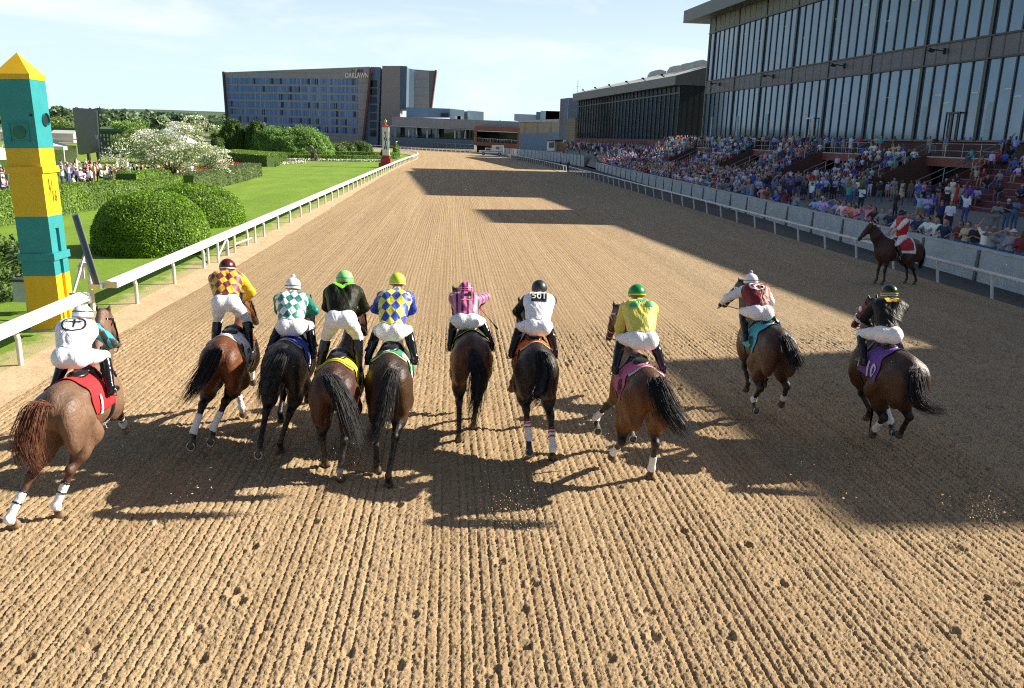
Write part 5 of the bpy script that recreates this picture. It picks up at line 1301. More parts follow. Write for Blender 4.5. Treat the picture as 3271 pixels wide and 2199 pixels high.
    dome('clipped_mound', (G(1088, 498).x, G(1088, 498).y + 2, 0), (3.3, 2.5, 3.0), 'leaf_dark', 5000, .15, 'dark mound bush left of the finish post, first of a pair', 'bush', 55, 3.0, lump=.06)
    dome('clipped_mound', (G(1148, 497).x, G(1148, 497).y + 2, 0), (2.9, 2.4, 3.0), 'leaf_dark', 5000, .15, 'dark mound bush directly left of the finish post', 'bush', 56, 3.0, lump=.06)
    dome('clipped_mound', (G(1062, 502).x, G(1062, 502).y + 5, 0), (2.4, 2, 2.6), 'leaf_grey', 2600, .14, 'pale mound bush behind the horse statue', 'bush', 57, 3.0, lump=.06)
    dome('young_conifer', (-11.6, 178, 0), (.9, .9, 3.0), 'leaf_mid', 1200, .12, 'small upright conifer close to the finish post', 'tree', 58, 1.6, lump=.12)
    dome('young_conifer', (-12.9, 160, 0), (.7, .7, 1.9), 'leaf_dark', 900, .10, 'dark little conifer just behind the finish post', 'tree', 59, 1.6, lump=.12)
plants()
def woods():
    # individual nearer trees beyond the infield, then the wood that closes the view
    rr = random.Random(9); ml = ['leaf_spring', 'leaf_mid', 'leaf_far', 'leaf_spring', 'leaf_mid']
    kinds = {'leaf_spring': 'pale spring green', 'leaf_mid': 'mid green', 'leaf_far': 'dark green'}
    i = 0
    for x, Y in ((-178, 330), (-160, 300), (-150, 345), (-138, 310), (-128, 352), (-118, 322), (-110, 300), (-104, 345), (-95, 315), (-88, 338), (-80, 305), (-73, 330), (-66, 300), (-61, 340), (-170, 380), (-145, 395), (-120, 390), (-98, 400), (-82, 385), (-205, 360), (-225, 330), (-190, 300), (-69, 380)):
        mt = ml[i % 5]; hh = rr.uniform(4.5, 7.5); tree('broadleaf_tree', x, Y, hh, hh * .75, mt, 2600, .34, '%s broadleaf tree in the belt beyond the racetrack infield' % kinds[mt], group='%s trees beyond the infield' % kinds[mt], seed=100 + i, trunk=.25, base=.22, tr=.3, squash=.7); i += 1
    rs = np.random.RandomState(5); n = 900; P = []; N = []; T = []
    for k in range(n):
        x = rs.uniform(-420, 60); y = rs.uniform(470, 760); hh = rs.uniform(9, 12.5) * (1 + .18 * math.sin(x * .02)); r = rs.uniform(4, 6.5); m_ = 90
        d = rs.normal(0, 1, (m_, 3)); d /= np.linalg.norm(d, axis=1)[:, None]; d[:, 2] = np.abs(d[:, 2]); P.append(np.array([x, y, hh * .45 + (y - 470) * .014]) + d * np.array([r, r, hh * .55]) * rs.uniform(.8, 1.05, m_)[:, None]); N.append(d); T.append(np.full(m_, rs.uniform(.1, .8)))
    o = leaves('distant_woods', np.concatenate(P), np.concatenate(N), 1.5, M['leaf_far'], None, np.concatenate(T), 3, flat=.5, asp=.8); tag(o, 'dark wooded ridge closing the view behind the infield', 'woods', kind='stuff')
woods()
def infield():
    # video board on legs
    a = PY(236, 520, 100); 
    t = tag(empty('video_board', (0, 0, 0)), 'large dark infield video board turned edgewise on a steel stand', 'video board')
    Y1_, Y2_ = 92.0, 84.0
    p0 = PY(262, 495, Y1_); p1 = PY(323, 485, Y2_ + 2); q0 = PY(243, 345, Y1_); q1 = PY(316, 350, Y2_ + 2)
    n = (p1 - p0).cross(q0 - p0).normalized(); n = n if n.y > 0 else -n
    m = MB(); vs = [p0, p1, q1, q0]; vs2 = [v + Vector((-.75, .9, 0)) for v in vs]; m.add(vs + vs2, [(0, 1, 2, 3), (7, 6, 5, 4), (0, 4, 5, 1), (1, 5, 6, 2), (2, 6, 7, 3), (3, 7, 4, 0)]); m.build('cabinet', M['black'], t)
    sc = NT('unlit_video_screen'); v_ = sc.pos((2, 2, 6)); sc.color(sc.ramp(sc.noise(v_, .8, 3), [(.4, (.085, .095, .085)), (.6, (.11, .12, .105))])); sc.set(Roughness=.4)
    c0 = (p0 + p1 + q0 + q1) / 4; f = lambda u, v: (p0 * (1 - u) + p1 * u) * (1 - v) + (q0 * (1 - u) + q1 * u) * v - n * .04
    m = MB(); m.add([f(.03, .03), f(.97, .03), f(.97, .97), f(.03, .97)], [(0, 1, 2, 3)])
    for u in np.linspace(.08, .9, 11): m.add([f(u, .30) - n * .03, f(u + .035, .30) - n * .03, f(u + .035, .40) - n * .03, f(u, .40) - n * .03], [(0, 1, 2, 3)], 1)
    m.build('screen', [sc.m, M['blue_light']], t)
    m = MB(); 
    for u in (.1, .62): b = f(u, 0) + n * .5; m.tube((b.x, b.y, -.3), (b.x, b.y, b.z + 1), .18)
    m.build('leg', M['dark_steel'], t)
    # toteboard building: long dark board with rows of pale odds panels
    t = tag(empty('tote_board', (0, 0, 0)), 'long low dark results board with rows of small pale panels behind the dogwood', 'results board')
    b0 = PY(305, 470, 112); b1 = PY(520, 480, 112); m = MB(); m.box(b0.x, b1.x, 112, 113.2, .8, 4.0)
    for r in range(5):
        for c in range(26):
            if (c * 7 + r * 3) % 5 == 0: continue
            x = b0.x + .3 + c * .42; z = 3.5 - r * .5; m.box(x, x + .16, 111.93, 111.98, z - .16, z + .14, 1)
    m.build('board', [M['dark_steel'], plain('pale_panel', (.45, .47, .45), .6, .2)], t)
    m = MB(); m.box(b0.x - 5, b1.x, 111.6, 116, 4.0, 4.3); m.build('roof', plain('green_roof', (.03, .12, .07), .6), t)
    # tents
    def tent(lab, x, y, wx, wy, eave, peak, rz=0):
        t = tag(empty('white_tent', (x, y, 0), rz), lab, 'tent'); m = MB(); e = [(-wx, -wy), (wx, -wy), (wx, wy), (-wx, wy)]; n = 5; vs = []
        for k in range(n + 1):
            u = k / n; s = (1 - u) ** 1.0; z = eave + (peak - eave) * (u ** 1.7)
            vs += [(a * s, b * s, z) for a, b in e]
        fs = [(k * 4 + i, k * 4 + (i + 1) % 4, k * 4 + 4 + (i + 1) % 4, k * 4 + 4 + i) for k in range(n) for i in range(4)]; m.add(vs, fs); m.build('canopy', M['canvas'], t)
        m = MB(); 
        for (a, b), (c, d) in zip(e, e[1:] + e[:1]): m.bar((a, b, eave - .15), (c, d, eave - .15), .04, .35)
        m.box(-wx, wx, wy - .05, wy, 0, eave); m.box(-wx, -wx + .05, -wy, wy, 0, eave); m.build('valance', M['canvas'], t)
        for i, (a, b) in enumerate(e): m = MB(); m.tube((a, b, 0), (a, b, eave), .05); m.build('pole', M['white_paint'], t)
    tent('white marquee with a steep peak behind the dogwood blossom', -37.5, 118, 3.6, 3.2, 2.5, 5.6, .1)
    tent('white tent beside the video board legs', -40, 86, 2.6, 2.6, 2.6, 3.6, .2)
    tent('large white tent cut by the left edge of the picture', -35.6, 60, 3.4, 3.4, 3.0, 4.6, .1)
    tent('white tent roof just left of the sixteenth pole', -34.2, 64.5, 2.4, 2.4, 2.4, 3.4, .0)
    # distant sheds and the backstretch rail
    rr = random.Random(3)
    for i, (x0, x1, y) in enumerate(((0, 60, 420), (165, 232, 418), (320, 372, 420), (372, 420, 424), (30, 60, 408))):
        a = PY(x0, y, 262); b = PY(x1, y, 262); t = tag(empty('barn', ((a.x + b.x) / 2, 262, 0)), 'long low barn with a pale metal roof %s' % ['across the infield at the picture edge', 'between the pole and the video board', 'right of the video board', 'behind the dogwood tip', 'hidden partly by the sixteenth pole'][i], 'barn', 'barns across the infield')
        m = MB(); L = (b.x - a.x) / 2; m.box(-L, L, 0, 9, -.2, 2.4); m.build('wall', M['rail_grey'], t)
        m = MB(); m.hexa([(-L - .4, -.6, 2.4), (L + .4, -.6, 2.4), (L + .4, 9.6, 2.4), (-L - .4, 9.6, 2.4), (-L - .4, 4.2, 3.9), (L + .4, 4.2, 3.9), (L + .4, 4.8, 3.9), (-L - .4, 4.8, 3.9)]); m.build('roof', M['roofing'], t)
    t = tag(empty('backstretch_rail', (0, 0, 0)), 'thin white rail of the backstretch far across the infield', 'rail'); m = MB(); m.bar((-150, 236, 1.05), (-60, 246, 1.05), .22, .3); m.build('rail_tube', M['rail_white'], t)
    pm_ = None
    for i in range(30):
        if pm_ is None: m = MB(); m.box(-.06, .06, -.06, .06, -.2, 1.0); o = m.build('post', M['post_white'], t); pm_ = o.data
        else: o = link('post', pm_, t)
        o.location = (-150 + i * 3.1, 236 + i * .34, 0)
    sheet('far_track', [(-260, 246), (-50, 258), (-50, 276), (-260, 266)], -.22, M['sand'])
    o = sheet('far_lawn', [(-260, 120), (-95, 120), (-95, 245), (-260, 232)], -.2, M['lawn'])
infield()
# ------------------------------------------------------------------ horses
def V3(*a): return np.array(a, float)
def two_bone(a, b, l1, l2, bend):
    """joint between a and b, bending towards `bend`"""
    a = np.asarray(a, float); b = np.asarray(b, float); d = b - a; L = np.linalg.norm(d); u = d / L
    s = max(1.0, L / ((l1 + l2) * .995)); l1 *= s; l2 *= s
    x = (l1 * l1 - l2 * l2 + L * L) / (2 * L); h = math.sqrt(max(0, l1 * l1 - x * x)); bd = np.asarray(bend, float); bd = bd - u * (bd @ u); bd /= np.linalg.norm(bd)
    return a + u * x + bd * h
def horse(name, root, P, label, vox=.017, cat='horse', group=None):
    """P: dict(body, points, mane, hoofs=[(x,y,z,flip)] hind left, hind right, fore left, fore right, poll, muzzle, tail=[pts], pitch)"""
    t = tag(empty(name, root, P.get('rz', 0)), label, cat, group); B = Body(.07); dz = P.get('dz', 0.0)
    T_BODY, T_LOW, T_HEAD, T_HOOF, T_EAR, T_NOSE = 0, 1, 2, 3, 4, 5
    z = lambda v: v + dz
    B.ell((0, -.50, z(1.33)), (.255, .37, .245), T_BODY, .10)
    for s in (-1, 1):
        B.ell((s * .150, -.60, z(1.24)), (.145, .27, .27), T_BODY, .045)
        B.ell((s * .180, -.68, z(1.06)), (.098, .165, .24), T_BODY, .035)
        B.ell((s * .17, .50, z(1.12)), (.105, .20, .30), T_BODY, .10)
        B.ell((s * .19, -.34, z(1.42)), (.07, .12, .08), T_BODY, .05)    # hip bones
    B.ell((0, -.12, z(1.30)), (.235, .44, .255), T_BODY, .12); B.ell((0, .12, z(1.17)), (.275, .52, .325), T_BODY, .12)
    B.ell((0, .52, z(1.14)), (.215, .30, .35), T_BODY, .10); B.ell((0, .38, z(1.42)), (.085, .30, .16), T_BODY, .12); B.ell((0, -.45, z(1.50)), (.09, .28, .09), T_BODY, .12)
    poll = V3(*P['poll']); muz = V3(*P['muzzle']); nb = V3(0, .62, z(1.28)); nt_ = V3(0, .50, z(1.48))
    mid = (nb + poll) / 2 + V3(0, .02, .0)
    B.cone(nb, mid, .21, .15, T_BODY, .12, .62); B.cone(mid, poll - V3(0, .03, .05), .15, .095, T_BODY, .08, .62); B.cone(nt_, poll - V3(0, .10, .02), .12, .085, T_BODY, .12, .5)
    hd = muz - poll; hd /= np.linalg.norm(hd); muz = poll + hd * .60
    dn = np.cross(np.cross(hd, V3(0, 0, -1)), hd); dn /= max(np.linalg.norm(dn), 1e-6)
    B.cone(poll + hd * .02, poll + hd * .30, .095, .080, T_HEAD, .05, .82); B.cone(poll + hd * .28, muz - hd * .06, .080, .058, T_HEAD, .05, .8)
    B.ell(poll + hd * .16 + dn * .07, (.062, .10, .095), T_HEAD, .05); B.ell(muz - hd * .02, (.05, .055, .055), T_NOSE, .04)
    side = np.cross(hd, dn)
    for s in (-1, 1):
        B.ell(poll + hd * .17 - dn * .02 + side * s * .075, (.028, .035, .03), T_HEAD, .02)
        e0 = poll + side * s * .055 - hd * .02; B.cone(e0, e0 + V3(0, -.01, .075) + side * s * .02, .032, .026, T_EAR, .015); B.cone(e0 + V3(0, -.01, .075) + side * s * .02, e0 + V3(0, .02, .15) + side * s * .025, .026, .006, T_EAR, .015)
        B.ell(muz + side * s * .03 + hd * .02, (.018, .02, .018), T_NOSE, .015)
    feet = []
    for i, (hx, hy, hz, fl) in enumerate(P['hoofs']):
        s = -1 if i % 2 == 0 else 1; hind = i < 2; H = V3(hx, hy, hz)
        dirp = V3(0, -.0, .0)
        if fl == 0: pd = V3(0, -.055, .12) if True else 0
        else: pd = V3(0, .09 * fl, .10 + .03 * fl)      # sole turned to the rear
        if fl < 0: pd = V3(0, -.10, .09)
        top = H + V3(0, 0, .045) if fl <= 0 else H + V3(0, .03, .03)
        fet = top + pd
        if hind:
            hip = V3(s * .15, -.47, z(1.20)); swing = np.clip((hy + .75) * .35, -.22, .35); st = V3(s * .185, -.30 + swing * .6, z(.93)); hk = two_bone(st, fet, .45, .40, (0, -1, .15)); 
            B.cone(hip, st, .18, .145, T_BODY, .08); B.cone((hip + V3(s * .01, -.14, -.08)), st + (hk - st) * .5, .135, .098, T_BODY, .07)
            B.cone(st, st + (hk - st) * .55, .135, .092, T_BODY, .06); B.cone(st + (hk - st) * .5, hk, .090, .055, T_LOW, .05); B.ell(hk + V3(0, -.025, .02), (.055, .07, .068), T_LOW, .03)
            B.cone(hk, fet, .047, .038, T_LOW, .02)
        else:
            el = V3(s * .155, .42, z(.98)); kn = two_bone(el, fet, .42, .30, (0, 1, .05))
            B.cone(V3(s * .16, .48, z(1.05)), el + (kn - el) * .5, .125, .072, T_BODY, .08); B.cone(el + (kn - el) * .4, kn, .072, .046, T_LOW, .04); B.ell(kn, (.054, .054, .062), T_LOW, .03); B.cone(kn, fet, .043, .036, T_LOW, .02)
        B.ell(fet, (.048, .05, .05), T_LOW, .02); B.cone(fet, top, .038, .045, T_LOW, .02)
        if fl <= 0: B.cone(H + V3(0, .0, .055), H + V3(0, .018, .018), .050, .064, T_HOOF, .01)
        else: B.cone(top, H + V3(0, -.01, .0), .050, .064, T_HOOF, .01)
        feet.append((H, fet, top, hk if hind else kn, fl))
    Vv, Q, T = B.mesh(vox, 2); Nn = normals(Vv, Q)
    body = V3(*P['body']); pts = V3(*P.get('points', (.012, .010, .010))); top = V3(*P.get('top', tuple(body * .6)))
    zz = np.clip((Vv[:, 2] - dz - 1.25) / .35, 0, 1)[:, None]; col = body * (1 - zz * P.get('topmix', .6)) + top * zz * P.get('topmix', .6)
    und = np.clip((1.05 - (Vv[:, 2] - dz)) / .2, 0, 1)[:, None] * (T == 0)[:, None]
    low = (T == 1).astype(float)[:, None]; low = relax_attr(low, Q, 7); col = col * (1 - low) + pts * low
    ns = relax_attr(((T == 5) | (T == 4)).astype(float)[:, None], Q, 3); col = col * (1 - ns * .7) + pts * ns * .7
    hf = relax_attr((T == 3).astype(float)[:, None], Q, 1); col = col * (1 - hf) + V3(*P.get('hoofcol', (.10, .08, .06))) * hf
    for k in P.get('white', []):     # white lower legs and pasterns
        H, fet, tp, jt, fl = feet[k]; a = fet + (jt - fet) * P.get('sock', .1); d = np.linalg.norm(Vv - (H + fet) / 2, axis=1); m_ = (np.clip((.15 - d) / .03, 0, 1) * (T != 3))[:, None]; col = col * (1 - m_) + V3(.5, .45, .4) * m_
    col = col * P.get('gain', .82) * (1 + .12 * (NR.rand(len(Vv))[:, None] - .5))
    me = np_mesh('body', Vv, Q, [M['coat']], col=col.astype(np.float32)); link('body', me, t)
    bvh = BVHTree.FromPolygons([tuple(v) for v in Vv], [tuple(q) for q in Q])
    # tail: a long fall of hair from the dock
    dock = V3(0, -.86, z(1.40)); TP = [dock + V3(0, .04, .03)] + [V3(*p) for p in P['tail']]; spread = P.get('tailw', .085)
    def tc_(rr, i):
        L = rr.uniform(.55, 1.0) * (1.0 if i % 9 else 1.06); o = V3(rr.gauss(0, 1), rr.gauss(0, .7), rr.gauss(0, .7)); out = []
        for k in range(9):
            u = k / 8 * L; p = interp(TP, np.array([u]))[0]; wd = spread * (.28 + .95 * math.sin(min(1, u * 1.05) * math.pi * .62)); out.append(p + o * wd * .5 + V3(math.sin(u * 6 + i * 1.7), math.cos(u * 5 + i), math.sin(u * 8 + i * .6)) * .028 * u * u)
        return out, rr.uniform(.0028, .0055)
    strands('tail', None, tc_, P['mane'], t, 620, seed=P.get('seed', 1))
    tm = MB(); us = np.linspace(0, .80, 12); pp = [Vector(interp(TP, np.array([u]))[0]) for u in us]
    for a_, b_, ua, ub in zip(pp[:-1], pp[1:], us[:-1], us[1:]): tm.tube(a_, b_, .018 + spread * .52 * math.sin(min(1, ua * 1.1) * math.pi * .72), .018 + spread * .52 * math.sin(min(1, ub * 1.1) * math.pi * .72), 9, cap=False)
    tm.build('tail_core', P['mane'], t)
    # mane along the crest
    cr_ = [nt_ + V3(0, .0, .06), (nt_ + poll) / 2 + V3(0, -.06, .085), poll + V3(0, -.05, .06), poll + V3(0, .03, .05)]
    def mc_(rr, i):
        u = i / 90; p = interp(cr_, np.array([u]))[0]; sd = P.get('maneside', 1) * rr.uniform(.5, 1); L = rr.uniform(.10, .17); b = [p + V3(sd * .01 * k + rr.gauss(0, .004), -.012 * k + rr.uniform(-.01, .01), .03 * math.sin(k * .8) - .028 * k * k * .28) for k in range(6)]; return b, .008
    strands('mane', None, mc_, P['mane'], t, 90, seed=3)
    # shoes on turned-up soles and wraps on the lower legs
    for i, (H, fet, tp, jt, fl) in enumerate(feet):
        if fl > 0:
            m = MB(); ring = []
            for k in range(15):
                a = math.radians(-145 + 290 * k / 14); ring.append(Vector(H) + Vector((math.sin(a) * .052, -.055, .0 + math.cos(a) * -.058)))
            m.path(ring, .009, 6); m.build('horseshoe', M['shoe'], t)
    W = P.get('wraps', {})
    for i, mt in W.items():
        H, fet, tp, jt, fl = feet[i]; d = jt - fet; L = np.linalg.norm(d); d = d / L
        s = (Vv - fet) @ d; rr_ = np.linalg.norm(Vv - fet - s[:, None] * d, axis=1)
        lo_, hi_ = P.get('wraprange', (-.05, .68)); mk = (s > lo_) & (s < L * hi_) & (rr_ < .085); fq = mk[Q].all(1); shell('leg_wrap', Vv, Q, Nn, fq, .010, mt, t)
        if P.get('bands'):
            for sb in P['bands']:
                mk2 = (s > L * sb) & (s < L * sb + .035) & (rr_ < .085); fq = mk2[Q].all(1); shell('wrap_band', Vv, Q, Nn, fq, .015, P['bandmat'], t, it=0)
    # bridle
    bm = P.get('bridle', M['leather'])
    def strap(c, ax, r, w_=.022, lift=.012, nm='bridle_strap'):
        ax = Vector(ax).normalized(); u = ax.orthogonal().normalized(); v = ax.cross(u); c = Vector(c); m = MB(); n = 26; vs = []
        for sgn in (-1, 1):
            for k in range(n):
                a = 2 * math.pi * k / n; d = u * math.cos(a) + v * math.sin(a); o = c + ax * (sgn * w_ / 2); h = bvh.ray_cast(o + d * r, -d); q = h[0] if h[0] is not None else o + d * .06; vs.append(q + d * lift)
        m.add(vs, [(k, (k + 1) % n, n + (k + 1) % n, n + k) for k in range(n)], 0, True); return m.build(nm, bm, t)
    hv = Vector(hd)
    strap(poll + hd * .40, hd, .16, .026); strap(poll + hd * .05 + dn * .02, hd * .5 + dn * .5, .2, .026); strap(poll + hd * .10, hd, .19, .022); strap(muz - hd * .08, hd, .12, .014)
    for s in (-1, 1):
        pts_ = []
        for k in range(9):
            o = Vector(poll + hd * (.06 + .44 * k / 8) + dn * .01); h = bvh.ray_cast(o + Vector(side) * s * .2, Vector(side) * -s); pts_.append((h[0] if h[0] is not None else o + Vector(side) * s * .07) + Vector(side) * s * .008)
        m = MB(); m.path(pts_, .010, 5); m.build('cheek_strap', bm, t)
    if P.get('hood'):   # blinkers with cups
        s_ = (Vv - poll) @ hd; near = (np.linalg.norm(Vv - poll - s_[:, None] * hd, axis=1) < .15) & (s_ > -.03) & (s_ < .33) & (T != 4); shell('blinker_hood', Vv, Q, Nn, near[Q].all(1), .012, P['hood'], t)
        for s in (-1, 1):
            m = MB(); c = Vector(poll + hd * .17 + side * s * .095 - dn * .02); m.sphere(c, .05, 10, 8, sc=(.5, 1, 1)); m.build('blinker_cup', M['white_paint'] if P.get('cupw') else P['hood'], t)
    if P.get('noseroll'):
        s_ = (Vv - poll) @ hd; near = (np.linalg.norm(Vv - poll - s_[:, None] * hd, axis=1) < .13) & (s_ > .36) & (s_ < .43); shell('noseband_sheepskin', Vv, Q, Nn, near[Q].all(1), .03, P['noseroll'], t)
    # saddle cloth and saddle
    if 'cloth' in P:
        c = P['cloth']; sy = P.get('sy', .10)
        wrap('saddle_cloth', bvh, sy - .43, sy + .22, -1.62, 1.62, z(1.15), .022, c['mats'], t, mfn=c.get('fn'), skew=-.02)
        if c.get('under'): wrap('under_cloth', bvh, sy - .50, sy + .16, -.62, .62, z(1.15), .012, [c['under']], t, 14, 14)
        for s in (-1, 1):
            o = Vector((s * .6, sy - .20, z(1.08))); 
            n2 = Vector((s, 0, .25)).normalized(); vv = Vector((0, 0, 1)) - n2 * n2.z; vv.normalize(); uu = vv.cross(n2)
            if c.get('num'): decal('cloth_number', subdiv2d(shift2d(text_flat(c['num'], .30, .02), 0, 0), 2), bvh, Vector((s * .0, sy - .22, z(1.17))) + n2 * .1, uu, vv, c['nmat'], t, .038)
            if c.get('word'): decal('cloth_lettering', subdiv2d(text_flat(c['word'], .085, .01), 1), bvh, Vector((0, sy - .13, z(.90))) + n2 * .1, uu, vv, c['nmat'], t, .038)
        S_ = Body(.03); S_.ell((0, sy - .13, z(1.585)), (.12, .16, .045), 0); S_.ell((0, sy + .10, z(1.60)), (.07, .12, .05), 0)
        for s in (-1, 1): S_.cone((s * .08, sy + .08, z(1.57)), (s * .23, sy + .16, z(1.35)), .06, .04, 0, .03); S_.cone((s * .23, sy + .16, z(1.35)), (s * .285, sy + .14, z(1.12)), .03, .02, 0, .03)
        v2, q2, _ = S_.mesh(.02, 2); link('saddle', np_mesh('saddle', v2, q2, [M['leather']]), t)
        wrap('girth', bvh, sy + .10, sy + .19, 1.5, 4.78, z(1.15), .014, [c.get('girth', M['leather'])], t, 3, 26)
        for s in (-1, 1):
            m = MB(); a = Vector((s * .27, sy + .15, z(1.34))); b = Vector(P['feet'][0 if s < 0 else 1]) + Vector((0, 0, .09)) if 'feet' in P else Vector((s * .33, sy + .2, z(1.05))); m.bar(a, b, .02, .008); m.build('stirrup_leather', M['leather'], t)
            m = MB(); c0 = b; w_ = .055; m.path([c0, c0 + Vector((0, 0, 0)) + Vector((w_ * .8, 0, -.05)), c0 + Vector((w_, 0, -.12)), c0 + Vector((-w_, 0, -.12)), c0 + Vector((-w_ * .8, 0, -.05)), c0], .008, 5); m.build('stirrup', M['steel'], t)
    t['muz'] = tuple(muz.tolist()); return t, bvh, muz
def text_flat(txt, size, bold=0.0): 
    P, f = text_mesh(txt, size, bold); return P, f

def rider_shape(P):
    """jockey skeleton in the horse's own frame"""
    hip = V3(*P['hip']); head = V3(*P['head']); sy = P.get('sy', .10)
    d = head - hip; chest = hip + d * .58 + V3(0, -.02, .03); neck = hip + d * .80 + V3(0, 0, .0); J = dict(hip=hip, head=head, chest=chest, neck=neck)
    ax = d / np.linalg.norm(d); rt = np.cross(ax, V3(0, 0, 1)); rt = V3(1, 0, 0) if np.linalg.norm(rt) < .3 else rt / np.linalg.norm(rt)
    rt = rt + V3(0, 0, P.get('tilt', 0)); rt /= np.linalg.norm(rt); J['rt'] = rt
    fl, fr = [V3(*q) for q in P['feet']]; J['feet'] = (fl, fr)
    J['sh'] = [chest + (neck - chest) * .55 + rt * s * .19 - V3(0, 0, .02) for s in (-1, 1)]
    J['hj'] = [hip + rt * s * .09 for s in (-1, 1)]
    J['knee'] = [two_bone(J['hj'][k], (fl, fr)[k] + V3(0, -.03, .10), .42, .40, (P.get('kn', .12) * (-1, 1)[k], 1, .25)) for k in (0, 1)]
    J['hand'] = [V3(*q) for q in P['hands']]
    J['elb'] = [two_bone(J['sh'][k], J['hand'][k], .28, .26, ((-1., 1.)[k], P.get('elby', -.15), P.get('elbz', .2))) for k in (0, 1)]
    return J
def hand_prims(B, w, f, tg, s):
    """palm, four curled fingers of unequal length and a thumb leaving the side"""
    f = f / np.linalg.norm(f); dn = V3(0, 0, -1.) - f * f[2] * -1; dn = dn / np.linalg.norm(dn); sd = np.cross(f, dn)
    B.cone(w, w + f * .065, .028, .034, tg, .012)
    for i, L in enumerate((.034, .040, .038, .030)):
        b = w + f * .075 + sd * (i - 1.5) * .020; c = b + f * L * .7 + dn * L * .35; e = c - f * L * .35 + dn * L * .75; B.cone(b, c, .0115, .0105, tg, .004); B.cone(c, e, .0105, .0095, tg, .004)
    b = w + f * .03 + sd * -s * .034; B.cone(b, b + f * .045 + dn * .03 + sd * s * .012, .0125, .0105, tg, .006)
def rider(name, root, P, label, vox=.0125, rz=0):
    J = rider_shape(P); O = V3(0, .1, 1.5); Rz = Matrix.Rotation(rz, 3, 'Z'); loc = Vector(root) + Rz @ Vector(O)
    t = tag(empty(name, loc, rz), label, 'jockey' if P.get('jockey', True) else 'rider'); B = Body(.045)
    SK, SILK, SLV, BR, BT, GL, FACE = 0, 1, 2, 3, 4, 5, 6
    hip, chest, neck, head, rt = J['hip'], J['chest'], J['neck'], J['head'], J['rt']
    ax = (neck - hip) / np.linalg.norm(neck - hip)
    back = np.cross(rt, ax); back = back if back[2] > 0 or back[1] < 0 else -back
    w_ = P.get('wide', 1.0)
    # pelvis, seat, waist, ribcage, shoulders
    B.cone(hip - rt * .065, hip + rt * .065, .112 * w_, .112 * w_, BR, .05); 
    for s in (-1, 1): B.ell(hip + rt * s * .075 - ax * .03 + back * .01, (.098, .115, .102), BR, .06)
    wst = hip + (chest - hip) * .50; B.cone(hip + ax * .09, wst, .128 * w_, .138 * w_, SILK, .04, 1.15)
    B.cone(wst - rt * .045, chest - rt * .085 + back * .01, .125 * w_, .140 * w_, SILK, .06); B.cone(wst + rt * .045, chest + rt * .085 + back * .01, .125 * w_, .140 * w_, SILK, .06)
    B.cone(J['sh'][0] * .82 + J['sh'][1] * .18, J['sh'][1] * .82 + J['sh'][0] * .18, .088, .088, SILK, .07); B.cone(chest, neck, .115, .065, SILK, .05)
    B.cone(neck, head - (head - neck) * .25, .055, .055, SK, .03)
    fw = V3(*P.get('look', (0, 1, -.25))); fw /= np.linalg.norm(fw); up = V3(0, 0, 1) - fw * fw[2]; up /= np.linalg.norm(up); sd = np.cross(fw, up)
    B.ell(head, (.076, .095, .105), FACE, .02); B.cone(head + fw * .03 - up * .06, head + fw * .055 - up * .085, .05, .035, FACE, .02)
    B.cone(head + fw * .09 - up * .005, head + fw * .112 - up * .04, .012, .018, FACE, .012); B.cone(head + fw * .082 + up * .02 - sd * .04, head + fw * .082 + up * .02 + sd * .04, .016, .016, FACE, .01); B.cone(head + fw * .085 - up * .07 - sd * .018, head + fw * .085 - up * .07 + sd * .018, .011, .011, FACE, .006)
    for s in (-1, 1): B.ell(head + sd * s * .08 - up * .01, (.015, .02, .03), FACE, .01)
    for k, s in ((0, -1), (1, 1)):
        hj, kn, ft = J['hj'][k], J['knee'][k], J['feet'][k]; an = ft + V3(0, -.05, .09)
        B.cone(hj, hj + (kn - hj) * .5, .098, .085, BR, .05); B.cone(hj + (kn - hj) * .5, kn, .085, .062, BR, .03)
        bt = kn + (an - kn) * .16; B.cone(kn, bt, .060, .058, BR, .02); B.cone(bt, kn + (an - kn) * .45, .062, .060, BT, .012); B.cone(kn + (an - kn) * .45, an, .060, .040, BT, .012)
        B.cone(an, ft + V3(0, -.06, .035), .040, .036, BT, .02); B.cone(ft + V3(0, -.08, .03), ft + V3(0, .13, .022), .036, .030, BT, .015, 1.0)
        sh, el, hn = J['sh'][k], J['elb'][k], J['hand'][k]
        fd = hn - el; fd /= np.linalg.norm(fd); wr = hn - fd * .09
        B.cone(sh, el, .070, .056, SLV, .035); sl = el + (wr - el) * (P.get('sleeve', .92)); B.cone(el, sl, .056, .036, SLV, .02); B.cone(sl, wr, .030, .026, SK if not P.get('gloves') else GL, .01)
        hand_prims(B, wr, fd, GL if P.get('gloves', True) else SK, s)
    Vv, Q, T = B.mesh(vox, 1); Nn = normals(Vv, Q); Vs = Vv - O
    for tg_ in (SILK, BR, SLV, BT): pass
    me = np_mesh('body', Vs - Nn * 0, Q, [M['skin'], M['glove']], midx=(T[Q[:, 0]] == GL).astype(int)); link('body', me, t)
    FT = T[Q]; fm = lambda k: (np.sum(FT == k, 1) >= 2)
    shell('silks', Vs, Q, Nn, fm(SILK), .006, P['silk'], t, ruffle=.013); shell('breeches', Vs, Q, Nn, fm(BR), .006, P.get('brmat', M['breeches']), t, ruffle=.004)
    sl = fm(SLV); cen = Vs[Q].mean(1); 
    for s in (-1, 1):
        sd_ = ((cen + O - chest) @ rt) * s > 0; shell('sleeve', Vs, Q, Nn, sl & sd_, .006, P['sleeve_mat'], t, ruffle=.014); shell('boot', Vs, Q, Nn, fm(BT) & ((cen[:, 0] * s) > 0), .009, P.get('bootmat', M['boot']), t)
    bvh = BVHTree.FromPolygons([tuple(v) for v in Vs], [tuple(q) for q in Q])
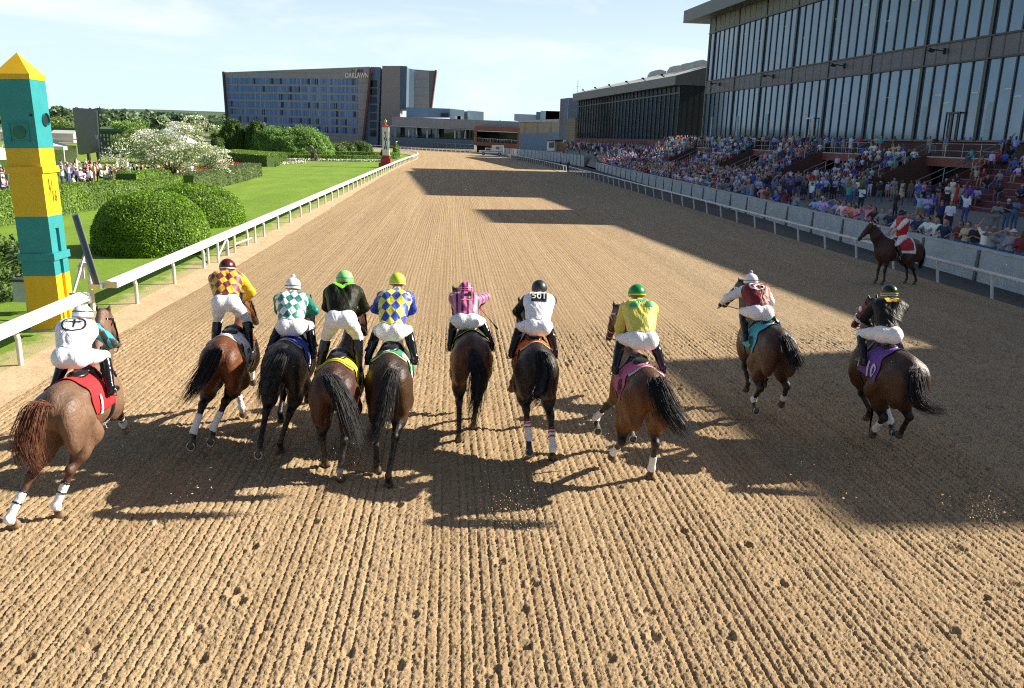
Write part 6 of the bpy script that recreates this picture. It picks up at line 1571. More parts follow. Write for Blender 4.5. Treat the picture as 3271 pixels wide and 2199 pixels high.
    so = [c_ for c_ in t.children if c_.name.startswith('silks')][0].data; sbvh = BVHTree.FromPolygons([tuple(v.co) for v in so.vertices], [tuple(p.vertices) for p in so.polygons])
    # helmet: shell, peak, band and goggle strap
    hm = MB(); c = Vector(head - O + up * .02); Rm = Matrix((sd, fw, up)).transposed()
    vs = []; n1, n2 = 22, 12
    for j in range(n2 + 1):
        th = math.pi * .60 * j / n2
        for i in range(n1): a = 2 * math.pi * i / n1; e = 1.0; vs.append(c + Rm @ Vector((.120 * math.sin(th) * math.cos(a), .145 * math.sin(th) * math.sin(a) * e, .132 * math.cos(th))))
    hm.add(vs, [(j * n1 + i, (j + 1) * n1 + i, (j + 1) * n1 + (i + 1) % n1, j * n1 + (i + 1) % n1) for j in range(n2) for i in range(n1)], 0, True)
    ho = hm.build('helmet', P['helmet'], t)
    pk = MB(); vs = []; 
    for r_ in (.0, .055):
        for i in range(9): a = math.pi * (.18 + .64 * i / 8); vs.append(c + Rm @ Vector(((.11 + r_ * .3) * math.cos(a), (.125 + r_) * math.sin(a), .005 - r_ * .35)))
    pk.add(vs, [(i, i + 1, 10 + i, 9 + i) for i in range(8)], 0, True); pk.build('helmet_peak', P['helmet'], t)
    for (zz_, mt, wd) in P.get('hbands', []):
        m = MB(); vs = []; n = 26
        for dz_ in (-wd, wd):
            for i in range(n):
                a = 2 * math.pi * i / n; h = zz_ + dz_; q = math.sqrt(max(0, 1 - (h / .132) ** 2)); vs.append(c + Rm @ Vector((.1240 * q * math.cos(a), .1490 * q * math.sin(a), h * 1.03)))
        m.add(vs, [(i, (i + 1) % n, n + (i + 1) % n, n + i) for i in range(n)], 0, True); m.build('helmet_band', mt, t)
    if P.get('pompom'): m = MB(); m.sphere(c + Rm @ Vector((0, 0, .15)), .035, 8, 6); m.build('pompom', P['pompom'], t)
    if P.get('gog', True):
        m = MB(); g = [c + Rm @ Vector((.108 * math.cos(a), .128 * math.sin(a), .0 - .03 * math.sin(a) * -1)) for a in [math.pi * (-.02 + 1.04 * i / 12) for i in range(13)]]; m.path(g, .010, 5); m.build('goggles', M['black'], t)
    # back patterns pressed on the silks
    o = Vector(chest - O) + Vector(back) * .05; uu = Vector(rt); vv = Vector(ax)
    uu = (uu - vv * uu.dot(vv)).normalized(); 
    if uu.cross(vv).dot(Vector(back)) < 0: pass
    for nm, flat, mt, du, dv, lift in P.get('decals', []):
        n_ = uu.cross(vv)
        decal(nm, flat, sbvh, o + uu * du + vv * dv, uu if n_.dot(Vector(back)) > 0 else -uu, vv, mt, t, lift)
    # reins and whip
    if 'muz' in P:
        m = MB()
        for k in (0, 1):
            a = Vector(J['hand'][k] - O) + Vector((0, .02, -.02)); b = Vector(V3(*P['muz']) + V3((-.05, .05)[k], -.05, 0) - O); m.path([a, a.lerp(b, .5) + Vector(((-.06, .06)[k], 0, -.05)), b], .008, 5)
        m.build('reins', P.get('reinmat', M['leather']), t)
    if P.get('whip') is not None:
        h0 = Vector(J['hand'][1 if P['whip'][0] > 0 else 0]); e = h0 + Vector(P['whip'][1]); s0 = h0 - (e - h0) * .12
        wr_ = empty('riding_whip', Vector(root) + Rz @ h0, rz); tag(wr_, P['whip'][2], 'whip'); m = MB(); m.tube(s0 - h0, (e - h0) * .8, .010, .007, 6); m.build('shaft', P.get('whipmat', M['black']), wr_); m = MB(); m.tube((e - h0) * .8, e - h0, .014, .016, 6); m.build('flap', M['black'], wr_)
    return t, J, bvh
# ------------------------------------------------------------------ silks
def silk_pattern(name, kind, c1, c2, s=.11):
    n = NT(name); v = n.pos(); X, Y, Z = n.sep(v)
    if kind == 'diamond':
        w_ = n.math('ADD', n.math('MULTIPLY', Y, .80), n.math('MULTIPLY', Z, .62))
        a = n.math('MULTIPLY', n.math('ADD', n.math('DIVIDE', X, s * 1.0), n.math('DIVIDE', w_, s * 1.25)), 1.0); b = n.math('SUBTRACT', n.math('DIVIDE', X, s * 1.0), n.math('DIVIDE', w_, s * 1.25))
        ck = n.math('MODULO', n.math('ABSOLUTE', n.math('ADD', n.math('FLOOR', a), n.math('FLOOR', b))), 2.0)
    elif kind == 'stripe':
        ck = n.math('LESS_THAN', n.math('FRACT', n.math('DIVIDE', n.math('ADD', X, 10.0 + s * .25), s)), .42)
    elif kind == 'band':
        ck = n.math('LESS_THAN', n.math('FRACT', n.math('DIVIDE', n.math('ADD', Y, 10.0), s)), .4)
    n.color(n.mix(ck, c1, c2)); n.set(Roughness=.5); n.b.inputs['Sheen Weight'].default_value = .2
    n.bump(n.noise(n.pos((1, 1, .7)), 12, 3, .6, .8), .5, .02); return n.m
W_ = (.76, .76, .78); YEL = (.72, .44, .02); LIME = (.42, .72, .10)
def sk(name, c, r=.5): return cloth(name, c, r, .05, .5)
SILK = {
 1: dict(silk=sk('white_silk', W_), sleeve_mat=silk_pattern('turquoise_black_diamond', 'diamond', (.01, .30, .42), (.012, .012, .007), .09), helmet=plain('white_helmet', W_, .3), hbands=[(.045, M['black'], .006), (-.03, plain('tan_band', (.25, .14, .1), .5), .008)]),
 2: dict(silk=silk_pattern('yellow_maroon_diamond', 'diamond', (.75, .42, .02), (.16, .012, .03), .125), sleeve_mat=sk('golden_silk', (.70, .42, .01)), helmet=plain('maroon_helmet', (.07, .008, .006), .3), hbands=[(-.02, M['white_paint'], .009)]),
 3: dict(silk=silk_pattern('white_green_diamond', 'diamond', (.75, .76, .76), (.008, .20, .15), .125), sleeve_mat=sk('dark_green_silk', (.008, .17, .13)), helmet=plain('white_helmet_b', W_, .3), hbands=[(.0, M['black'], .005)], pompom=M['white_paint']),
 4: dict(silk=sk('black_silk', (.012, .014, .006)), sleeve_mat=sk('black_silk_sleeve', (.012, .014, .006)), helmet=plain('mint_lime_helmet', (.28, .68, .22), .35), hbands=[(.02, plain('lime_band', (.10, .50, .06), .4), .008)]),
 5: dict(silk=silk_pattern('blue_yellow_diamond', 'diamond', (.02, .06, .42), (.70, .66, .06), .14), sleeve_mat=sk('royal_blue_silk', (.02, .06, .45)), helmet=plain('acid_yellow_helmet', (.55, .68, .04), .35), hbands=[(-.035, M['white_paint'], .007)]),
 6: dict(silk=silk_pattern('pink_black_stripes', 'stripe', (.72, .13, .32), (.035, .01, .02), .085), sleeve_mat=silk_pattern('pink_black_sleeve', 'band', (.72, .13, .32), (.035, .01, .02), .10), helmet=silk_pattern('pink_black_helmet', 'stripe', (.75, .12, .33), (.03, .01, .02), .07), hbands=[(-.01, plain('pale_pink_band', (.75, .5, .6), .4), .004), (.025, plain('pale_pink_band_b', (.75, .5, .6), .4), .004)]),
 7: dict(silk=sk('white_silk_c', W_), sleeve_mat=sk('black_silk_sleeve_b', (.012, .013, .006)), helmet=plain('matt_black_helmet', (.02, .021, .024), .45)),
 8: dict(silk=sk('lemon_silk', (.62, .56, .10)), sleeve_mat=sk('lemon_silk_sleeve', (.62, .56, .10)), helmet=plain('green_helmet', (.01, .22, .05), .3), hbands=[(-.02, plain('yellow_band', (.6, .6, .03), .4), .009)]),
 9: dict(silk=sk('crimson_silk', (.17, .010, .009)), sleeve_mat=sk('white_silk_sleeve_d', W_), helmet=plain('white_helmet_d', W_, .3), hbands=[(.0, M['black'], .004)], pompom=plain('grey_pompom', (.3, .32, .4), .8)),
 10: dict(silk=sk('black_silk_e', (.012, .014, .009)), sleeve_mat=sk('black_silk_sleeve_e', (.012, .014, .009)), helmet=plain('black_helmet_e', (.012, .016, .006), .25), hbands=[(-.045, M['white_paint'], .007), (-.018, plain('yellow_lace', (.45, .5, .05), .5), .010)]),
}
def clothmat(n, c): return plain('saddle_cloth_%s' % n, c, .8, .08, 6, bump=.4, bscale=30)
CL = {1: ((.55, .015, .02), W_, '1'), 2: (W_, (.02, .02, .012), '2'), 3: ((.015, .05, .33), (.55, .62, .7), '3'), 4: ((.52, .50, .02), (.02, .02, .02), '4'), 5: ((.01, .22, .10), W_, '5'), 6: ((.015, .015, .007), (.55, .6, .04), '6'), 7: ((.75, .13, .01), (.02, .02, .02), '7'), 8: ((.55, .12, .28), (.05, .01, .02), '8'), 9: ((.06, .42, .52), (.015, .02, .03), '9'), 10: ((.16, .07, .36), (.60, .58, .75), '10')}
CROUP = {1: (132, 882), 2: (502, 775), 3: (643, 785), 4: (758, 835), 5: (884, 815), 6: (1075, 765), 7: (1225, 790), 8: (1480, 848), 9: (1775, 750), 10: (2068, 810)}
HOOF = {1: [(33, 1200, .03, -1), (135, 1178, 0, 0), (250, 950, .3, 1), (285, 985, .3, 0)], 2: [(437, 1015, .22, 1), (482, 1005, .22, 1), (553, 948, .05, 0), (575, 875, .3, 0)], 3: [(590, 1034, .2, 1), (640, 1030, 0, 0), (640, 960, .3, 0), (700, 915, .25, 0)],
 4: [(740, 1060, .02, 0), (775, 1095, 0, 0), (790, 980, .2, 0), (815, 960, .3, 0)], 5: [(858, 1073, .05, 0), (885, 1107, 0, 0), (850, 960, .3, 0), (925, 900, .5, 0)], 6: [(1045, 1003, .02, 0), (1078, 975, .02, 0), (1040, 900, .3, 0), (1090, 900, .3, 0)],
 7: [(1205, 1028, .15, 1), (1257, 1045, .03, 0), (1165, 890, .45, 0), (1250, 930, .3, 0)], 8: [(1393, 1045, .05, -1), (1480, 1088, 0, 0), (1360, 980, .35, 1), (1440, 998, .2, 1)], 9: [(1720, 935, .15, 1), (1780, 925, .15, 0), (1700, 890, .25, 0), (1740, 880, .4, 0)], 10: [(1988, 995, .05, 0), (2060, 995, .1, 0), (1975, 955, .3, 0), (2033, 985, .15, 1)]}
POLL = {1: (238, 718), 2: (558, 680), 3: (698, 690), 4: (815, 700), 5: (905, 690), 6: (1042, 668), 7: (1192, 695), 8: (1408, 700), 9: (1688, 648), 10: (1985, 685)}
MUZ = {1: (268, 790), 2: (583, 735), 3: (712, 750), 4: (830, 760), 5: (905, 760), 6: (1036, 730), 7: (1182, 765), 8: (1385, 775), 9: (1650, 695), 10: (1948, 738)}
HEAD = {1: (188, 722), 2: (518, 612), 3: (667, 655), 4: (785, 640), 5: (905, 645), 6: (1060, 663), 7: (1228, 660), 8: (1450, 672), 9: (1710, 643), 10: (2025, 670)}
HIP = {1: (160, 815), 2: (515, 690), 3: (662, 745), 4: (777, 725), 5: (890, 755), 6: (1062, 738), 7: (1225, 745), 8: (1465, 775), 9: (1733, 712), 10: (2022, 762)}
TAIL = {1: [(84, 930), (68, 975), (62, 1025), (85, 1075)], 2: [(492, 800), (475, 835), (450, 875), (422, 915)], 3: [(638, 808), (618, 850), (603, 890), (600, 925)], 4: [(748, 860), (775, 905), (795, 960), (815, 1015)], 5: [(893, 848), (880, 890), (868, 960), (835, 1018)], 6: [(1080, 815), (1088, 850), (1085, 900), (1078, 955)], 7: [(1232, 805), (1240, 850), (1228, 895), (1205, 925)], 8: [(1498, 872), (1520, 930), (1545, 965), (1572, 1000)], 9: [(1788, 768), (1798, 795), (1806, 820), (1818, 848)], 10: [(2086, 850), (2090, 895), (2105, 925), (2152, 938)]}
COAT = {1: dict(body=(.235, .135, .085), top=(.165, .10, .065), points=(.11, .05, .03), hoofcol=(.3, .22, .14)), 2: dict(body=(.165, .047, .007), top=(.14, .04, .005)), 3: dict(body=(.020, .014, .012), top=(.012, .010, .010)), 4: dict(body=(.070, .022, .011), top=(.05, .02, .012)), 5: dict(body=(.055, .022, .005), top=(.018, .013, .013)), 6: dict(body=(.12, .036, .013), top=(.03, .014, .010)), 7: dict(body=(.024, .013, .011), top=(.02, .012, .010)), 8: dict(body=(.15, .048, .006), top=(.055, .022, .012)), 9: dict(body=(.085, .036, .020), top=(.045, .024, .006)), 10: dict(body=(.07, .027, .007), top=(.03, .016, .012))}
HLAB = {1: 'light brown chestnut racehorse nearest the inner rail, red cloth numbered 1, white leg wraps', 2: 'reddish bay racehorse with white cloth numbered 2 and black tail streaming left', 3: 'nearly black racehorse with a blue saddle cloth between the white and yellow cloths', 4: 'dark bay racehorse under a yellow saddle cloth, tail swung right', 5: 'black brown racehorse with a green and white cloth, tail swept left', 6: 'dark bay racehorse with a black yellow edged cloth under the pink striped jockey', 7: 'very dark racehorse with an orange cloth and red striped white hind wraps', 8: 'glossy bay racehorse with a pink cloth and three hooves lifted, tail flying right', 9: 'brown racehorse with turquoise cloth and white bridle turning its head left', 10: 'dark bay racehorse with red blinkers and purple cloth, tail kicked out right'}
JLAB = {1: 'jockey in white with turquoise sleeves and a black circled emblem on the back', 2: 'jockey standing in yellow and maroon diamond silks with golden sleeves', 3: 'jockey in white and green diamond silks with a white helmet', 4: 'jockey in black silks with a lime collar and mint green helmet', 5: 'jockey in blue silks with yellow diamonds and an acid yellow helmet', 6: 'jockey in pink and black striped silks marked with a letter H', 7: 'jockey in a white vest reading 501 with black sleeves and black helmet', 8: 'jockey in lemon yellow silks with green clover marks and green helmet', 9: 'jockey in a crimson vest with a white letter C and white sleeves', 10: 'jockey in black silks with a gold emblem and a black banded cap'}
def clamp(v, a, b): return max(a, min(b, v))
def clover():
    f = []
    for a in (90, 210, 330): f.append(shift2d(ring2d(.004, .004, .026, 12), .028 * math.cos(rad(a)), .028 * math.sin(rad(a))))
    f.append(rect2d(-.006, .006, -.06, -.01)); return join2d(*f)
def disc2d(r, n=16): return [(r * math.cos(2 * math.pi * i / n), r * math.sin(2 * math.pi * i / n)) for i in range(n)], [tuple(range(n))]
def script_c(s):
    """a looping capital C as a ribbon"""
    pts = []
    for k in range(60):
        u = k / 59; a = rad(40 + 560 * u); r = (1 - .62 * u); pts.append((math.cos(a) * r * .11 * s + .02 * u, math.sin(a) * r * .075 * s + .015 * math.sin(u * 6)))
    P = []; F = []
    for i, p in enumerate(pts):
        q = pts[min(i + 1, 59)]; o = pts[max(i - 1, 0)]; dx, dy = q[0] - o[0], q[1] - o[1]; L = math.hypot(dx, dy) or 1; w = .008 + .008 * abs(math.sin(i * .11)); P += [(p[0] - dy / L * w, p[1] + dx / L * w), (p[0] + dy / L * w, p[1] - dx / L * w)]
    for i in range(59): F.append((2 * i, 2 * i + 1, 2 * i + 3, 2 * i + 2))
    return P, F
DZ = {1: 0, 2: .02, 3: .0, 4: .0, 5: .0, 6: 0, 7: .02, 8: .03, 9: .06, 10: .06}
def race():
    for i in range(1, 11):
        dz = DZ[i]; c = G(CROUP[i][0] * 1.40266, CROUP[i][1] * 1.40242, 1.585 + dz); root = Vector((c.x, c.y + .55, 0))
        at = lambda p, ly: PY(p[0] * 1.40266, p[1] * 1.40242, root.y + ly) - root
        hoofs = []
        for k, (px, py, hz, fl) in enumerate(HOOF[i]):
            q = G(px * 1.40266, py * 1.40242, hz) - root; lo, hi = ((-1.25, .15), (.15, 1.35))[k // 2]
            if q.y > hi or q.y < lo: ly = clamp(q.y, lo, hi); q = at((px, py), ly)
            s = (-1, 1)[k % 2]; hoofs.append((clamp(q.x, s * .17 - .30, s * .17 + .30), q.y, clamp(q.z, .0, .75), fl))
        poll = at(POLL[i], 1.28); poll = (clamp(poll.x, -.45, .45), 1.28, clamp(poll.z, 1.78, 2.05)); muz = at(MUZ[i], 1.62); mz = (clamp(muz.x, poll[0] - .3, poll[0] + .3), 1.62, clamp(muz.z, 1.2, 1.65))
        tl = [at(p, ly) for p, ly in zip(TAIL[i], (-.98, -1.12, -1.22, -1.30))]; tail = [(q.x, q.y, clamp(q.z, .35, 1.6)) for q in tl]
        hip = at(HIP[i], -.14); head = at(HEAD[i], .55 if i not in (2, 4) else .50)
        hip = (clamp(hip.x, -.2, .22), -.14, clamp(hip.z, 1.72, 2.12)); head = (clamp(head.x, -.28, .32), head.y, clamp(head.z, 2.02, 2.52))
        tall = i in (2, 4); fz = hip[2] - (.79 if tall else .52)
        fx = .26 if tall else .33; feet = [(-fx, .10, fz), (fx, .12, fz)]; cm, nm, num = CL[i]
        m1 = clothmat(num, cm); mats = [m1]; fn = None
        if i == 6: mats = [m1, clothmat('edge6', (.5, .55, .03))]; fn = lambda u, v: 1 if (u < .10 or v < .05 or v > .95) else 0
        if i == 5: mats = [m1, clothmat('white5', W_)]; fn = lambda u, v: 1 if (.18 < v < .34 or .42 < v < .5 or .62 < v < .78) and u < .55 else 0
        cl = dict(mats=mats, fn=fn, num=num, nmat=plain('cloth_figure_' + num, nm, .7), word='OAKLAWN' if i in (1,) else None, under={4: clothmat('u4', (.4, .3, .06)), 5: clothmat('u5', (.45, .4, .2)), 7: clothmat('u7', (.6, .5, .3)), 8: clothmat('u8', (.6, .52, .4)), 2: clothmat('u2', (.5, .5, .48)), 3: clothmat('u3', (.3, .28, .18))}.get(i))
        wr = {1: {0: M['bandage'], 1: M['bandage'], 2: M['bandage'], 3: M['bandage']}, 2: {0: M['bandage'], 1: M['bandage'], 2: M['bandage'], 3: M['bandage']}, 7: {0: M['bandage'], 1: M['bandage']}, 8: {0: M['bandage'], 1: M['bandage'], 2: M['bandage'], 3: M['bandage']}, 9: {0: M['bandage'], 1: M['bandage']}, 10: {0: M['bandage'], 3: M['bandage']}}.get(i, {})
        P = dict(hoofs=hoofs, poll=poll, muzzle=mz, tail=tail, dz=dz, cloth=cl, feet=feet, mane=M['hair_chestnut'] if i == 1 else (M['hair_grey'] if i in (3, 4, 5) else M['hair_black']), wraps=wr, seed=i, tailw={8: .12, 10: .10, 1: .11}.get(i, .09), maneside=1 if i % 2 else -1, wraprange=(-.05, {9: .3, 8: .55, 7: .62}.get(i, .66)), **COAT[i])
        if i == 1: P.update(bands=[.35, .62], bandmat=M['black'])
        if i == 7: P.update(bands=[.36, .5, .62], bandmat=M['red_paint'])
        if i in (1, 4): P['white'] = []
        if i in (2, 4): P['white'] = [1] if i == 4 else [2]
        if i == 10: P.update(hood=plain('red_blinkers', (.22, .012, .02), .6), cupw=True, bridle=M['red_paint'])
        if i == 9: P['bridle'] = M['white_paint']
        if i == 8: P['noseroll'] = None; P['bridle'] = plain('pale_bridle', (.35, .34, .4), .5)
        if i == 10: P['noseroll'] = M['canvas']
        h, bvh, mzz = horse('racehorse', root, P, HLAB[i])
        # rider
        hy = .60 if not tall else .52; hz = max(1.72, head[2] - .52)
        J = dict(hip=hip, head=head, feet=feet, hands=[(poll[0] * .4 - .10, hy + .05, hz), (poll[0] * .4 + .10, hy + .05, hz)], muz=tuple(mzz), gloves=i in (8, 9, 10, 7), **SILK[i])
        J['elbz'] = -.05; J['elby'] = -.15; J['kn'] = .2 if tall else .12
        if i == 6: J['elbz'] = 1.2; J['hands'] = [(-.14, .72, 1.78), (.14, .72, 1.78)]
        if i == 9: J['hands'] = [(-.62, .62, 1.80), (.12, .62, 1.72)]; J['elby'] = -.1; J['elbz'] = -.2
        if i == 8: J['hands'] = [(-.22, .45, 1.72), (.12, .62, 1.72)]
        if i == 1: J['tilt'] = -.05
        D = []
        if i == 1: D = [('back_ring', ring2d(.12, .10, .020, 30), M['black'], 0, -.05, .005), ('back_cross', subdiv2d(join2d(rect2d(-.09, .09, .035, .05), rect2d(-.009, .009, -.05, .085)), 2), M['black'], 0, -.05, .007)]
        if i == 4: D = [('collar_chevron', subdiv2d(([(-.16, .13), (0, .0), (.16, .13), (.13, .18), (0, .07), (-.13, .18)], [(0, 1, 4, 5), (1, 2, 3, 4)]), 2), plain('lime_chevron', (.22, .62, .03), .6), 0, -.05, .005)]
        if i == 6: D = [('letter_panel', subdiv2d(rect2d(-.10, .10, -.15, .07), 3), plain('pink_panel', (.72, .16, .36), .6), 0, 0, .004), ('letter', subdiv2d(join2d(rect2d(-.085, -.035, -.085, .085), rect2d(.035, .085, -.085, .085), rect2d(-.04, .04, -.02, .025)), 2), M['black'], 0, -.03, .009), ('small_plus', subdiv2d(join2d(rect2d(.03, .08, -.065, -.05), rect2d(.048, .062, -.085, -.03)), 1), plain('plus_yellow', (.7, .7, .04), .5), 0, -.03, .012)]
        if i == 7: D = [('number_panel', subdiv2d(rect2d(-.115, .115, -.085, .085), 3), M['black'], 0, -.03, .005), ('back_number', subdiv2d(text_flat('501', .155, .012), 2), M['white_paint'], 0, -.02, .010)]
        if i == 8: g_ = plain('clover_green', (.05, .38, .16), .6); D = [('clover', subdiv2d(shift2d(clover(), 0, .10, 1.1), 1), g_, 0, 0, .005), ('clover', subdiv2d(shift2d(clover(), -.10, -.01, 1.2), 1), g_, 0, 0, .005), ('clover', subdiv2d(shift2d(clover(), .11, .0, 1.1), 1), g_, 0, 0, .005)]
        if i == 9: D = [('script_letter', script_c(1.35), M['white_paint'], -.01, -.02, .006)]
        if i == 10: g_ = plain('gold_emblem', (.72, .42, .03), .5); rr = random.Random(4); D = [('emblem', subdiv2d(join2d(*[shift2d(disc2d(.03), rr.uniform(-.085, .085), rr.uniform(-.04, .06)) for _ in range(9)]), 1), g_, .01, .03, .007)]
        J['decals'] = D
        J['whip'] = {1: (1, (.32, -.45, -.22), 'black riding whip held by the jockey in white and turquoise'), 2: (1, (.25, -.5, -.30), 'black riding whip held by the jockey in yellow and maroon diamonds'), 3: (1, (.25, -.45, -.34), 'dark whip held by the jockey in green and white diamonds'), 6: (1, (.30, -.35, -.30), 'pink handled whip held by the striped jockey'), 7: (1, (.28, -.45, -.36), 'thin whip held by the jockey marked 501'), 5: (-1, (-.28, -.5, -.4), 'thin black whip beside the boots of the jockey in blue and yellow diamonds')}.get(i)
        if i == 6: J['whipmat'] = plain('pink_shaft', (.6, .1, .15), .5)
        rider('jockey', root, J, JLAB[i])
race()
# ------------------------------------------------------------------ spectators
_pc = {}
def person_mesh(pose, hair, legs, vox):
    key = (pose, hair, legs, vox)
    if key in _pc: return _pc[key]
    B = Body(.04); SK, SH, TR, HR, SO = range(5); hz = .93; lean = 0; sit = pose.startswith('sit')
    if sit: hz = .50
    hip = V3(0, 0, hz); up = V3(0, .0, 1)
    if pose == 'lean': up = V3(0, .34, .94)
    if pose == 'bend': up = V3(0, .25, .97)
    if sit: up = V3(0, .16, .98)
    up = up / np.linalg.norm(up); ch = hip + up * .36; nk = hip + up * .53; hd = nk + V3(0, .02, .125) + (up - V3(0, 0, 1)) * .02
    sh = [ch + up * .10 + V3(s * .175, 0, 0) for s in (-1, 1)]
    B.cone(hip - V3(.07, 0, 0), hip + V3(.07, 0, 0), .125, .125, TR, .05); B.cone(hip + up * .10, ch, .125, .14, SH, .06, 1.22); B.cone(sh[0] * .85 + sh[1] * .15, sh[1] * .85 + sh[0] * .15, .075, .075, SH, .06); B.cone(nk - up * .03, nk + V3(0, 0, .05), .052, .05, SK, .02)
    B.ell(hd, (.075, .092, .112), SK, .02); B.ell(hd + V3(0, .095, -.02), (.014, .02, .02), SK, .01)
    if hair == 'short': B.ell(hd + V3(0, -.022, .035), (.083, .092, .098), HR, .01)
    elif hair == 'long': B.ell(hd + V3(0, -.025, .03), (.088, .095, .105), HR, .01); B.cone(hd + V3(0, -.06, .0), hd + V3(0, -.085, -.24), .075, .06, HR, .02, 1.25)
    elif hair == 'cap': B.ell(hd + V3(0, -.01, .05), (.086, .10, .085), HR, .01); B.cone(hd + V3(-.03, .08, .055), hd + V3(.03, .14, .045), .022, .02, HR, .01, 1.4)
    elif hair == 'hat': B.ell(hd + V3(0, -.0, .07), (.086, .10, .085), HR, .01); B.ell(hd + V3(0, 0, .055), (.15, .165, .018), HR, .005)
    for k, s in ((0, -1), (1, 1)):
        hj = hip + V3(s * .09, 0, -.03)
        if sit: kn = V3(s * .13, .42, .50); an = V3(s * .14, .46, .08)
        elif pose == 'walk': kn = V3(s * .10, .12 * s + .06, .50); an = V3(s * .11, .24 * s, .09)
        else: kn = V3(s * .11, .02, .50); an = V3(s * .13, -.01, .09)
        lo = SK if legs in ('shorts', 'dress') else TR
        if legs == 'dress': B.cone(hip, V3(0, (hj[1] + kn[1]) / 2, .62 if not sit else .5), .14, .17, SH, .05, 1.2); B.cone(hj, kn, .075, .055, SK, .03)
        elif legs == 'shorts': m_ = hj + (kn - hj) * .85; B.cone(hj, m_, .098, .078, TR, .04); B.cone(m_, kn, .058, .055, SK, .02)
        else: B.cone(hj, kn, .095, .064, TR, .04)
        B.cone(kn, an, .060 if lo == TR else .052, .042 if lo == TR else .034, lo, .02); B.cone(an + V3(0, -.03, -.045), an + V3(0, .13, -.055), .04, .034, SO, .02)
        a = sh[k]
        if pose in ('lean',): h = V3(s * .13 - .05, .50, 1.06); bend = (s * 1., -.1, -.2)
        elif pose == 'cam': h = hd + V3(s * .10, .17, .03); bend = (s * 1., .1, -.5)
        elif pose == 'phone' and s > 0: h = hd + V3(.05, .22, -.02); bend = (s * 1., .1, -.8)
        elif pose == 'raise' and s > 0: h = hd + V3(.16, .12, .28); bend = (1., .2, .1)
        elif pose == 'cross': h = ch + V3(-s * .08, .19, -.06); bend = (s * 1., -.2, -.6)
        elif pose in ('hold', 'bend') or (pose in ('phone',) and s < 0): h = ch + V3(s * .08, .26, -.08); bend = (s * .6, -.5, -.8)
        elif sit: h = V3(s * .12, .36, .60); bend = (s * 1., -.3, -.3)
        elif pose == 'akimbo': h = hip + V3(s * .20, .04, .10); bend = (s * 1., -.3, 0)
        else: h = hip + V3(s * .24, .05, -.13); bend = (s * .3, -1, 0)
        el = two_bone(a, h, .29, .27, bend); sl = SH if legs != 'dress' else SK
        B.cone(a, a + (el - a) * .85, .062, .05, sl, .03); B.cone(a + (el - a) * .8, el, .042, .04, SK if pose != 'suit' else SH, .01); B.cone(el, h, .04, .03, SK if pose != 'suit' else SH, .015)
        f = (h - el) / np.linalg.norm(h - el); B.cone(h, h + f * .09, .033, .026, SK, .012); B.cone(h + f * .02, h + f * .06 + V3(-s * .035, 0, .015), .016, .012, SK, .005)
    V_, Q, T = B.mesh(vox, 1 if vox < .04 else 0)
    _pc[key] = (V_, Q, T, None); 
    if vox < .04:
        me = np_mesh('person_body', V_, Q, PM, midx=T[Q].min(1)); _pc[key] = (V_, Q, T, me)
    return _pc[key]
SHIRTS = {'white': (.62, .63, .68), 'light blue': (.25, .40, .62), 'navy': (.02, .03, .09), 'black': (.015, .015, .018), 'grey': (.22, .23, .25), 'lavender': (.42, .38, .62), 'royal blue': (.03, .08, .42), 'red': (.42, .02, .025), 'maroon': (.14, .015, .03), 'teal': (.03, .32, .32), 'pink': (.55, .22, .28), 'beige': (.42, .34, .24), 'denim blue': (.10, .17, .30), 'olive': (.12, .13, .05), 'coral': (.60, .17, .12), 'lime': (.35, .75, .05), 'yellow': (.6, .5, .06), 'orange': (.6, .18, .02), 'purple': (.09, .03, .32), 'brown': (.12, .06, .035)}
LEGS = {'jeans': (.06, .10, .20), 'dark trousers': (.02, .02, .026), 'khaki trousers': (.30, .24, .16), 'white trousers': (.6, .6, .62), 'grey trousers': (.13, .13, .14), 'khaki shorts': (.30, .24, .16), 'navy shorts': (.03, .04, .10), 'red shorts': (.35, .03, .03)}
HAIRC = {'brown': (.06, .03, .018), 'black': (.012, .010, .010), 'blond': (.38, .24, .10), 'grey': (.32, .31, .30)}
SKINS = [(.42, .22, .15), (.50, .28, .19), (.34, .17, .11), (.12, .06, .04), (.46, .25, .17)]
PEOPLE = []
def add_person(pos, face, pose='stand', shirt='white', legs='jeans', hair='short', hc='brown', label=None, zone='', s=1.0, col=None, sk_=None, pri=0):
    PEOPLE.append(dict(pos=Vector(pos), face=face, pose=pose, shirt=shirt, legs=legs, hair=hair, hc=hc, label=label, zone=zone, s=s, skin=sk_ or R_.choice(SKINS), pri=pri))
FT = rad(90 + 35)      # facing the track and the runners (local +Y turned towards -X, a little back)
def wall_at(px, off=.42):
    lo, hi = 20., 140.
    for _ in range(40):
        y = (lo + hi) / 2; v = Vector((wallx(y) + off, y, 1.5)) - Vector((0, 0, CAM_H)); x = 1635.5 + FPX * v.dot(Rv) / v.dot(Fv)
        if x > px: lo = y
        else: hi = y
    return Vector((wallx(y) + off, y, apz(wallx(y) + off, y)))
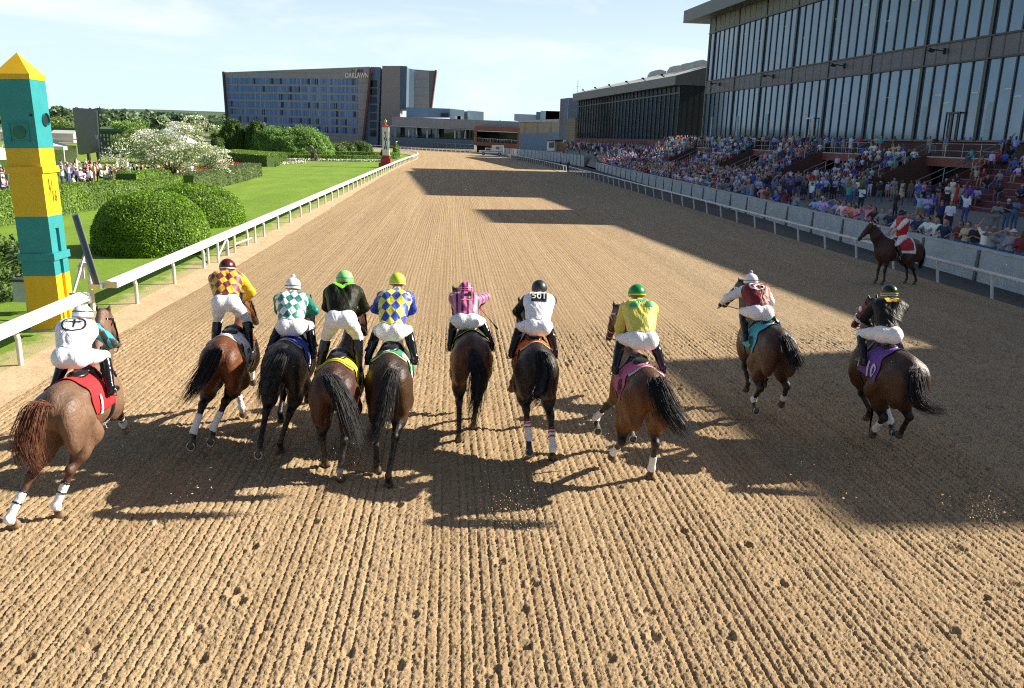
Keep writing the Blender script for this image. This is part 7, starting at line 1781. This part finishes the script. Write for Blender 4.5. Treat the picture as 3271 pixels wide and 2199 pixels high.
def named_people():
    W = 'leaning on the concrete wall'
    wl = [(2626, 'stand', 'light blue', 'jeans', 'cap', 'white', 'man in a light blue shirt and white cap behind the wall left of the filming teal shirt'), (2634, 'lean', 'lavender', 'jeans', 'short', 'grey', 'bald man in a lavender shirt leaning on the wall below the man in the white cap'),
      (2668, 'cam', 'royal blue', 'jeans', 'cap', 'royal blue', 'person in a bright blue shirt lifting both hands at the wall'), (2682, 'lean', 'beige', 'jeans', 'long', 'black', 'dark haired woman in cream leaning over the wall beside the bright blue shirt'),
      (2697, 'lean', 'white', 'jeans', 'cap', 'grey', 'man in white with a grey cap leaning on the wall under the filming teal shirt'), (2718, 'lean', 'coral', 'jeans', 'long', 'black', 'dark haired woman in coral leaning on the wall just before the horse ears'),
      (2740, 'lean', 'pink', 'jeans', 'long', 'blond', 'blond woman in pink at the wall left of the mounted rider'), (2775, 'cam', 'pink', 'jeans', 'long', 'brown', 'brown haired woman in pink shading her eyes at the wall behind the standing horse head'), (2798, 'lean', 'black', 'jeans', 'long', 'black', 'woman with long black hair and sunglasses behind the standing horse neck'),
      (2824, 'lean', 'grey', 'jeans', 'short', 'brown', 'person in grey with white sunglasses behind the standing horse mane'), (2849, 'lean', 'navy', 'jeans', 'cap', 'beige', 'person in navy with a beige cap at the mounted rider elbow'),
      (2917, 'lean', 'lavender', 'jeans', 'cap', 'grey', 'person in lavender at the wall right behind the red vest'), (2945, 'cam', 'teal', 'jeans', 'short', 'brown', 'person in pale teal lifting binoculars at the wall right of the red vest'), (2913, 'lean', 'black', 'jeans', 'long', 'black', 'dark haired woman in black low on the wall right of the red vest'),
      (2938, 'lean', 'navy', 'jeans', 'short', 'black', 'man in a navy polo leaning on the wall above the horse rump'), (2972, 'lean', 'white', 'jeans', 'long', 'brown', 'woman in white with brown hair bending over the wall'), (2997, 'lean', 'white', 'jeans', 'long', 'blond', 'blond woman in white bending over the wall beside a bald man'),
      (3021, 'lean', 'navy', 'jeans', 'short', 'grey', 'bald man in navy leaning sideways on the wall beside the blond woman'), (3066, 'hold', 'maroon', 'jeans', 'long', 'black', 'woman in maroon with sunglasses first of the right hand group at the wall'), (3090, 'hold', 'beige', 'jeans', 'long', 'black', 'dark haired woman in beige between maroon and black at the wall'),
      (3117, 'hold', 'black', 'jeans', 'short', 'black', 'man in black with sunglasses holding a cup at the wall'), (3150, 'raise', 'white', 'jeans', 'long', 'brown', 'brown haired woman at the wall lifting a phone high'), (3171, 'phone', 'grey', 'jeans', 'cap', 'grey', 'man in a grey shirt and cap photographing over the wall'),
      (3213, 'cam', 'denim blue', 'jeans', 'hat', 'beige', 'person in a beige hat raising both arms behind the wall near the picture edge'), (3233, 'hold', 'grey', 'jeans', 'hat', 'white', 'man in grey with a white bucket hat clapping at the wall'), (3264, 'hold', 'maroon', 'jeans', 'long', 'brown', 'person in maroon at the wall cut by the right picture edge')]
    for px, ps, sh, lg, hr, hc, lb in wl: add_person(wall_at(px, .36 if ps == 'lean' else .45), FT + R_.uniform(-.2, .2), ps, sh, lg, hr, hc, lb, pri=1)
    ap = [(2705, 668, 'cam', 'teal', 'jeans', 'short', 'brown', 'man in a teal shirt and jeans filming with both arms raised on the apron'), (2746, 678, 'phone', 'white', 'dark trousers', 'long', 'black', 'woman in a white top and black trousers right of the filming teal shirt'), (2856, 700, 'stand', 'black', 'dark trousers', 'short', 'black', 'man in a black suit and white shirt just behind the mounted rider'),
      (2930, 718, 'raise', 'light blue', 'khaki shorts', 'short', 'brown', 'man in a pale blue tee shading his eyes in the group of three'), (2953, 722, 'hold', 'lavender', 'jeans', 'short', 'brown', 'man in a lavender shirt in the middle of the group of three'), (2969, 716, 'hold', 'royal blue', 'navy shorts', 'short', 'brown', 'man in a blue polo on the right of the group of three'),
      (2995, 748, 'stand', 'navy', 'dark trousers', 'cap', 'red', 'man in navy with a red cap behind the wall'), (3024, 752, 'stand', 'white', 'dark trousers', 'short', 'brown', 'young man in a white shirt beside the red cap'), (3077, 718, 'raise', 'white', 'jeans', 'short', 'black', 'man in a loose white shirt and jeans standing alone on the open apron'),
      (3207, 742, 'hold', 'black', 'jeans', 'cap', 'white', 'man in black and jeans with a white cap at the right side of the apron'), (3234, 738, 'hold', 'denim blue', 'jeans', 'short', 'brown', 'man in a denim shirt and jeans holding a cup at the right side of the apron'), (3172, 752, 'bend', 'grey', 'grey trousers', 'short', 'grey', 'stooping man in grey in front of the denim shirt'),
      (2655, 636, 'stand', 'black', 'dark trousers', 'short', 'black', 'tall man all in black with his back turned on the apron'), (2612, 640, 'hold', 'white', 'khaki shorts', 'short', 'brown', 'man in a white tee and khaki shorts left of the man all in black'), (2588, 642, 'stand', 'white', 'red shorts', 'short', 'brown', 'person in a white vest and red shorts left of the khaki shorts'), (2565, 638, 'hold', 'grey', 'dark trousers', 'long', 'brown', 'woman in grey beside the white vest and red shorts'), (2538, 640, 'stand', 'black', 'jeans', 'short', 'black', 'person in black and jeans at the left end of the loose apron group'),
      (2775, 628, 'hold', 'black', 'white trousers', 'long', 'black', 'woman in a black top and white trousers behind the black trousers woman'), (2805, 625, 'stand', 'black', 'jeans', 'long', 'black', 'woman in black and jeans beside the white trousers'), (2747, 618, 'stand', 'white', 'dark trousers', 'short', 'brown', 'man in white with dark trousers before the steps, back turned'),
      (2832, 640, 'stand', 'lavender', 'khaki shorts', 'short', 'brown', 'boy in lavender at the step beside a bright blue tee'), (2852, 642, 'stand', 'light blue', 'khaki shorts', 'long', 'brown', 'child in a bright sky blue tee on the edge of the step')]
    for px, py, ps, sh, lg, hr, hc, lb in ap:
        z = .1
        for _ in range(6): q = G(px, py, z); z = apz(q.x, q.y)
        add_person(q, FT + R_.uniform(-.5, .5), ps, sh, lg, hr, hc, lb, pri=1, s=.82 if 'boy' in lb or 'child' in lb else 1.0)
    un = [(2908, 'stand', 'olive', 'grey trousers', 'short', 'brown', 'person in olive at the dark left side of the tunnel'), (2930, 'hold', 'light blue', 'jeans', 'long', 'blond', 'woman in light blue second in the tunnel row'), (2950, 'cross', 'pink', 'dark trousers', 'short', 'brown', 'man in a pink shirt in the tunnel row'), (2966, 'cross', 'navy', 'jeans', 'short', 'grey', 'white haired man in a navy jacket in the tunnel row'), (2998, 'cross', 'navy', 'khaki trousers', 'short', 'brown', 'man in navy with khaki trousers standing alone before the tunnel'), (3026, 'cross', 'white', 'dark trousers', 'short', 'black', 'man in a white shirt and black trousers before the tunnel'), (3048, 'stand', 'beige', 'white trousers', 'long', 'blond', 'blond woman with white trousers beside the red dress'), (3058, 'stand', 'red', 'dress', 'long', 'brown', 'woman in a red dress before the tunnel'), (3074, 'stand', 'grey', 'jeans', 'short', 'brown', 'person in grey right of the red dress'), (3094, 'raise', 'purple', 'white trousers', 'short', 'black', 'person in a purple top with an arm on the handrail')]
    for px, ps, sh, lg, hr, hc, lb in un:
        q = G(px, 400 + 1130 / 4.9 + (px - 2900) * .10, 1.0); q = Vector((q.x, q.y, .62)); q = FP(q.y, -8.5, .62); 
        # keep the sight line: slide along the plinth
        lo, hi = 40., 80.
        for _ in range(30):
            y = (lo + hi) / 2; v = FP(y, -8.4, 1.4) - Vector((0, 0, CAM_H)); x = 1635.5 + FPX * v.dot(Rv) / v.dot(Fv); lo, hi = (y, hi) if x > px else (lo, y)
        add_person(FP(y, -8.4, .62), FT + R_.uniform(-.3, .3), ps, sh, lg, hr, hc, lb, pri=1)
    pl = [(2972, 'stand', 'grey', 'grey trousers', 'short', 'brown', 'person in grey at the left end of the railing above the near tunnel'), (2991, 'hold', 'black', 'grey trousers', 'short', 'black', 'man in a dark shirt holding a white cup above the near tunnel'), (3024, 'stand', 'denim blue', 'khaki shorts', 'short', 'brown', 'man in a blue shirt with outstretched arm above the near tunnel'), (3207, 'cross', 'royal blue', 'dark trousers', 'short', 'black', 'person in blue, left of three at the far right of the upper railing'), (3227, 'hold', 'black', 'dress', 'long', 'black', 'woman in black, middle of three at the far right of the upper railing'), (3247, 'raise', 'light blue', 'jeans', 'short', 'brown', 'man in light blue, right of three at the far right of the upper railing')]
    for px, ps, sh, lg, hr, hc, lb in pl:
        lo, hi = 40., 90.
        for _ in range(30):
            y = (lo + hi) / 2; v = FP(y, -1.2, 5) - Vector((0, 0, CAM_H)); x = 1635.5 + FPX * v.dot(Rv) / v.dot(Fv); lo, hi = (y, hi) if x > px else (lo, y)
        add_person(FP(y, -1.3, 3.97), FT + R_.uniform(-.4, .4), ps, sh, lg, hr, hc, lb, pri=1)
    add_person(FP(63.1, -2.12, 3.53), rad(90), 'sit', 'teal', 'jeans', 'cap', 'black', 'man in a teal striped shirt sitting on the orange edge slab with legs hanging', pri=1)
    for px, py, ps, sh, lb in ((1790, 536, 'stand', 'grey', 'track hand standing at the outer rail left of the gap'), (1814, 553, 'stand', 'black', 'tall track hand in black standing on the sand side of the outer rail'), (1862, 520, 'stand', 'yellow', 'person in a yellow vest at the end of the concrete wall')):
        q = G(px, py, 0); add_person(q, FT, ps, sh, 'dark trousers', 'short', 'black', lb, pri=1)
named_people()
WSH = ['white'] * 7 + ['light blue'] * 6 + ['navy'] * 5 + ['black'] * 7 + ['grey'] * 5 + ['lavender'] * 4 + ['royal blue'] * 4 + ['red'] * 2 + ['maroon'] * 3 + ['teal'] * 2 + ['pink'] * 2 + ['beige'] * 4 + ['denim blue'] * 4 + ['olive'] * 2 + ['coral'] + ['purple'] + ['brown'] * 3
def rnd(zone, pos, poses, face=None, pri=0, bright=False):
    hr = R_.choice(['short'] * 5 + ['long'] * 4 + ['cap'] * 2 + ['hat'] * (2 if bright else 0) + ['short']); hc = R_.choice(['brown', 'black', 'brown', 'blond', 'grey']) if hr in ('short', 'long') else R_.choice(['white', 'black', 'navy', 'red', 'beige'])
    sh = R_.choice(WSH if not bright else ['white', 'pink', 'light blue', 'black', 'white', 'grey', 'white', 'beige', 'lavender', 'navy']); lg = R_.choice(['jeans'] * 5 + ['dark trousers'] * 3 + ['khaki trousers', 'khaki shorts', 'navy shorts', 'grey trousers', 'dress'])
    add_person(pos, (FT if face is None else face) + R_.uniform(-.5, .5), R_.choice(poses), sh, lg, hr, hc, None, zone, R_.uniform(.94, 1.05), pri=pri)
def random_people():
    # along the wall, thinning out towards the camera
    y = 41.0
    while y < 136:
        if y > 58 or R_.random() < .4: rnd('leaning on the concrete wall', (wallx(y) + R_.uniform(.34, .5), y, apz(wallx(y) + .4, y)), ['lean'] * 4 + ['hold', 'cam', 'phone'])
        y += R_.uniform(.45, .75) if y > 58 else R_.uniform(.7, 1.3)
    # standing crowd on the apron
    y = 57
    while y < 140:
        a, b = wallx(y) + .9, facx(y) - (9.2 if y < 132 else 3); d = min(1.0, .14 + max(0, y - 60) / 20.)
        x = a + R_.uniform(0, .6)
        while x < b:
            if R_.random() < d * (1.0 if x < b - 3 else .75): yy = y + R_.uniform(-.3, .3); rnd('standing on the apron', (x, yy, apz(x, yy)), ['stand', 'stand', 'hold', 'cross', 'walk', 'phone', 'akimbo'])
            x += R_.uniform(.65, 1.15)
        y += .92
    y = 141
    while y < 204:
        a, b = wallx(y) + .6, facx(y) - .6; x = a + R_.uniform(0, .8)
        while x < b: rnd('far away in front of the low grandstand', (x, y + R_.uniform(-.4, .4), apz(x, y)), ['stand', 'hold', 'walk']); x += R_.uniform(.75, 1.6)
        y += 1.5
    # seated on the steps
    dens = [0, .3, .4, .50, .68, .85, .97, .97]
    for (a, b, _), d in zip(TIERS, dens):
        if a < 20: continue
        for k in range(NROW):
            y = a + .5
            while y < b - .4:
                dd = d * (1.15 if k > 4 else (.75 if d < .6 else 1))
                if R_.random() < dd:
                    st = R_.random() < .16; o = -8.1 + k * ROWD + .38
                    rnd('on the red steps', tuple(FP(y, o + (0 if st else .16), row_z(k) - (0 if st else .04))), ['stand', 'hold'] if st else ['sit'])
                y += R_.uniform(.55, .8) if a > 60 else R_.uniform(.7, 1.4)
    # along the upper railing
    y = 70
    while y < 134:
        if R_.random() < (.45 if y < 80 else .85): rnd('behind the upper railing', tuple(FP(y, -1.5 + R_.uniform(-.2, .3), 3.97)), ['stand', 'hold', 'cross'])
        if y > 88 and R_.random() < .6: rnd('behind the upper railing', tuple(FP(y, -.6, 3.97)), ['stand', 'hold'])
        y += R_.uniform(.5, .9)
    for i in range(16): q = OBQ(1528 + i * 7.6, 458, -1.5 - R_.random() * 2); rnd('on the orange framed balcony', (q.x, q.y, q.z - .2), ['stand', 'hold'], face=rad(170))
    # infield crowd behind the long hedge
    for i in range(92):
        px = R_.uniform(196, 620) if i > 10 else R_.uniform(0, 60); base = G(px, R_.uniform(560, 622) if px > 190 else R_.uniform(605, 655), 0.0)
        if base.x > -21.5: continue
        rnd('in the infield behind the long hedge', (base.x, base.y, 0.02), ['sit', 'stand', 'hold', 'phone', 'stand', 'cam'], face=rad(-90 + 10), bright=True)
    for i in range(6): q = G(455 + i * 9, 545, 0); 
    for px in (745, 752): q = PY(px, 492, 132); rnd('beside the white marquee', (q.x, q.y, 0.02), ['stand'], face=rad(-60), bright=True)
random_people()
def build_people():
    def depth(p): return (p['pos'] - Vector((0, 0, CAM_H))).dot(Fv)
    ps = sorted(PEOPLE, key=lambda p: (0 if p['pri'] else 1, depth(p))); ind, rest = ps[:296], ps[296:]
    names = {'stand': 'standing', 'lean': 'bending forward', 'cam': 'with both hands raised to the eyes', 'phone': 'holding a phone up', 'raise': 'with one arm raised', 'cross': 'with folded arms', 'hold': 'with hands held in front', 'bend': 'stooping', 'sit': 'sitting', 'walk': 'walking', 'akimbo': 'with hands on hips'}
    cnt = {}
    for p in ind:
        V_, Q, T, me = person_mesh(p['pose'], p['hair'], {'khaki shorts': 'shorts', 'navy shorts': 'shorts', 'red shorts': 'shorts', 'dress': 'dress'}.get(p['legs'], 'trousers'), .026)
        o = link('person', me, None, p['pos'], p['face']); o.scale = (p['s'],) * 3
        hc = HAIRC.get(p['hc']) if p['hair'] in ('short', 'long') else SHIRTS.get(p['hc'], (.3, .3, .3)); j = lambda c: tuple(min(1, x * R_.uniform(1.2, 1.6)) for x in c)
        o['skin'] = p['skin']; o['shirt'] = j(SHIRTS[p['shirt']]); o['trousers'] = j(LEGS.get(p['legs'], (.1, .1, .1))); o['hair'] = hc or (.05, .03, .02); o['shoes'] = R_.choice([(.03, .03, .03), (.5, .5, .5), (.1, .06, .04)])
        hw = {'short': '%s haired' % p['hc'], 'long': 'long %s haired' % p['hc'], 'cap': '%s capped' % p['hc'], 'hat': '%s hatted' % p['hc']}[p['hair']]
        lb = p['label'] or '%s spectator in %s top%s %s %s' % (hw, p['shirt'], '' if p['pose'] == 'lean' else ' and ' + p['legs'] if p['legs'] != 'dress' else ' and dress', names[p['pose']], p['zone'])
        wds = lb.split(); 
        if len(wds) > 16: lb = '%s spectator in %s top %s %s' % (hw, p['shirt'], names[p['pose']], p['zone']); 
        if len(lb.split()) > 16: lb = '%s spectator in %s top %s' % (hw, p['shirt'], p['zone'])
        tag(o, lb, 'person', 'spectators ' + (p['zone'] or 'standing apart at the wall, apron and tunnel'))
    # everyone farther off reads as one mass
    VV, QQ, CC = [], [], []; b = 0
    for p in rest:
        V_, Q, T, _ = person_mesh(p['pose'], p['hair'], {'khaki shorts': 'shorts', 'navy shorts': 'shorts', 'red shorts': 'shorts', 'dress': 'dress'}.get(p['legs'], 'trousers'), .062)
        c, s = math.cos(p['face']), math.sin(p['face']); P = V_ * p['s']; W = np.stack([P[:, 0] * c - P[:, 1] * s + p['pos'].x, P[:, 0] * s + P[:, 1] * c + p['pos'].y, P[:, 2] + p['pos'].z], 1)
        hc = HAIRC.get(p['hc']) if p['hair'] in ('short', 'long') else SHIRTS.get(p['hc'], (.3, .3, .3))
        pal = np.minimum(.8, np.array([p['skin'], SHIRTS[p['shirt']], LEGS.get(p['legs'], (.1, .1, .1)), hc or (.05, .03, .02), (.05, .05, .05)]) * 1.5); VV.append(W); QQ.append(Q + b); CC.append(pal[T]); b += len(W)
    me = np_mesh('crowd', np.concatenate(VV), np.concatenate(QQ), [M['crowd']], col=np.concatenate(CC)); o = link('crowd', me); tag(o, 'dense far part of the crowd filling the apron, steps and balcony', 'crowd', kind='stuff')
    print('people', len(ind), len(rest))
build_people()

# ------------------------------------------------------------------ mounted outrider standing by the outer rail
def outrider():
    root = Vector((15.15, 27.2, 0)); rz = rad(96)
    pad = [clothmat('outrider_red', (.40, .02, .03)), clothmat('outrider_white', W_)]
    feet = [(-.36, .14, .93), (.36, .14, .93)]
    P = dict(rz=rz, hoofs=[(-.16, -.70, 0, 0), (.17, -.58, 0, 0), (-.14, .50, 0, 0), (.15, .58, 0, 0)], poll=(0, 1.12, 1.98), muzzle=(0, 1.50, 1.50), tail=[(0, -.93, 1.25), (0, -.98, 1.0), (0, -.97, .75), (.02, -.95, .5)], dz=-.04, feet=feet, sy=.0,
             cloth=dict(mats=pad, fn=lambda u, v: 1 if (u < .09 or v < .09 or v > .91 or u > .95) else 0, girth=plain('tan_girth', (.2, .1, .04))), mane=M['hair_black'], seed=77, tailw=.07, body=(.075, .026, .013), top=(.045, .018, .010), maneside=1)
    h, bvh, mz = horse('pony_horse', root, P, 'dark bay horse standing side on by the outer rail under a red pad')
    J = dict(hip=(0, -.08, 1.64), head=(0, .02, 2.40), feet=feet, hands=[(-.09, .36, 1.72), (.09, .36, 1.72)], muz=tuple(mz), gloves=False, look=(.15, 1, -.25), jockey=False, sleeve=.05, silk=sk('scarlet_vest', (.48, .015, .02)), sleeve_mat=sk('white_sleeve', W_), helmet=plain('navy_helmet', (.012, .02, .03), .3), gog=True, lowshirt=True, wide=1.12)
    rider('mounted_rider', root, J, 'mounted outrider in a red vest, white sleeves and dark helmet', rz=rz)
outrider()
def statue():
    p = G(1000, 515); root = Vector((p.x, p.y, 0)); rz = rad(68)
    P = dict(rz=rz, hoofs=[(-.2, -1.2, .9, 1), (.2, -.9, .8, 0), (-.15, 1.1, 1.2, 0), (.15, .9, 1.3, 0)], poll=(0, 1.35, 2.6), muzzle=(0, 1.8, 2.25), tail=[(0, -1.05, 2.2), (0, -1.3, 2.15), (0, -1.5, 2.05), (0, -1.7, 1.9)], dz=.75, mane=M['bronze'], seed=5, body=(.1, .08, .06))
    h, bvh, mz = horse('horse_statue', root, P, 'bronze statue of a galloping racehorse and jockey on a low brick plinth', vox=.03, cat='statue')
    J = dict(hip=(0, -.1, 2.55), head=(0, .55, 2.95), feet=[(-.34, .12, 1.85), (.34, .14, 1.85)], hands=[(-.1, .75, 2.5), (.1, .75, 2.5)], muz=tuple(mz), silk=M['bronze'], sleeve_mat=M['bronze'], brmat=M['bronze'], bootmat=M['bronze'], helmet=M['bronze'])
    r, _, _ = rider('bronze_rider', root, J, 'x', vox=.025, rz=rz); bpy.context.view_layer.update(); mw = r.matrix_world.copy(); r.parent = h; r.matrix_parent_inverse = h.matrix_world.inverted()
    for k in ('label', 'category'): del r[k]
    h.scale = (.82,) * 3
    def rec(o):
        for c in o.children:
            if c.type == 'MESH': c.data.materials.clear(); c.data.materials.append(M['bronze']); 
            if c.type == 'MESH': c.data.polygons.foreach_set('material_index', [0] * len(c.data.polygons))
            rec(c)
    rec(h)
    m = MB(); m.box(-.7, .7, -1.3, 1.3, 0, .7); m.box(-.12, .12, -.4, .4, .7, 1.6); m.build('plinth', M['brick'], h)
statue()

def kicked_sand():
    rr = random.Random(12); V = []; F = []
    zones = [((270, 925), 45, 40, 90), ((300, 960), 40, 30, 60), ((450, 1090), 70, 70, 60), ((1160, 1130), 60, 70, 170), ((1170, 1180), 50, 30, 60), ((1420, 880), 110, 110, 150), ((1240, 890), 70, 110, 90), ((1080, 900), 60, 90, 50), ((2250, 1150), 40, 50, 200), ((2150, 1100), 40, 60, 40), ((760, 1000), 120, 110, 90), ((590, 900), 120, 110, 50), ((1900, 1060), 160, 70, 60)]
    for (cx, cy), sx, sy, n in zones:
        for _ in range(int(n * 2.2)):
            px, py = rr.gauss(cx, sx * .6), rr.gauss(cy, sy * .6); z = abs(rr.gauss(0, .22)) + .03; q = G(px * 1.4027, py * 1.4027, z); r = rr.uniform(.006, .013) * (2.0 if rr.random() < .05 else 1)
            b = len(V); V += [tuple(q + Vector((rr.uniform(-1, 1), rr.uniform(-1, 1), rr.uniform(-1, 1))).normalized() * r) for _ in range(4)]; F += [(b, b + 1, b + 2), (b, b + 2, b + 3), (b, b + 3, b + 1), (b + 1, b + 3, b + 2)]
    me = np_mesh('kicked_up_sand', np.array(V), np.array(F), [M['clod']], smooth=False); o = link('kicked_up_sand', me); tag(o, 'loose grains of sand thrown up behind the hooves', 'sand', kind='stuff')
M['clod'] = plain('dry_clod', (.55, .42, .26), .9, .3, 20)
kicked_sand()
